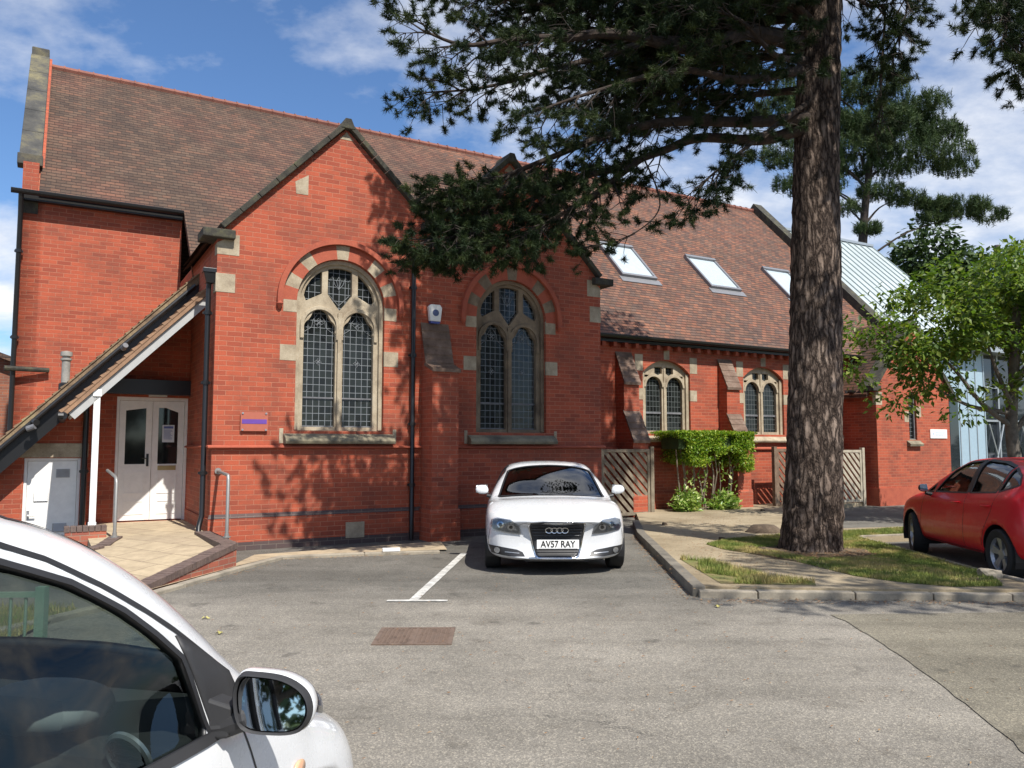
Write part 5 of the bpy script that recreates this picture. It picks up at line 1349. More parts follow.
limb([at(810, 20, 12.0), at(740, -5, 12.2), at(660, -10, 12.0), at(560, 5, 11.8), at(480, -5, 11.6)], .09, .012, 19, (.5, .95), start=.15, updown=(-.7, .4))
limb([at(812, 100, 11.85), at(770, 130, 11.2), at(730, 160, 10.7), at(700, 185, 10.6)], .05, .01, 10, (.35, .7), start=.25, updown=(-.8, .1))
limb([at(805, 60, 11.8), at(775, 55, 10.8), at(740, 20, 10.3), at(690, 5, 10)], .06, .01, 11, (.5, .9), start=.2)
limb([at(640, 150, 11.2), at(660, 205, 11.0), at(630, 236, 10.9), at(600, 245, 10.8)], .014, .006, 3, (.2, .35), start=.5, updown=(-.3, .3))
# hanging growth right of the trunk
limb([at(845, -10, 11.9), at(868, 5, 11.4), at(884, 10, 11.3), at(882, 60, 11.2), at(880, 112, 11.2)], .035, .01, 9, (.3, .55), start=.35, updown=(-.7, .1))
limb([at(840, -40, 12), at(860, -35, 11.5), at(905, -10, 11.0), at(900, 40, 10.9)], .03, .01, 7, (.3, .5), start=.4, updown=(-.6, .1))
limb([at(845, -60, 11.6), at(900, -75, 10.6), at(960, -40, 10.0), at(1000, -5, 9.8), at(1012, 30, 9.7), at(1035, 60, 9.7)], .07, .012, 18, (.4, .75), start=.45, updown=(-.7, .2))
limb([at(850, -70, 11.6), at(920, -60, 11.0), at(985, -5, 10.6), at(1060, 10, 10.4)], .06, .012, 10, (.4, .7), start=.4, updown=(-.5, .2))
# crown above the frame: whorls of limbs up the trunk
for i in range(30):
    h_ = 8.1 + i * .21; a = i * 2.39996 + .7
    if math.cos(a) > .1 and h_ < 9.4: a += PI
    reach = 3.6 * (1 - (i / 33) ** 1.6) + .5
    ax, ay = math.cos(a), math.sin(a)
    if ax > .25: reach *= .62
    if ay < -.3: reach *= .62
    p0 = Vector((.048 * h_, .01 * h_, h_)); P = [p0, p0 + Vector((ax * reach * .35, ay * reach * .35, .15)), p0 + Vector((ax * reach * .7, ay * reach * .7, .15)), p0 + Vector((ax * reach, ay * reach, -.05))]
    limb(P, .07, .012, 12, (.6, 1.1), start=.2, world=False, dens=.9)
for i in range(34):
    h_ = 8.5 + (i % 12) * .34; a = math.radians(185 + (i * 37) % 92); reach = 2.3 + (i * 7 % 5) * .36
    if math.degrees(a) < 235: reach += .7
    ax, ay = math.cos(a), math.sin(a); p0 = Vector((.048 * h_, .01 * h_, h_))
    limb([p0, p0 + Vector((ax * reach * .35, ay * reach * .35, .2)), p0 + Vector((ax * reach * .7, ay * reach * .7, .2)), p0 + Vector((ax * reach, ay * reach, .1))], .05, .012, 11, (.55, 1.0), start=.2, world=False, updown=(-.2, .5))
# two long western limbs above the frame that shade the second gable
for (a, h_, reach) in ((150, 8.3, 4.3), (170, 9.4, 4.4), (195, 8.8, 4.2), (128, 9.2, 3.8), (165, 10.6, 3.6), (185, 7.9, 4.4), (160, 7.6, 3.2), (205, 8.2, 3.0), (222, 8.8, 2.8), (178, 9.9, 3.4), (200, 10.4, 3.0), (140, 8.0, 3.0), (176, 9.3, 5.6), (183, 9.9, 5.4), (179, 10.6, 5.5), (172, 8.8, 5.0), (187, 9.2, 5.0), (170, 8.5, 2.6), (150, 10.0, 2.8), (190, 9.0, 2.6), (215, 9.6, 2.6)):
    ax, ay = math.cos(math.radians(a)), math.sin(math.radians(a)); p0 = Vector((.048 * h_, .01 * h_, h_))
    limb([p0, p0 + Vector((ax * reach * .35, ay * reach * .35, .2)), p0 + Vector((ax * reach * .7, ay * reach * .7, .1)), p0 + Vector((ax * reach, ay * reach, -.15))], .08, .012, 22, (.6, 1.2), start=.2, world=False)
tobj = twig.obj('twigs', M['twig'], pine, fix=False, uv=False)
tuft_mesh('needles', TC, TD, M['needle'], pine, .10, 64, .0042, spread=1.2)
print('pine tufts', len(TC))

# a further pine just outside the right edge: its limbs shade the island and the red car
main_pine = pine; TC, TD = [], []; twig = MB(); rnd = random.Random(23)
pine = empty('pine_tree', (11.2, 3.2, 0), 0, 'tall pine standing just beyond the right edge of the picture, shading the path', 'tree')
mb = MB(); mb.tube(smooth_path([(0, 0, -.1), (.02, 0, 3), (-.1, 0, 7), (0, .05, 11), (.1, 0, 14.5)], 5), np.linspace(.42, .1, 21), 18); mb.obj('trunk', M['bark'], pine, smooth=True)
for i, (a, h_, reach) in enumerate(((172, 8.2, 4.8), (160, 9.0, 4.2), (185, 9.6, 4.6), (150, 10.2, 3.8), (175, 10.9, 3.6), (200, 10.4, 3.2), (140, 8.8, 3.4), (120, 9.8, 3.0), (168, 11.6, 3.0), (30, 9, 2.5), (-60, 10, 2.5), (90, 10.6, 2.4), (-20, 11.2, 2.2))):
    ax, ay = math.cos(math.radians(a)), math.sin(math.radians(a)); p0 = Vector((0, 0, h_))
    limb([p0, p0 + Vector((ax * reach * .35, ay * reach * .35, .2)), p0 + Vector((ax * reach * .7, ay * reach * .7, .1)), p0 + Vector((ax * reach, ay * reach, -.1))], .07, .012, 9, (.5, 1.0), start=.3, world=False)
twig.obj('twigs', M['twig'], pine, fix=False, uv=False)
tuft_mesh('needles', TC, TD, M['needle'], pine, .10, 40, .0055, spread=1.2)
pine = main_pine

# second pine far behind the annex
def far_pine():
    X, Y = 18.4, 41.0
    t = empty('pine_tree', (X, Y, 0), 0, 'smaller flat topped pine far behind the zinc roof, right of the big trunk', 'tree')
    g = random.Random(5)
    mb = MB(); mb.tube(smooth_path([(0, 0, 0), (.1, 0, 5), (-.2, 0, 10), (.1, .1, 14), (.9, .2, 19)], 4), [.42 - .30 * i / 16 for i in range(17)], 10); mb.obj('trunk', M['twig'], t, smooth=True)
    C = []; D = []
    blobs = [(-2.6, 0, 20.4, 2.2, .9), (.2, 0, 20.6, 2.3, 1.0), (2.8, 0, 19.6, 1.9, .8), (4.0, .3, 18.6, 1.2, .6), (-1.8, .5, 18.6, 2.0, 1.0), (.6, -.4, 18.4, 2.2, 1.0), (3.2, 0, 16.9, 2.6, .8), (1.3, .3, 16.3, 1.6, .7), (4.9, 0, 16.3, 1.2, .6), (-1.5, 0, 16.4, 1.4, .9), (4.9, .2, 14.2, 1.7, .45), (6.6, .1, 13.7, 1.1, .4), (3.6, 0, 13.6, .8, .4), (-.9, .3, 14.2, .9, .5), (-3.6, 0, 17, 1.8, .8), (-4.4, 0, 19.2, 1.6, .9), (-3.5, 0, 15.4, 1.2, .6), (.2, 0, 13.0, .7, .35), (1.8, .2, 18.9, 2.0, .9), (-.4, -.2, 17.2, 2.0, .9), (2.2, 0, 17.6, 1.9, .8), (-2.4, 0, 15.2, 1.5, .8), (3.9, -.2, 18.0, 1.5, .7), (5.4, 0, 13.95, 1.2, .4), (2.3, 0, 14.6, 1.0, .4), (3.6, 0, 14.3, .9, .35), (.9, 0, 15.0, 1.2, .6)]
    for (x, y, z, r, h_) in blobs:
        if x < 2.5 or (x, z) in ((6.6, 13.7), (3.2, 16.9), (4.0, 18.6)):
            z0_ = z - .9 - abs(x) * .22
            mb = MB(); mb.tube(smooth_path([(.05, 0, z0_), (x * .35, y, z0_ + (z - z0_) * .62), (x * .75, y, z - .1)], 4), [.075 - .0075 * i for i in range(9)], 6); mb.obj('limb', M['twig'], t)
        for k in range(int(330 * r * max(.6, h_))):
            a = g.uniform(0, 2 * PI); q = r * math.sqrt(g.random()); zz_ = h_ * g.uniform(-.55, .8) * (1 - .5 * (q / r) ** 2)
            p = Vector((x + q * math.cos(a), y + q * .8 * math.sin(a), z + zz_))
            if noise.noise(p * 1.5) < -.14: continue
            C.append(tuple(p)); D.append((0, 0, 1))
    tuft_mesh('needles', C, D, M['needle_far'], t, .30, 22, .016, seed=8, spread=1.1)
M['needle_far'] = leaf_mat('far_pine_needle', [(.016, .032, .012), (.032, .055, .02), (.055, .085, .03), (.095, .125, .045)], .6, .1, .4, .2)
far_pine()

# broadleaf trees
def broad_tree(name, loc, label, blobs, nleaf, size, mat, tr, limbs, seed, group=None, thr=-.2, nsc=.9, cat='tree', asp=.6):
    t = empty(name, loc, 0, label, cat, group); rs = np.random.RandomState(seed)
    mb = MB(); mb.tube(smooth_path(tr[0], 4), np.linspace(tr[1], tr[2], 4 * (len(tr[0]) - 1) + 1), 12); mb.obj('trunk', M['bark2'], t, smooth=True)
    for lb in limbs:
        mb = MB(); mb.tube(smooth_path(lb, 4), np.linspace(tr[2] * .8, .012, 4 * (len(lb) - 1) + 1), 7); mb.obj('limb', M['bark2'], t, smooth=True)
    P = []; D = []
    vol = [b[3] * b[3] * b[4] for b in blobs]; tot = sum(vol)
    for (x, y, z, r, h_), v in zip(blobs, vol):
        n = int(nleaf * v / tot); c = 0; tries = 0
        while c < n and tries < n * 6:
            tries += 1
            d = rs.normal(size=3); d /= np.linalg.norm(d); q = rs.rand() ** (1 / 2.2)
            p = Vector((x + d[0] * r * q, y + d[1] * r * q, z + d[2] * h_ * q))
            if noise.noise(p * nsc + Vector((seed, 0, 0))) < thr or noise.noise(p * nsc * 3.1) < thr - .12: continue
            P.append(tuple(p)); D.append((d[0], d[1], d[2] * .3 - .45)); c += 1
    leaves_mesh('crown', P, size, mat, t, asp, .9, seed=seed, dirs=D)
    return t
M['bark2'] = mottled('smooth_bark', [(.06, .05, .04), (.13, .11, .09), (.2, .17, .14)], 5, .9, .5, .01, 30)
M['cherry_leaf'] = leaf_mat('cherry_leaf', [(.035, .06, .014), (.065, .12, .018), (.12, .19, .028), (.22, .26, .05)], .45, .4, .9)
M['oak_leaf'] = leaf_mat('dark_leaf', [(.018, .04, .012), (.035, .065, .018), (.055, .09, .025)], .6, .15, .3)
cX, cY = 10.4, 16.6
blobs = [(.2, 0, 5.0, 2.1, .9), (1.6, .3, 5.2, 2.0, 1.0), (-1.1, -.2, 4.2, 1.5, .75), (-2.2, -.2, 3.6, 1.15, .5), (-.4, -.6, 3.7, 1.3, .5), (1.3, -.5, 4.0, 1.6, .8), (3.0, 0, 4.6, 1.8, 1.0), (-3.0, -.1, 4.0, .75, .5), (-1.7, 0, 2.95, .8, .4), (-.5, -.5, 2.7, .45, .35), (2.4, .3, 3.4, 1.4, .6), (2.6, -.4, 2.7, 1.2, .5), (3.8, 0, 3.6, 1.6, .9), (.8, -.6, 3.0, 1.0, .5), (-2.2, .2, 4.9, .8, .4), (-3.3, 0, 3.3, .8, .5), (-2.5, -.2, 2.5, .6, .35), (-1.3, -.4, 2.3, .5, .3), (-1.2, 0, 3.4, 1.2, .7)]
broad_tree('cherry_tree', (cX, cY, 0), 'light green broadleaf tree spreading in front of the annex, above the red car', blobs, 26000, .14, M['cherry_leaf'],
           ([(0, 0, -.05), (.02, 0, 1.0), (-.05, 0, 2.0), (.1, .05, 3.2), (.2, 0, 4.6)], .15, .08),
           [[(0, 0, 2.0), (-.7, -.1, 2.5), (-1.5, -.2, 3.4), (-2.6, -.2, 3.9)], [(0, 0, 1.9), (.7, 0, 2.8), (1.6, .2, 4.2), (2.4, .2, 4.9)], [(0, 0, 2.4), (-.5, -.3, 3.2), (-.9, -.4, 4.4)], [(0, 0, 2.3), (-.9, 0, 2.45), (-1.7, 0, 2.9)], [(.1, 0, 3.0), (.6, -.3, 3.8), (1.2, -.4, 4.6)]], 4, thr=-.13, nsc=1.1, asp=.5)
def rblobs(g, n, W, z0, z1, r): return [(g.uniform(-W, W), g.uniform(-W * .5, W * .5), g.uniform(z0, z1), r * g.uniform(.7, 1.2), r * g.uniform(.6, .9)) for _ in range(n)]
g_ = random.Random(9)
for (x, y, W, z0, z1, r, lb, sd) in ((33, 54, 5.0, 9, 15.4, 3.1, 'dark round oak rising far behind the annex at the right edge', 12), (46, 60, 7, 6, 12, 4, 'broad dark tree beyond the annex, farthest to the right', 13), (38, 46, 5, 3, 6, 3, 'low dark tree behind the red car at the right edge of the drive', 14)):
    broad_tree('oak_tree', (x, y, 0), lb, rblobs(g_, 13, W, z0, z1, r), 15000, .45, M['oak_leaf'], ([(0, 0, -.1), (0, 0, z0 * .5), (.2, 0, z0), (.3, 0, z1)], .5, .2), [[(0, 0, z0 * .6), (2, 0, z0), (W * .6, 0, z1 - 1)], [(0, 0, z0 * .6), (-2, 0, z0), (-W * .6, 0, z1 - 1)]], sd, group='dark trees far beyond the annex', thr=-.25, nsc=.35)
# shrubs and hedge along the far side of the drive, right edge
for (x, y, W, z1, lb, sd) in ((24, 30, 2.6, 2.6, 'dark bush at the end of the drive beside the glazed annex wall', 21), (30, 29, 3, 3.0, 'large dark bush at the end of the drive by the right edge', 22)):
    broad_tree('dark_bush', (x, y, 0), lb, rblobs(g_, 8, W, .6, z1, 1.2), 7000, .2, M['oak_leaf'], ([(0, 0, -.1), (0, 0, .8), (0, 0, 1.5)], .08, .04), [[(0, 0, .5), (1, 0, 1.4)]], sd, cat='bush', group='dark bushes at the end of the drive', thr=-.3)
# ------------------------------------------------------------------ cars
def car_paint(name, c, rough=.25, coat=1.0, metallic=0.0):
    m, nt, b = new_mat(name)
    tc = N(nt, 'ShaderNodeTexCoord'); n = noise_n(nt, tc.outputs['Object'], 5, 5, .6)
    L(nt, ramp(nt, n, [(.3, tuple(x * .95 for x in c)), (.7, c)]), b.inputs['Base Color'])
    # faint road film: the gloss varies
    L(nt, ramp(nt, noise_n(nt, tc.outputs['Object'], 14, 6, .7), [(.3, (rough * .8,) * 3), (.75, (rough * 1.5,) * 3)]), b.inputs['Roughness'])
    b.inputs['Coat Weight'].default_value = coat; b.inputs['Coat Roughness'].default_value = .04; b.inputs['Metallic'].default_value = metallic
    return m
def glass_mat(name, tint, refl=1.0, rough=.0):
    m = bpy.data.materials.new(name); m.use_nodes = True; nt = m.node_tree; nt.nodes.remove(nt.nodes['Principled BSDF']); out = nt.nodes['Material Output']
    tr = N(nt, 'ShaderNodeBsdfTransparent'); tr.inputs[0].default_value = (*tint, 1)
    gl = N(nt, 'ShaderNodeBsdfGlossy'); gl.inputs['Roughness'].default_value = rough; gl.inputs[0].default_value = (1, 1, 1, 1)
    fr = N(nt, 'ShaderNodeFresnel'); fr.inputs[0].default_value = 1.52
    mu = N(nt, 'ShaderNodeMath', operation='MULTIPLY_ADD'); L(nt, fr.outputs[0], mu.inputs[0]); mu.inputs[1].default_value = refl; mu.inputs[2].default_value = .02; mu.use_clamp = True
    ms = N(nt, 'ShaderNodeMixShader'); L(nt, mu.outputs[0], ms.inputs[0]); L(nt, tr.outputs[0], ms.inputs[1]); L(nt, gl.outputs[0], ms.inputs[2]); L(nt, ms.outputs[0], out.inputs[0])
    return m
M['pw'] = car_paint('white_car_paint', (.66, .67, .68)); M['pr'] = car_paint('red_car_paint', (.60, .008, .018), .35, .25)
M['cglass'] = glass_mat('car_glass', (.60, .66, .64), 1.3); M['cglass_near'] = glass_mat('near_car_glass', (.62, .70, .67), .45); M['lens_smoke'] = glass_mat('smoked_lens', (.45, .47, .5), .9); M['cglass_dark'] = glass_mat('dark_car_glass', (.32, .36, .36), 1.9)
M['rubber'] = plain('tyre_rubber', (.018, .018, .018), .8); M['trim'] = plain('black_trim', (.022, .022, .024), .45); M['plastic'] = plain('textured_black_plastic', (.028, .028, .030), .6)
M['alloy'] = plain('alloy_rim', (.42, .43, .45), .35, .7); M['chrome'] = plain('chrome', (.75, .76, .78), .12, 1.0); M['interior'] = plain('cabin_fabric', (.035, .036, .04), .85); M['interior2'] = plain('cabin_grey', (.16, .17, .18), .7)
M['lens'] = glass_mat('lamp_lens', (.80, .82, .85), 1.2); M['reflector'] = plain('lamp_reflector', (.50, .52, .55), .25, .8); M['amber'] = plain('amber_lens', (.75, .42, .25), .2, coat=1); M['tail'] = plain('red_lens', (.35, .01, .01), .2, coat=1)
M['plate_w'] = plain('number_plate_white', (.78, .78, .76), .4); M['char'] = plain('black_characters', (.01, .01, .01), .5); M['mirror'] = plain('mirror_silver', (.75, .78, .80), .02, 1.0, nz=0)

def loft_body(stn, name, mat, parent, lvl=3):
    """stn: list of (d, k, [9 (x,z)]). full closed shell, +Y forward"""
    V = []; F = []; nr = 9
    for d, k, ring in stn:
        full = [(x, z) for x, z in ring] + [(-x, z) for x, z in ring[-2:0:-1]]
        for x, z in full: V.append((x, -(d + k * (abs(x) / .85) ** 2), z))
    m = 16
    for i in range(len(stn) - 1):
        for j in range(m): F.append((i * m + j, i * m + (j + 1) % m, (i + 1) * m + (j + 1) % m, (i + 1) * m + j))
    for b in (0, (len(stn) - 1) * m):
        for j in range(8):
            a0, a1 = j, j + 1; c0, c1 = (m - j) % m, (m - j - 1) % m
            if a0 == c0: F.append((b + a0, b + a1, b + c1))
            elif a1 == c1: F.append((b + a0, b + a1, b + c0))
            else: F.append((b + a0, b + a1, b + c1, b + c0))
    me = bpy.data.meshes.new(name); me.from_pydata(V, [], F)
    bm = bmesh.new(); bm.from_mesh(me); bmesh.ops.recalc_face_normals(bm, faces=bm.faces); bm.to_mesh(me); bm.free()
    o = bpy.data.objects.new(name, me); COL.objects.link(o)
    sb = o.modifiers.new('s', 'SUBSURF'); sb.levels = lvl; sb.render_levels = lvl
    dg = bpy.context.evaluated_depsgraph_get(); dg.update()
    me2 = bpy.data.meshes.new_from_object(o.evaluated_get(dg)); o.modifiers.clear(); o.data = me2; me2.name = name
    me2.materials.clear(); me2.materials.append(mat); o.parent = parent
    me2.polygons.foreach_set('use_smooth', [True] * len(me2.polygons))
    return o
class Frame:
    def __init__(s, o, u, w):
        s.o = Vector(o); s.u = Vector(u).normalized(); s.w = Vector(w).normalized(); s.n = s.u.cross(s.w).normalized()
    def P(s, a, b, c=0): return s.o + s.u * a + s.w * b + s.n * c
    def uv(s, p): q = p - s.o; return (q.dot(s.u), q.dot(s.w)), q.dot(s.n)
RS = Frame((0, 0, 0), (0, 1, 0), (0, 0, 1))     # right side: u=y, w=z, n=+x
LS = Frame((0, 0, 0), (0, -1, 0), (0, 0, 1))    # left side: u=-y, n=-x
FR = Frame((0, 0, 0), (-1, 0, 0), (0, 0, 1))    # front: u=-x, n=+y
BK = Frame((0, 0, 0), (1, 0, 0), (0, 0, 1))     # back: u=+x, n=-y
def near_edge(p, poly):
    best = None; bd = 1e9
    for i in range(len(poly)):
        a = Vector(poly[i]); b = Vector(poly[(i + 1) % len(poly)]); ab = b - a; t = max(0, min(1, (Vector(p) - a).dot(ab) / (ab.length_squared + 1e-12))); q = a + ab * t; d = (Vector(p) - q).length
        if d < bd: bd = d; best = q
    return best, bd
def cast(bvh, fr, a, b, off):
    h = bvh.ray_cast(fr.P(a, b, 3.0), -fr.n)
    if h[0] is None: return None
    nn = h[1] if h[1].dot(fr.n) > 0 else -h[1]
    return h[0] + nn * off
def cut(o, bvh, fr, poly, nmin=-9):
    bm = bmesh.new(); bm.from_mesh(o.data)
    dele = []
    for f in bm.faces:
        c = f.calc_center_median(); p, dn = fr.uv(c)
        if f.normal.dot(fr.n) > .05 and dn > nmin and in_poly(p, poly): dele.append(f)
    bmesh.ops.delete(bm, geom=dele, context='FACES')
    bm.verts.ensure_lookup_table()
    for v in bm.verts:
        if v.is_boundary and v.normal.dot(fr.n) > -.3:
            p, dn = fr.uv(v.co)
            if dn < nmin: continue
            q, d = near_edge(p, poly)
            if d < .05:
                h = cast(bvh, fr, q[0], q[1], 0)
                if h is not None and (h - v.co).length < .12: v.co = h
    bm.to_mesh(o.data); bm.free()
def patch(bvh, fr, poly, off, name, mat, parent, holes=(), step=.03, thick=0.0, smooth=True):
    xs = [p[0] for p in poly]; ys = [p[1] for p in poly]
    # densify outline
    def dens(l):
        out = []
        for i in range(len(l)):
            a = Vector(l[i]); b = Vector(l[(i + 1) % len(l)]); k = max(1, int((b - a).length / step))
            out += [tuple(a.lerp(b, j / k)) for j in range(k)]
        return out
    P = dens(poly); Hs = [dens(h) for h in holes]
    ex = []
    x = min(xs) + step * .5
    while x < max(xs):
        y = min(ys) + step * .5
        while y < max(ys):
            if in_poly((x, y), poly) and near_edge((x, y), poly)[1] > step * .4: ex.append((x, y))
            y += step
        x += step
    V, F = fill(P, Hs, ex)
    W = []; ok = []
    for a, b in V:
        h = cast(bvh, fr, a, b, off); ok.append(h is not None); W.append(tuple(h) if h is not None else (0, 0, 0))
    F = [f for f in F if all(ok[i] for i in f)]
    mb = MB(); mb.add(W, F)
    me = bpy.data.meshes.new(name); me.from_pydata(W, [], F)
    bm = bmesh.new(); bm.from_mesh(me); bmesh.ops.delete(bm, geom=[v for v in bm.verts if not v.link_faces], context='VERTS')
    bm.normal_update()
    if bm.faces and sum(f.normal.dot(fr.n) for f in bm.faces) < 0: bmesh.ops.reverse_faces(bm, faces=bm.faces)
    bm.to_mesh(me); bm.free()
    me.materials.append(mat)
    if smooth: me.polygons.foreach_set('use_smooth', [True] * len(me.polygons))
    o = bpy.data.objects.new(name, me); COL.objects.link(o); o.parent = parent
    if thick: sm = o.modifiers.new('t', 'SOLIDIFY'); sm.thickness = thick; sm.offset = -1
    return o
def ribbon(bvh, fr, path, wd, off, name, mat, parent, closed=False):
    pts = []
    P = [Vector(p) for p in path]
    if closed: P.append(P[0])
    for a, b in zip(P, P[1:]):
        k = max(1, int((b - a).length / .02)); pts += [a.lerp(b, i / k) for i in range(k)]
    pts.append(P[-1])
    V = []; F = []
    for i, p in enumerate(pts):
        t = (pts[min(i + 1, len(pts) - 1)] - pts[max(i - 1, 0)]); t = t.normalized() if t.length else Vector((1, 0)); n = Vector((-t.y, t.x)) * wd / 2
        A = cast(bvh, fr, p.x + n.x, p.y + n.y, off); B = cast(bvh, fr, p.x - n.x, p.y - n.y, off)
        if A is None or B is None: continue
        V += [tuple(A), tuple(B)]
    for i in range(len(V) // 2 - 1): F.append((2 * i, 2 * i + 1, 2 * i + 3, 2 * i + 2))
    me = bpy.data.meshes.new(name); me.from_pydata(V, [], F); me.materials.append(mat); o = bpy.data.objects.new(name, me); COL.objects.link(o); o.parent = parent
    return o
def wheel(parent, x, y, r, wd, side, rimr, nsp=5, double=True, steer=0):
    e = empty('wheel', (x, y, r)); e.parent = parent; e.rotation_euler = (0, 0, steer)
    s = side
    mp = lambda a, b, h: (h * s, a, b)
    mb = MB(); mb.lathe([(rimr * .96, -.09), (rimr, -.1), (r * .93, -.105), (r, -.085), (r, .07), (r * .985, .09), (r * .93, .103), (rimr + .012, .098), (rimr * .985, .088), (rimr * .96, .08)], mp, 40); mb.obj('tyre', M['rubber'], e, smooth=True)
    mb = MB(); mb.lathe([(rimr * .97, -.085), (rimr * .93, -.04), (rimr * .90, .05), (rimr * .97, .085), (rimr * .99, .088)], mp, 40)
    V = []
    for i in range(nsp):
        a = 2 * PI * i / nsp + .3
        for q in ((-.16, .16) if double else (0,)):
            a2 = a + q; w0, w1 = (.028, .02) if double else (.055, .075)
            d = Vector((math.cos(a2), math.sin(a2))); t = Vector((-d.y, d.x)); ac = Vector((math.cos(a), math.sin(a)))
            i0 = ac * .05 + t * 0; o1 = d * rimr * .95
            p = [(i0 - t * w0), (i0 + t * w0), (o1 + t * w1), (o1 - t * w1)]
            hs = (.052, .052, .075, .075)
            mb.hexa([mp(q_.x, q_.y, h_ - .03) for q_, h_ in zip(p, hs)] + [mp(q_.x, q_.y, h_) for q_, h_ in zip(p, hs)])
    mb.lathe([(.0, .062), (.06, .06), (.07, .03)], mp, 20)
    mb.obj('rim', M['alloy'], e, fix=True)
    mb = MB(); mb.lathe([(0, -.02), (.13, -.02), (.13, .0), (0, .0)], mp, 24); mb.obj('brake_disc', M['metal'], e)
    mb = MB(); mb.lathe([(0, -.05), (rimr * .94, -.05)], mp, 24); mb.obj('inner_shadow_plate', M['rubber'], e); 
    return e
def seats(car, xs, yf, yr, zb, belt, hw):
    for sx in (-1, 1):
        s = empty('front_seat', (0, 0, 0)); s.parent = car
        x = sx * .36
        mb = MB(); mb.hexa([(x - .24, yf - .1, zb), (x + .24, yf - .1, zb), (x + .24, yf + .45, zb + .06), (x - .24, yf + .45, zb + .06), (x - .24, yf - .1, zb + .16), (x + .24, yf - .1, zb + .16), (x + .22, yf + .43, zb + .2), (x - .22, yf + .43, zb + .2)]); mb.obj('cushion', M['interior'], s, subsurf=1)
        mb = MB(); mb.hexa([(x - .24, yf - .2, zb + .1), (x + .24, yf - .2, zb + .1), (x + .24, yf - .02, zb + .1), (x - .24, yf - .02, zb + .1), (x - .20, yf - .38, zb + .66), (x + .20, yf - .38, zb + .66), (x + .20, yf - .26, zb + .66), (x - .20, yf - .26, zb + .66)]); mb.obj('backrest', M['interior'], s, bevel=.05)
        mb = MB(); mb.hexa([(x - .12, yf - .40, zb + .70), (x + .12, yf - .40, zb + .70), (x + .12, yf - .31, zb + .70), (x - .12, yf - .31, zb + .70), (x - .10, yf - .42, zb + .88), (x + .10, yf - .42, zb + .88), (x + .10, yf - .33, zb + .88), (x - .10, yf - .33, zb + .88)]); mb.obj('headrest', M['interior'], s, bevel=.035)
    mb = MB(); mb.hexa([(-.6, yr - .1, zb), (.6, yr - .1, zb), (.6, yr + .4, zb + .05), (-.6, yr + .4, zb + .05), (-.6, yr - .3, zb + .6), (.6, yr - .3, zb + .6), (.6, yr - .12, zb + .62), (-.6, yr - .12, zb + .62)]); mb.obj('rear_seat', M['interior'], car, bevel=.04)
    for x in (-.36, .36): mb = MB(); mb.box(x - .12, x + .12, yr - .34, yr - .25, zb + .62, zb + .78); mb.obj('rear_headrest', M['interior'], car, bevel=.03)
def steering(car, x, y, z):
    t = empty('steering_wheel', (x, y, z)); t.parent = car; t.rotation_euler = (math.radians(62), 0, 0)
    mb = MB(); mb.tube([(.185 * math.cos(a), .185 * math.sin(a), 0) for a in [2 * PI * i / 32 for i in range(33)]], .015, 8); mb.obj('wheel_rim', M['plastic'], t, smooth=True)
    mb = MB(); mb.plate(arc(0, 0, .07, 0, 360, 18)[:-1], [], -.02, .02, lambda u, w, d: (u, w, d)); mb.obj('hub_pad', M['plastic'], t, bevel=.01)
    for a in (0, PI, -PI / 2):
        mb = MB(); mb.tube([(.06 * math.cos(a), .06 * math.sin(a), 0), (.18 * math.cos(a), .18 * math.sin(a), 0)], .016, 6); mb.obj('spoke', M['plastic'], t)
def text_obj(s, size, depth, mat, parent, name, squeeze=1.0, bold=.0):
    cu = bpy.data.curves.new(name, 'FONT'); cu.body = s; cu.size = size; cu.extrude = depth; cu.align_x = 'CENTER'; cu.align_y = 'CENTER'; cu.offset = bold
    o = bpy.data.objects.new(name, cu); COL.objects.link(o)
    dg = bpy.context.evaluated_depsgraph_get(); dg.update()
    me = bpy.data.meshes.new_from_object(o.evaluated_get(dg)); bpy.data.objects.remove(o); bpy.data.curves.remove(cu)
    for v in me.vertices: v.co.x *= squeeze
    me.materials.clear(); me.materials.append(mat); o = bpy.data.objects.new(name, me); COL.objects.link(o); o.parent = parent
    return o
def side_mirror(car, x, y, z, s, mat, w_=.20, h_=.125, name='wing_mirror'):
    """s=+1 right. stalk + rounded housing, glass on the rear face"""
    t = empty(name, (x, y, z)); t.parent = car
    mb = MB(); a = s
    mb.hexa([(0.02 * a, -.03, -.03), (w_ * a, -.02, 0), (w_ * a, .07, .005), (.02 * a, .06, -.02), (0.03 * a, -.035, h_ * .9), (w_ * .93 * a, -.03, h_ * .85), (w_ * .88 * a, .04, h_ * .75), (.05 * a, .05, h_ * .8)]); o = mb.obj('housing', mat, t, smooth=True, subsurf=3)
    mb = MB(); mb.tube([(-.05 * a, .02, -.045), (.07 * a, .01, -.015)], [.03, .025], 8); mb.obj('stalk', M['trim'], t, smooth=True)
    mb = MB(); mb.plate([(p[0] * a, p[1]) for p in [(.05, .012), (w_ * .88, .02), (w_ * .86, h_ * .72), (.065, h_ * .76)]], [], -.036, -.030); mb.obj('mirror_glass', M['mirror'], t, bevel=.002)
    return t

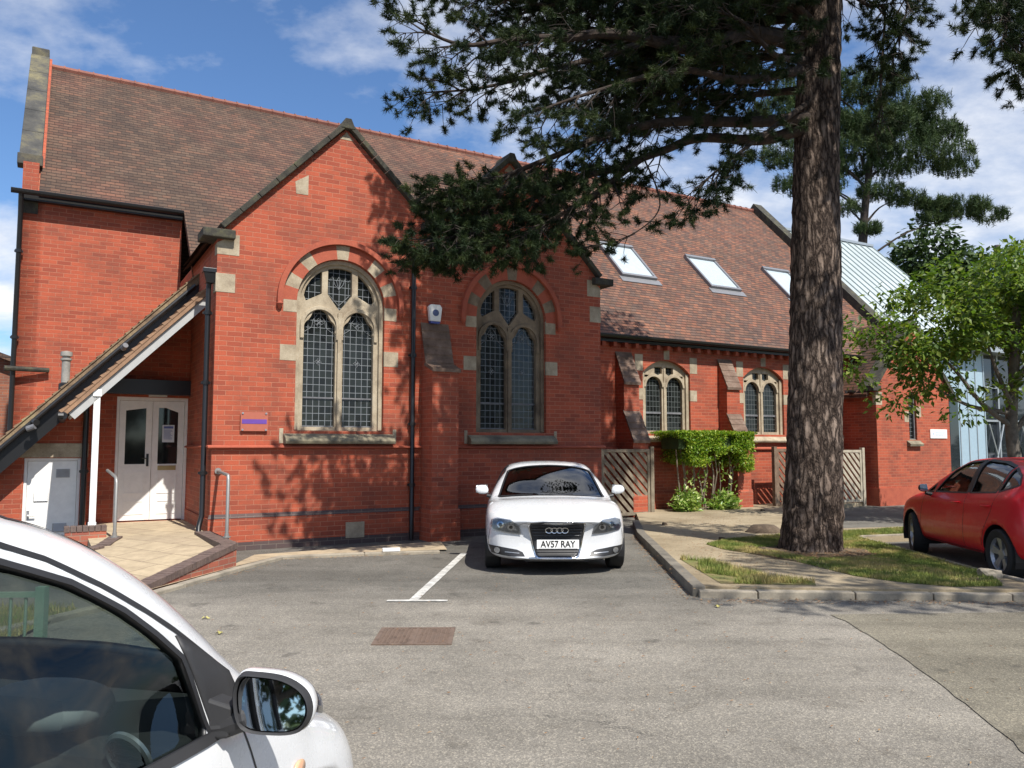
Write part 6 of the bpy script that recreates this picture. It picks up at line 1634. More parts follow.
def hatch(sp):
    """control stations of a hatchback shell"""
    w, H_, L_ = sp['w'], sp['H'], sp['L']; cd, czz = sp['cowl']; hd, hz = sp['head']; pd, pz_ = sp['peak']; rd, rz2 = sp['rend']; bl0, bl1 = sp['belt']; zb = sp.get('zb', .17)
    bh = sp['bonnet']   # (z at leading edge, z at mid)
    rw = sp['rail']     # rail half width at header
    S_ = []
    def ring(ww, zb_, zm, zk, xg, zg, xr, zr, xq, zq, zt): return [(0, zb_), (ww * .86, zb_), (ww * .985, zb_ + .10), (ww * 1.0, zm), (ww * sp.get('sq', .965), zk), (xg, zg), (xr, zr), (xq, zq), (0, zt)]
    nz = bh[0]
    kf = sp.get('kf', .26); cr = sp.get('crail', .87)
    S_.append((0.0, kf, [(0, zb + .05), (w * .50, zb + .05), (w * .66, zb + .10), (w * .72, .40), (w * .70, nz - .18), (w * .64, nz - .12), (w * .50, nz - .09), (w * .28, nz - .085), (0, nz - .08)]))
    S_.append((.035, kf, ring(w * .85, zb + .02, .42, nz - .13, w * .74, nz - .06, w * .58, nz - .035, w * .33, nz - .02, nz - .012)))
    S_.append((.12, kf * .85, ring(w * .93, zb, .45, nz - .09, w * .83, nz - .01, w * .66, nz + .015, w * .36, nz + .025, nz + .03)))
    S_.append((.38, kf * .5, ring(w * .985, zb, .50, nz + .0, w * .89, nz + .050, w * .72, nz + .075, w * .40, nz + .095, nz + .10)))
    S_.append((.80, kf * .25, ring(w * 1.0, zb + .03, .52, bh[1] - .09, w * .895, bh[1] - .015, w * .74, bh[1] + .01, w * .42, bh[1] + .035, bh[1] + .04)))
    S_.append((cd - .10, .10, ring(w * 1.0, zb + .02, .54, bl0 - .10, w * (cr + .02), bl0 - .04, w * (cr - .06), czz - .065, w * .44, czz - .035, czz - .03)))
    S_.append((cd, .22, ring(w * 1.0, zb + .02, .54, bl0 - .08, w * (cr + .025), bl0 - .02, w * cr, czz + .0, w * .44, czz + .01, czz + .015)))
    for t in (.33, .68):
        zc = czz + (hz - czz) * t; bul = sp.get('bul', .035) * math.sin(PI * t); bx = sp.get('bulx', 0) * math.sin(PI * t)
        S_.append((cd + (hd - cd) * t, .22 - .06 * t, ring(w, zb + .02, .55, bl0 - .06, w * (cr + .02 - .02 * t), bl0 + .01, w * (cr + (rw - cr) * t) + .008 + bx, czz + (hz - .035 - czz) * t + bul, w * .42, zc + bul, zc + bul + .012)))
    S_.append((hd, .14, ring(w, zb + .02, .56, bl0 - .05, w * .88, bl0 + .025, w * rw, hz - .035, w * .38, hz - .002, hz + .004)))
    S_.append((hd + .12, .10, ring(w, zb + .02, .56, bl0 - .05, w * .88, bl0 + .03, w * rw, hz + .0, w * .38, hz + .035, hz + .045)))
    S_.append((pd, .03, ring(w, zb + .02, .56, bl0 - .03, w * .88, bl0 + .045, w * (rw + .005), pz_ - .055, w * .40, pz_ - .01, pz_)))
    m = (pd + rd) / 2
    S_.append((m, -.02, ring(w, zb + .02, .57, (bl0 + bl1) / 2 - .05, w * .85, (bl0 + bl1) / 2 + .03, w * rw, (pz_ + rz2) / 2 - .045, w * .40, (pz_ + rz2) / 2 + .005, (pz_ + rz2) / 2 + .018)))
    S_.append((rd, -.05, ring(w * .995, zb + .03, .58, bl1 - .07, w * .84, bl1 + .02, w * (rw - .02), rz2 - .06, w * .38, rz2 - .012, rz2)))
    te = L_ - .14
    S_.append(((rd + te) / 2, -.06, ring(w * .98, zb + .05, .58, bl1 - .08, w * .82, bl1 + .0, w * (rw + .02), (rz2 + bl1) / 2 + .05, w * .38, (rz2 + bl1) / 2 + .10, (rz2 + bl1) / 2 + .11)))
    S_.append((te, -.09, ring(w * .95, zb + .06, .56, bl1 - .14, w * .80, bl1 - .05, w * .66, bl1 + .02, w * .36, bl1 + .05, bl1 + .06)))
    S_.append((L_ - .04, -.12, ring(w * .90, zb + .10, .52, .72, w * .76, .80, w * .64, .86, w * .34, .89, .90)))
    S_.append((L_, -.16, [(0, zb + .16), (w * .55, zb + .16), (w * .74, zb + .2), (w * .78, .50), (w * .74, .66), (w * .66, .72), (w * .50, .76), (w * .28, .78), (0, .78)]))
    n0 = sp.get('nose0', 0)
    S_ = [(d + n0 * max(0, 1 - d / cd), k, r) for d, k, r in S_]
    return S_

def build_car(sp, car, sealw=.022, steer_y=.68):
    """shell + glazing + wheels + cabin; returns (body, bvh)"""
    body = loft_body(hatch(sp), 'body', sp['paint'], car)
    bvh = BVHTree.FromPolygons([v.co.copy() for v in body.data.vertices], [tuple(p.vertices) for p in body.data.polygons])
    ax0, ax1 = sp['axles']; ra = sp['r'] + .045
    circ = lambda y: [(y + ra * math.cos(2 * PI * i / 40), sp['r'] + .01 + ra * math.sin(2 * PI * i / 40)) for i in range(40)]
    arches = []
    for ax in (ax0, ax1):
        P = circ(-ax); cut(body, bvh, RS, P, .45); cut(body, bvh, LS, [(-p[0], p[1]) for p in P], .45)
    wsf = sp['wsframe']
    for nm, poly in sp['side'].items():
        cut(body, bvh, RS, poly, .35); cut(body, bvh, LS, [(-p[0], p[1]) for p in poly][::-1], .35)
    cut(body, bvh, wsf, sp['ws'], -.25)
    cut(body, bvh, sp['bwframe'], sp['bw'], -.2)
    def grow(poly, g):
        c = Vector((sum(p[0] for p in poly) / len(poly), sum(p[1] for p in poly) / len(poly))); out = []
        for i in range(len(poly)):
            a = Vector(poly[i - 1]); b = Vector(poly[i]); d = Vector(poly[(i + 1) % len(poly)]); t = (d - a).normalized(); n = Vector((-t.y, t.x))
            if n.dot(b - c) < 0: n = -n
            out.append(tuple(b + n * g))
        return out
    G = sp['glass']
    for nm, poly in sp['side'].items():
        g_ = grow(poly, .010)
        patch(bvh, RS, g_, -.012, 'side_window', G, car, step=.05); patch(bvh, LS, [(-p[0], p[1]) for p in g_][::-1], -.012, 'side_window', G, car, step=.05)
        ribbon(bvh, RS, grow(poly, .004), sealw, .0025, 'window_seal', M['trim'], car, True); ribbon(bvh, LS, [(-p[0], p[1]) for p in grow(poly, .004)], sealw, .0025, 'window_seal', M['trim'], car, True)
    patch(bvh, wsf, grow(sp['ws'], .012), -.010, 'windscreen', sp.get('wsglass', G), car, step=.05)
    patch(bvh, sp['bwframe'], grow(sp['bw'], .012), -.010, 'rear_window', G, car, step=.05)
    ribbon(bvh, wsf, grow(sp['ws'], .006), .028, .002, 'windscreen_seal', M['trim'], car, True)
    sm = body.modifiers.new('t', 'SOLIDIFY'); sm.thickness = .022; sm.offset = -1; sm.use_rim = True; body.data.materials.append(M['trim']); sm.material_offset_rim = 1; sm.material_offset = 1
    for ax in (ax0, ax1):
        for s in (-1, 1):
            wheel(car, s * (sp['w'] - .115), -ax, sp['r'], .2, s, sp['rim'], steer=sp.get('steer', 0) if ax == ax0 else 0)
            mb = MB(); n = 18; inn = s * .40; out = s * (sp['w'] - .035); vs = []; 
            for i in range(n + 1):
                a = -.35 + (PI + .7) * i / n; c, q = math.cos(a) * (ra + .012), math.sin(a) * (ra + .012)
                vs += [(inn, -ax + c, sp['r'] + q), (out, -ax + c, sp['r'] + q)]
            mb.add(vs, [(2 * i, 2 * i + 1, 2 * i + 3, 2 * i + 2) for i in range(n)]); mb.add([vs[2 * i] for i in range(n + 1)], [tuple(range(n + 1))]); mb.obj('arch_liner', M['trim'], car, fix=False)
    # floor pan, dashboard, seats
    w = sp['w']; cd = sp['cowl'][0]
    mb = MB(); mb.box(-w * .82, w * .82, -sp['L'] + .35, -cd + .3, .24, .30); mb.obj('floor', M['interior'], car)
    mb = MB(); bz_ = sp['belt'][0]; mb.hexa([(-w * .90, -cd - .62, .55), (w * .90, -cd - .62, .55), (w * .90, -cd + .10, .35), (-w * .90, -cd + .10, .35), (-w * .89, -cd - .52, bz_ - .03), (w * .89, -cd - .52, bz_ - .03), (w * .84, -cd - .02, bz_ - .05), (-w * .84, -cd - .02, bz_ - .05)]); mb.obj('dashboard', M['interior'], car, bevel=.03)
    seats(car, .36, -cd - 1.15, -sp['L'] + .95, .36, 0, w)
    steering(car, .36, -cd - steer_y, sp['belt'][0] - .03)
    mb = MB(); mb.box(-.10, .10, -sp['head'][0] - .10, -sp['head'][0] - .07, sp['head'][1] - .13, sp['head'][1] - .07); mb.obj('rear_view_mirror', M['plastic'], car, bevel=.01)
    return body, bvh
def side_lines(bvh, car, lines, wd=.008, mat=None):
    for P in lines:
        ribbon(bvh, RS, P, wd, .0012, 'door_gap', mat or M['trim'], car); ribbon(bvh, LS, [(-p[0], p[1]) for p in P], wd, .0012, 'door_gap', mat or M['trim'], car)
def ws_frame(cd, cz_, hd, hz):
    a = Vector((0, -cd, cz_)); b = Vector((0, -hd, hz)); w_ = (b - a)
    return Frame(a, (-1, 0, 0), w_), w_.length
def bw_frame(rd, rz2, te, bz):
    a = Vector((0, -te, bz)); b = Vector((0, -rd, rz2)); return Frame(a, (1, 0, 0), (b - a)), (b - a).length

# ---- white hatchback facing the camera
A3 = dict(w=.925, H=1.42, L=4.29, cowl=(1.28, .925), head=(2.02, 1.33), peak=(2.55, 1.40), rend=(3.65, 1.32), belt=(.89, .96), bonnet=(.73, .90), rail=.735, crail=.90, sq=.985, axles=(.86, 3.44), r=.317, rim=.215, paint=M['pw'], glass=M['cglass_dark'], kf=.30)
f_, l_ = ws_frame(1.28, .925, 2.02, 1.33); A3['wsframe'] = f_
A3['ws'] = [(-.70, .045), (-.35, .005), (0, -.01), (.35, .005), (.70, .045), (.735, .08), (.60, l_ - .04), (.30, l_ - .01), (0, l_ - .0), (-.30, l_ - .01), (-.60, l_ - .04), (-.735, .08)]
f_, l2 = bw_frame(3.65, 1.33, 4.15, 1.03); A3['bwframe'] = f_; A3['bw'] = [(-.5, .1), (.5, .1), (.44, l2 - .08), (-.44, l2 - .08)]
A3['side'] = {'front': [(-1.75, .935), (-2.62, .955), (-2.62, 1.315), (-2.3, 1.30), (-2.05, 1.215)], 'rear': [(-2.70, .955), (-3.50, 1.02), (-3.72, 1.10), (-3.45, 1.235), (-3.1, 1.30), (-2.70, 1.318)]}
car = empty('parked_car', (.565, 10.0, 0), PI + math.radians(.6), 'white hatchback with four linked rings on its black grille parked nose out by the hall', 'car')
body, bvh = build_car(A3, car)
side_lines(bvh, car, [[(-1.32, .28), (-1.38, .60), (-1.42, .92)], [(-2.66, .28), (-2.66, .97)], [(-1.34, .27), (-2.66, .27)], [(-1.34, .66), (-3.0, .70)]])
# front details: u=-x so positive u is the car's left = picture right
gr = [(-.345, .662), (-.18, .672), (.18, .672), (.345, .662), (.365, .62), (.305, .33), (.275, .235), (.23, .215), (-.23, .215), (-.275, .235), (-.305, .33), (-.365, .62)]
def sc2(P, k, cx=0, cz=.47): return [(cx + (p[0] - cx) * k, cz + (p[1] - cz) * k) for p in P]
patch(bvh, FR, gr, .006, 'grille_surround', M['chrome'], car, step=.03, thick=.01)
g = patch(bvh, FR, sc2(gr, .955), .012, 'grille', M['trim'], car, step=.03, thick=.01)
for i in range(9):
    z = .275 + i * .042
    if .34 < z < .46: continue
    hw_ = .255 + (z - .28) * .22
    patch(bvh, FR, [(-hw_, z), (hw_, z), (hw_, z + .012), (-hw_, z + .012)], .022, 'grille_bar', M['plastic_bar'] if 'plastic_bar' in M else M['lead'], g, step=.04, thick=.008)
# number plate with its characters
npo = empty('number_plate', (0, .034, .405)); npo.parent = car; npo.rotation_euler = (math.radians(-4), 0, PI)
mb = MB(); mb.box(-.26, .26, -.004, .004, -.056, .056); mb.obj('plate', M['plate_w'], npo, bevel=.003)
tx = text_obj('AV57 RAY', .100, .001, M['char'], npo, 'characters', .98, .0022); tx.rotation_euler = (PI / 2, 0, 0); tx.location = (0, -.0058, .0)
tx.scale = (.98, 1.12, 1.0)
mb = MB(); mb.box(-.24, .24, -.0045, -.0042, -.053, -.049); mb.obj('plate_footer', M['lead'], npo)
# four linked rings
for i in range(4):
    cx = (-1.5 + i) * .066
    mb = MB(); mb.tube([cast(bvh, FR, cx + .043 * math.cos(a), .570 + .043 * math.sin(a), .030 + .002 * (i % 2)) for a in [2 * PI * j / 28 for j in range(29)]], .0062, 6); mb.obj('badge_ring', M['chrome'], car, smooth=True)
# lamps
for s in (-1, 1):
    hl = [(s * .445, .505), (s * .62, .525), (s * .80, .555), (s * .835, .60), (s * .82, .675), (s * .75, .700), (s * .58, .685), (s * .47, .615)]
    if s < 0: hl = hl[::-1]
    lamp = empty('headlight', (0, 0, 0)); lamp.parent = car
    patch(bvh, FR, hl, .0045, 'lamp_housing', M['reflector'], lamp, step=.03)
    patch(bvh, FR, sc2(hl, .9, s * .66, .61), .006, 'lamp_interior', M['lamp_dark'] if 'lamp_dark' in M else M['lead'], lamp, step=.03)
    for (a, b_, r_) in ((.575, .595, .046), (.705, .620, .046)):
        patch(bvh, FR, [(s * a + r_ * math.cos(t), b_ + r_ * .9 * math.sin(t)) for t in [2 * PI * j / 16 for j in range(16)]], .009, 'bulb_bowl', M['chrome'], lamp, step=.02)
        patch(bvh, FR, [(s * a + r_ * .5 * math.cos(t), b_ + r_ * .5 * math.sin(t)) for t in [2 * PI * j / 12 for j in range(12)]], .012, 'projector', M['pane'], lamp, step=.02)
    patch(bvh, FR, hl, .016, 'lens', M['lens'], lamp, step=.03)
    fg = [(s * .40, .235), (s * .60, .235), (s * .82, .262), (s * .86, .36), (s * .72, .350), (s * .50, .315), (s * .43, .285)]
    if s < 0: fg = fg[::-1]
    fi = patch(bvh, FR, fg, .005, 'fog_lamp_intake', M['trim'], car, step=.03)
    patch(bvh, FR, [(s * .745 + .036 * math.cos(t), .303 + .036 * math.sin(t)) for t in [2 * PI * j / 16 for j in range(16)]], .012, 'fog_lamp', M['reflector'], fi, step=.02)
    ribbon(bvh, FR, [(s * .47, .270), (s * .65, .285)], .008, .010, 'chrome_strip', M['alloy'], fi)
    ribbon(bvh, FR, [(s * .375, .655), (s * .43, .645), (s * .47, .62)], .004, .0015, 'panel_gap', M['lead'], car); ribbon(bvh, FR, [(s * .84, .56), (s * .865, .42), (s * .86, .36)], .005, .0015, 'panel_gap', M['trim'], car)
    side_mirror(car, s * .84, -1.60, .925, s, M['pw'], .26, .175)
ribbon(bvh, FR, [(-.44, .190), (.44, .190)], .03, .004, 'lower_intake', M['trim'], car)
ribbon(bvh, FR, [(-.34, .196), (.34, .196)], .008, .008, 'lower_grille_bar', M['alloy'], car)
for s in (-1, 1):    # wipers
    a = cast(bvh, A3['wsframe'], .02 + s * .28, .015, .012); b = cast(bvh, A3['wsframe'], .02 + s * .28 - .45, .055, .014)
    if a is not None and b is not None:
        mb = MB(); mb.tube([a, b], .007, 5); mb.obj('wiper', M['trim'], car)
mb = MB(); mb.box(-.40, .40, -.20, -.16, .17, .23); mb.box(-.2, .2, -2.6, -.5, .14, .20); mb.obj('underbody', M['trim'], car)
# tax-disc sized sticker is left off: unreadable

# ---- red hatchback at the right, nose away from the camera
FI = dict(w=.88, H=1.48, L=3.95, cowl=(.98, .995), head=(1.80, 1.415), peak=(2.45, 1.475), rend=(3.45, 1.39), belt=(.93, 1.05), bonnet=(.76, .92), rail=.68, crail=.88, steer=math.radians(-14), axles=(.80, 3.29), r=.305, rim=.205, paint=M['pr'], glass=M['cglass'], kf=.30, zb=.19)
f_, l_ = ws_frame(.98, .995, 1.80, 1.42); FI['wsframe'] = f_
FI['ws'] = [(-.58, .06), (0, .0), (.58, .06), (.60, .09), (.49, l_ - .05), (0, l_ - .02), (-.49, l_ - .05), (-.60, .09)]
f_, l2 = bw_frame(3.45, 1.405, 3.81, 1.09); FI['bwframe'] = f_; FI['bw'] = [(-.5, .08), (.5, .08), (.44, l2 - .06), (-.44, l2 - .06)]
FI['side'] = {'quarter': [(-1.26, .955), (-1.45, .965), (-1.45, 1.07)], 'front': [(-1.50, .968), (-2.42, 1.000), (-2.39, 1.42), (-2.05, 1.392), (-1.76, 1.275)], 'rear': [(-2.49, 1.004), (-3.13, 1.045), (-3.15, 1.355), (-2.85, 1.405), (-2.46, 1.423)], 'rear_quarter': [(-3.18, 1.05), (-3.52, 1.15), (-3.42, 1.25), (-3.20, 1.34)]}
hd_ = math.radians(-4.5)     # heading: slightly right of straight ahead
fwd = Vector((math.sin(-hd_), math.cos(hd_)))
lw = Vector((6.13, 12.28)); right = Vector((fwd.y, -fwd.x)); nose = lw + right * .80 + fwd * .80
car = empty('parked_car', (nose.x, nose.y, 0), hd_, 'bright red hatchback parked at the right edge of the picture beside the lawn', 'car')
body, bvh = build_car(FI, car)
side_lines(bvh, car, [[(-1.14, .30), (-1.16, .60), (-1.22, .93)], [(-2.44, .30), (-2.46, .72), (-2.44, 1.0)], [(-3.00, .60), (-3.14, .80), (-3.20, 1.03)], [(-1.14, .29), (-2.86, .29)], [(-2.9, .37), (-3.0, .62)]])
side_lines(bvh, car, [[(-1.0, .78), (-2.0, .83), (-3.2, .93), (-3.7, .97)]], .012, M['pr_dark'] if 'pr_dark' in M else M['pr'])
for s in (-1, 1):
    bp = [(-2.395, 1.0), (-2.50, 1.0), (-2.475, 1.42), (-2.38, 1.418)]
    patch(bvh, RS if s > 0 else LS, bp if s > 0 else [(-p[0], p[1]) for p in bp][::-1], .004, 'door_pillar_trim', M['trim'], car, step=.03)
    side_mirror(car, s * .82, -1.42, .955, s, M['trim'] if s < 0 else M['pr'], .19, .15)
    for y in (-2.24, -3.02):
        mb = MB(); x = s * .875; mb.tube([(x - s * .03, y + .10, .86), (x, y + .07, .865), (x, y - .07, .87), (x - s * .03, y - .10, .87)], .013, 6); mb.obj('door_handle', M['pr'], car, smooth=True)
    tlp = [(s * .60, .78), (s * .80, .74), (s * .82, 1.02), (s * .70, 1.08)]
    patch(bvh, BK, tlp if s > 0 else tlp[::-1], .006, 'tail_lamp', M['tail'], car, step=.04)
mb = MB(); mb.hexa([(-.5, -3.62, 1.36), (.5, -3.62, 1.36), (.5, -3.40, 1.385), (-.5, -3.40, 1.385), (-.5, -3.62, 1.38), (.5, -3.62, 1.38), (.5, -3.40, 1.41), (-.5, -3.40, 1.41)]); mb.obj('tailgate_spoiler', M['pr'], car, bevel=.01)
mb = MB(); mb.box(-.26, .26, -4.02, -3.985, .58, .69); mb.obj('number_plate', plain('yellow_plate', (.7, .5, .05), .4), car)
mb = MB(); mb.tube([(0, -3.3, 1.40), (0, -3.55, 1.62)], [.006, .003], 5); mb.obj('aerial', M['trim'], car)
# a white car far down the drive, mostly hidden: its own simple copy of the first shell
far = copy_tree([o for o in bpy.data.objects if o.name == 'parked_car'][0])
far.location = (19.6, 30.0, 0); far.rotation_euler = (0, 0, math.radians(70)); far['label'] = 'white car far down the drive, just showing above the red car roof'
# ---- near white hatchback, driver's side towards the camera
MI = dict(w=.845, H=1.54, L=3.72, cowl=(.95, .955), head=(1.74, 1.487), peak=(2.35, 1.545), rend=(3.15, 1.46), belt=(.90, .95), bonnet=(.62, .79), rail=.735, crail=.905, axles=(.86, 3.15), r=.265, nose0=.19, bul=.125, bulx=.03, rim=.19, paint=M['pw'], glass=M['cglass_near'] if 'cglass_near' in M else M['cglass'], kf=.22, zb=.2)
f_, l_ = ws_frame(.95, .955, 1.74, 1.485); MI['wsframe'] = f_
MI['ws'] = [(-.58, .08), (-.3, .03), (0, .01), (.3, .03), (.58, .08), (.60, .11), (.47, l_ - .06), (.25, l_ - .03), (0, l_ - .025), (-.25, l_ - .03), (-.47, l_ - .06), (-.60, .11)]
f_, l2 = bw_frame(3.15, 1.46, 3.58, 1.06); MI['bwframe'] = f_; MI['bw'] = [(-.5, .1), (.5, .1), (.46, l2 - .08), (-.46, l2 - .08)]
MI['side'] = {'front': [(-1.375, .885), (-2.28, .90), (-2.28, 1.40), (-2.05, 1.405), (-1.863, 1.372), (-1.784, 1.339), (-1.698, 1.300), (-1.585, 1.22), (-1.508, 1.152), (-1.435, 1.08)], 'rear': [(-2.38, .905), (-3.15, .97), (-3.22, 1.18), (-3.05, 1.29), (-2.8, 1.36), (-2.38, 1.395)]}
al = math.radians(13); fwd = Vector((math.sin(al), math.cos(al))); right = Vector((fwd.y, -fwd.x))
mir = Vector((-.62, 2.05)); nose = mir - right * .93 + fwd * 1.36
car = empty('parked_car', (nose.x, nose.y, 0), -al, 'near white hatchback cut off by the bottom left corner, black door mirror towards us', 'car')
body, bvh = build_car(MI, car, .014, .98)
side_lines(bvh, car, [[(-1.14, .30), (-1.16, .60), (-1.24, .86)], [(-2.33, .30), (-2.33, 1.0)], [(-1.10, .29), (-2.9, .29)]], .007)
# roof gutter strip running down the screen pillar
rib = [(-1.24, .99), (-1.34, 1.07), (-1.435, 1.148), (-1.52, 1.212), (-1.622, 1.285), (-1.73, 1.357), (-1.85, 1.412), (-2.1, 1.455), (-2.5, 1.465), (-2.9, 1.43)]
ribbon(bvh, RS, rib, .013, .0025, 'roof_gutter_strip', M['trim'], car); ribbon(bvh, LS, [(-p[0], p[1]) for p in rib], .013, .0025, 'roof_gutter_strip', M['trim'], car)
# black sail panel ahead of the window
for fr_, s in ((RS, 1), (LS, -1)):
    P = [(-1.22, .90), (-1.36, .885), (-1.425, 1.09), (-1.44, 1.135), (-1.36, 1.085), (-1.245, 1.00)]
    P = P if s > 0 else [(-p[0], p[1]) for p in P][::-1]
    patch(bvh, fr_, P, .006, 'sail_panel', M['plastic'], car, step=.03, thick=.006)
    ribbon(bvh, fr_, [(s * -1.24, .875), (s * -1.4, .873), (s * -2.28, .888)], .026, .006, 'waist_seal', M['plastic'], car)
# door mirror, large in the view
mr = empty('wing_mirror', (.81, -1.33, .935)); mr.parent = car; mr.rotation_euler = (0, 0, math.radians(10)); mr.scale = (.9, .9, .9)
def dome(mb, outline, ys, cx, cz):
    """stack of scaled outlines from the glass face (rear) to the nose (front)"""
    rings = []
    for (y, k) in ys: rings.append([(cx + (p[0] - cx) * k, y, cz + (p[1] - cz) * k) for p in outline])
    n = len(outline); vs = [p for r in rings for p in r]
    fs = [(i * n + j, i * n + (j + 1) % n, (i + 1) * n + (j + 1) % n, (i + 1) * n + j) for i in range(len(rings) - 1) for j in range(n)]
    fs.append(tuple((len(rings) - 1) * n + j for j in range(n)))
    mb.add(vs, fs)
def rnd_out(P, k=5): 
    Q = [Vector((p[0], 0, p[1])) for p in P]; Q = Q + [Q[0], Q[1], Q[2]]
    S_ = smooth_path(Q, k); return [(v.x, v.z) for v in S_[k:k * (len(P) + 1)]]
mo = rnd_out([(.055, -.045), (.15, -.062), (.225, -.050), (.252, .0), (.235, .055), (.175, .092), (.09, .104), (.045, .098), (.03, .04)])
mcx, mcz = .145, .02
def scl(P, k): return [(mcx + (p[0] - mcx) * k, mcz + (p[1] - mcz) * k) for p in P]
mb = MB(); dome(mb, mo, [(-.035, .90), (-.047, .95), (-.038, .99), (-.02, 1.0), (.03, .99), (.045, .97)], mcx, mcz); mb.f.pop()
V_ = len(mo); rim_o = [(p[0], -.035, p[1]) for p in scl(mo, .86)]; rim_i = [(p[0], -.012, p[1]) for p in scl(mo, .83)]
mb.add(rim_o + rim_i, [(j, (j + 1) % V_, V_ + (j + 1) % V_, V_ + j) for j in range(V_)])
mb.obj('inner_housing', M['plastic'], mr, smooth=True)
mb = MB(); dome(mb, scl(mo, 1.035), [(-.012, .975), (-.008, 1.0), (.015, .995), (.04, .95), (.062, .86), (.078, .66), (.086, .3)], mcx, mcz); mb.obj('outer_shell', M['pw'], mr, smooth=True)
mb = MB(); mb.add([(p[0], -.022 + (p[1] - .02) * .19, p[1]) for p in scl(mo, .86)] , [tuple(range(len(mo)))]); g = mb.obj('mirror_glass', M['mirror'], mr, fix=False)
mb = MB(); mb.tube([(-.06, .0, -.05), (.0, .0, -.045), (.07, -.005, -.02)], [.045, .038, .035], 12); mb.hexa([(-.07, -.045, -.075), (.02, -.035, -.075), (.02, .045, -.075), (-.07, .045, -.075), (-.09, -.04, .05), (.03, -.03, .01), (.03, .04, .01), (-.09, .04, .05)]); mb.obj('stalk', M['plastic'], mr, bevel=.008)
# bulging headlamps standing proud of the wings
for s in (-1, 1):
    P = cast(bvh, Frame((0, 0, 0), (1, 0, 0), (0, 1, 0)), s * .60, -.58, 0)
    t = empty('headlight', (P.x, P.y, P.z - .035)); t.parent = car
    mb = MB(); bm_ = [(math.sin(a) * .125, math.cos(a) * .11) for a in [0.02 + i * .2 for i in range(9)]]
    mb.lathe([(r_, h_) for r_, h_ in bm_], lambda x, y, h: (x * .75, y * 1.1, h * .85), 24); mb.obj('lens', M['lens_smoke'] if 'lens_smoke' in M else M['lens'], t, smooth=True)
    mb = MB(); mb.lathe([(math.sin(a) * .105, math.cos(a) * .085) for a in [0.02 + i * .2 for i in range(9)]], lambda x, y, h: (x * .75, y * 1.1, h * .85), 24); mb.obj('reflector', M['reflector'], t, smooth=True)
    # side repeater
    fr_ = RS if s > 0 else LS
    patch(bvh, fr_, [(s * -.977 + .034 * math.cos(q) , .655 + .022 * math.sin(q)) for q in [2 * PI * j / 16 for j in range(16)]], .008, 'side_repeater', M['amber'], car, step=.02, thick=.006)
# cabin: vents and the far screen edge
for x in (.66, -.66):
    v = empty('air_vent', (x, -1.50, .86)); v.parent = car; v.rotation_euler = (math.radians(20), 0, math.radians(-8))
    mb = MB(); mb.tube([(.062 * math.cos(a), 0, .062 * math.sin(a)) for a in [2 * PI * i / 28 for i in range(29)]], .009, 6); mb.obj('vent_ring', M['chrome_soft'] if 'chrome_soft' in M else M['alloy'], v, smooth=True)
    mb = MB(); mb.add([(.06 * math.cos(a), .01, .06 * math.sin(a)) for a in [2 * PI * i / 20 for i in range(20)]], [tuple(range(20))]); mb.obj('vent_well', M['dark'], v, fix=False)
    for i in range(4): mb = MB(); z = -.04 + i * .027; h_ = math.sqrt(.058 ** 2 - z * z); mb.box(-h_, h_, -.006, .006, z - .003, z + .003); mb.obj('vent_slat', M['plastic'], v)
mb = MB(); mb.hexa([(.12, -1.60, .86), (.60, -1.60, .86), (.60, -1.30, .90), (.12, -1.30, .90), (.16, -1.56, 1.02), (.56, -1.56, 1.02), (.54, -1.28, 1.0), (.18, -1.28, 1.0)]); mb.obj('instrument_binnacle', M['interior2'], car, smooth=True, subsurf=2)
# front bumper grille and plate (hidden from here but part of the car)
patch(bvh, FR, [(-.32, .60), (.32, .60), (.27, .69), (-.27, .69)], .006, 'grille', M['trim'], car, step=.04, thick=.006)
patch(bvh, FR, [(-.45, .27), (.45, .27), (.42, .36), (-.42, .36)], .006, 'lower_grille', M['trim'], car, step=.04, thick=.006)
for s in (1,):
    mb = MB(); x = .845; y = -2.15; mb.tube([(x - .03, y + .10, .84), (x, y + .07, .845), (x, y - .07, .85), (x - .03, y - .10, .85)], .013, 6); mb.obj('door_handle', M['pw'], car, smooth=True)
# trees and a hedge behind the camera: they are what the car windows and the door mirror reflect
for i, (x, y, W, z0, z1, r, lb) in enumerate(((-9, -19, 3.4, 4, 9, 2.6, 'leafy tree behind the viewer on the left side of the car park'), (5, -30, 5, 3, 8, 3.4, 'leafy tree behind the viewer in the middle of the car park edge'), (12, -20, 3.6, 4, 9, 2.7, 'leafy tree behind the viewer on the right side of the car park'))):
    broad_tree('oak_tree', (x, y, 0), lb, rblobs(g_, 10, W, z0, z1, r), 16000, .32, M['oak_leaf'], ([(0, 0, -.1), (0, 0, z0 * .5), (.2, 0, z0), (.3, 0, z1)], .35, .15), [[(0, 0, z0 * .6), (2, 0, z0), (W * .6, 0, z1 - 1)], [(0, 0, z0 * .6), (-2, 0, z0), (-W * .6, 0, z1 - 1)]], 31 + i, group='trees behind the viewer', thr=-.3, nsc=.35)
broad_tree('hedge', (0, -15, 0), 'long dark hedge behind the viewer along the car park edge', [(x * 1.5, 0, 1.1, 1.3, 1.1) for x in range(-11, 12)], 14000, .3, M['oak_leaf'], ([(0, 0, -.1), (0, 0, .8), (0, 0, 1.2)], .08, .04), [[(0, 0, .5), (1, 0, 1.2)]], 41, cat='hedge', thr=-.4)
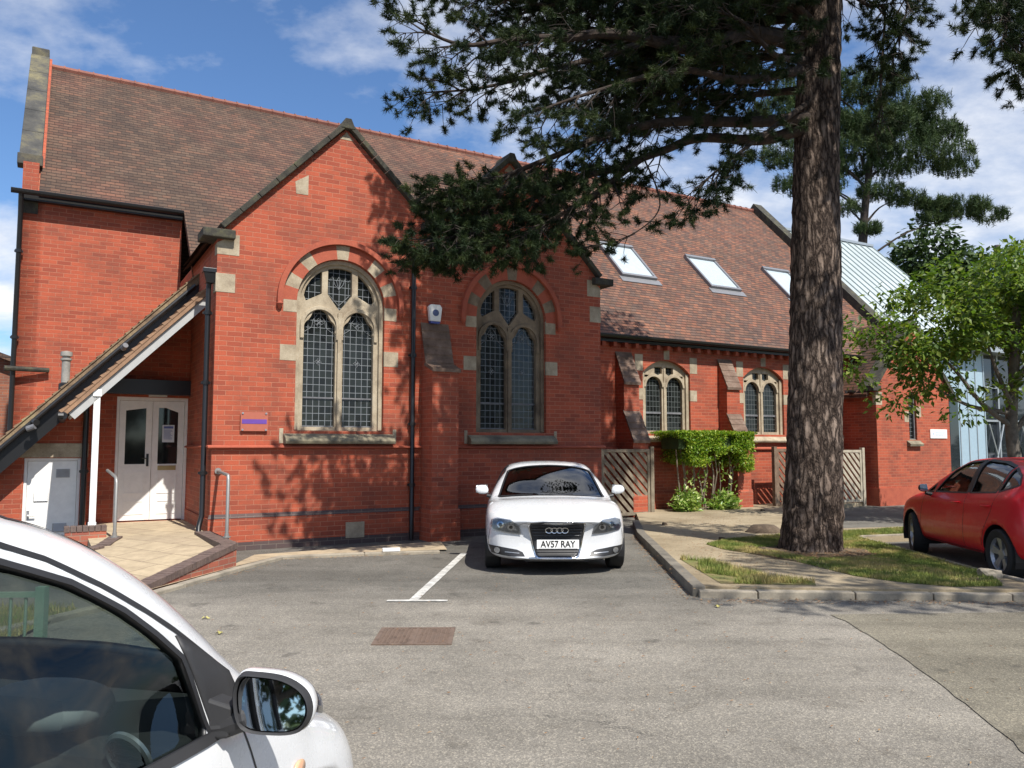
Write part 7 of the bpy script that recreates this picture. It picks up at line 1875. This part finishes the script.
# ------------------------------------------------------------------ split meshes that hold several separate pieces into one part each
SPLIT = {'side_wall': 'side_wall', 'fascia': 'fascia', 'jamb_stones': 'jamb_stone', 'arch_stones': 'arch_stone', 'arch_bricks': 'arch_brickwork', 'kneeler_stones': 'gable_stone', 'kneeler': 'kneeler', 'quoin': 'quoin', 'base_course': 'base_course', 'vent': 'vent', 'fixing': 'fixing', 'eave_brackets': 'eave_bracket', 'hood_mould': 'hood_mould', 'horizontal_rail': 'horizontal_rail', 'porch_wall': 'porch_wall', 'plinth': 'plinth', 'saddle_bar': 'saddle_bar', 'panel_moulding': 'panel_moulding', 'bracket': 'bracket', 'pipe_cap': 'pipe_cap', 'frame': None, 'weathering': 'weathering', 'brace': 'brace', 'porch_roof': 'porch_roof', 'gable_roof': 'gable_roof', 'rear_wall': 'rear_wall', 'gable_coping': None, 'roof': 'roof_slope', 'underbody': 'underbody', 'post': None}
def split_islands(o, newname):
    me = o.data; bm = bmesh.new(); bm.from_mesh(me); bm.verts.index_update()
    seen = set(); comps = []
    for v in bm.verts:
        if v.index in seen: continue
        st = [v]; c = []; seen.add(v.index)
        while st:
            a = st.pop(); c.append(a.index)
            for e in a.link_edges:
                b = e.other_vert(a)
                if b.index not in seen: seen.add(b.index); st.append(b)
        comps.append(set(c))
    bm.free()
    # pieces that touch or overlap stay together
    boxes = [[min(me.vertices[i].co[k] for i in c) - .012 for k in range(3)] + [max(me.vertices[i].co[k] for i in c) + .012 for k in range(3)] for c in comps]
    par = list(range(len(comps)))
    def find(x):
        while par[x] != x: x = par[x]
        return x
    for i in range(len(comps)):
        for j in range(i):
            if all(boxes[i][k] <= boxes[j][k + 3] and boxes[j][k] <= boxes[i][k + 3] for k in range(3)): par[find(i)] = find(j)
    groups = {}
    for i, c in enumerate(comps): groups.setdefault(find(i), set()).update(c)
    groups = list(groups.values())
    if len(groups) < 2: 
        return
    for gi, gset in enumerate(groups):
        nm = me.copy(); bm = bmesh.new(); bm.from_mesh(nm); bm.verts.ensure_lookup_table()
        bmesh.ops.delete(bm, geom=[v for v in bm.verts if v.index not in gset], context='VERTS'); bm.to_mesh(nm); bm.free()
        if gi == 0: first = nm; continue
        c = o.copy(); c.data = nm; c.name = newname; COL.objects.link(c)
    o.data = first; o.name = newname
for o in list(bpy.data.objects):
    if o.type != 'MESH': continue
    base = o.name.split('.')[0]
    if base in SPLIT and SPLIT[base]: split_islands(o, SPLIT[base])
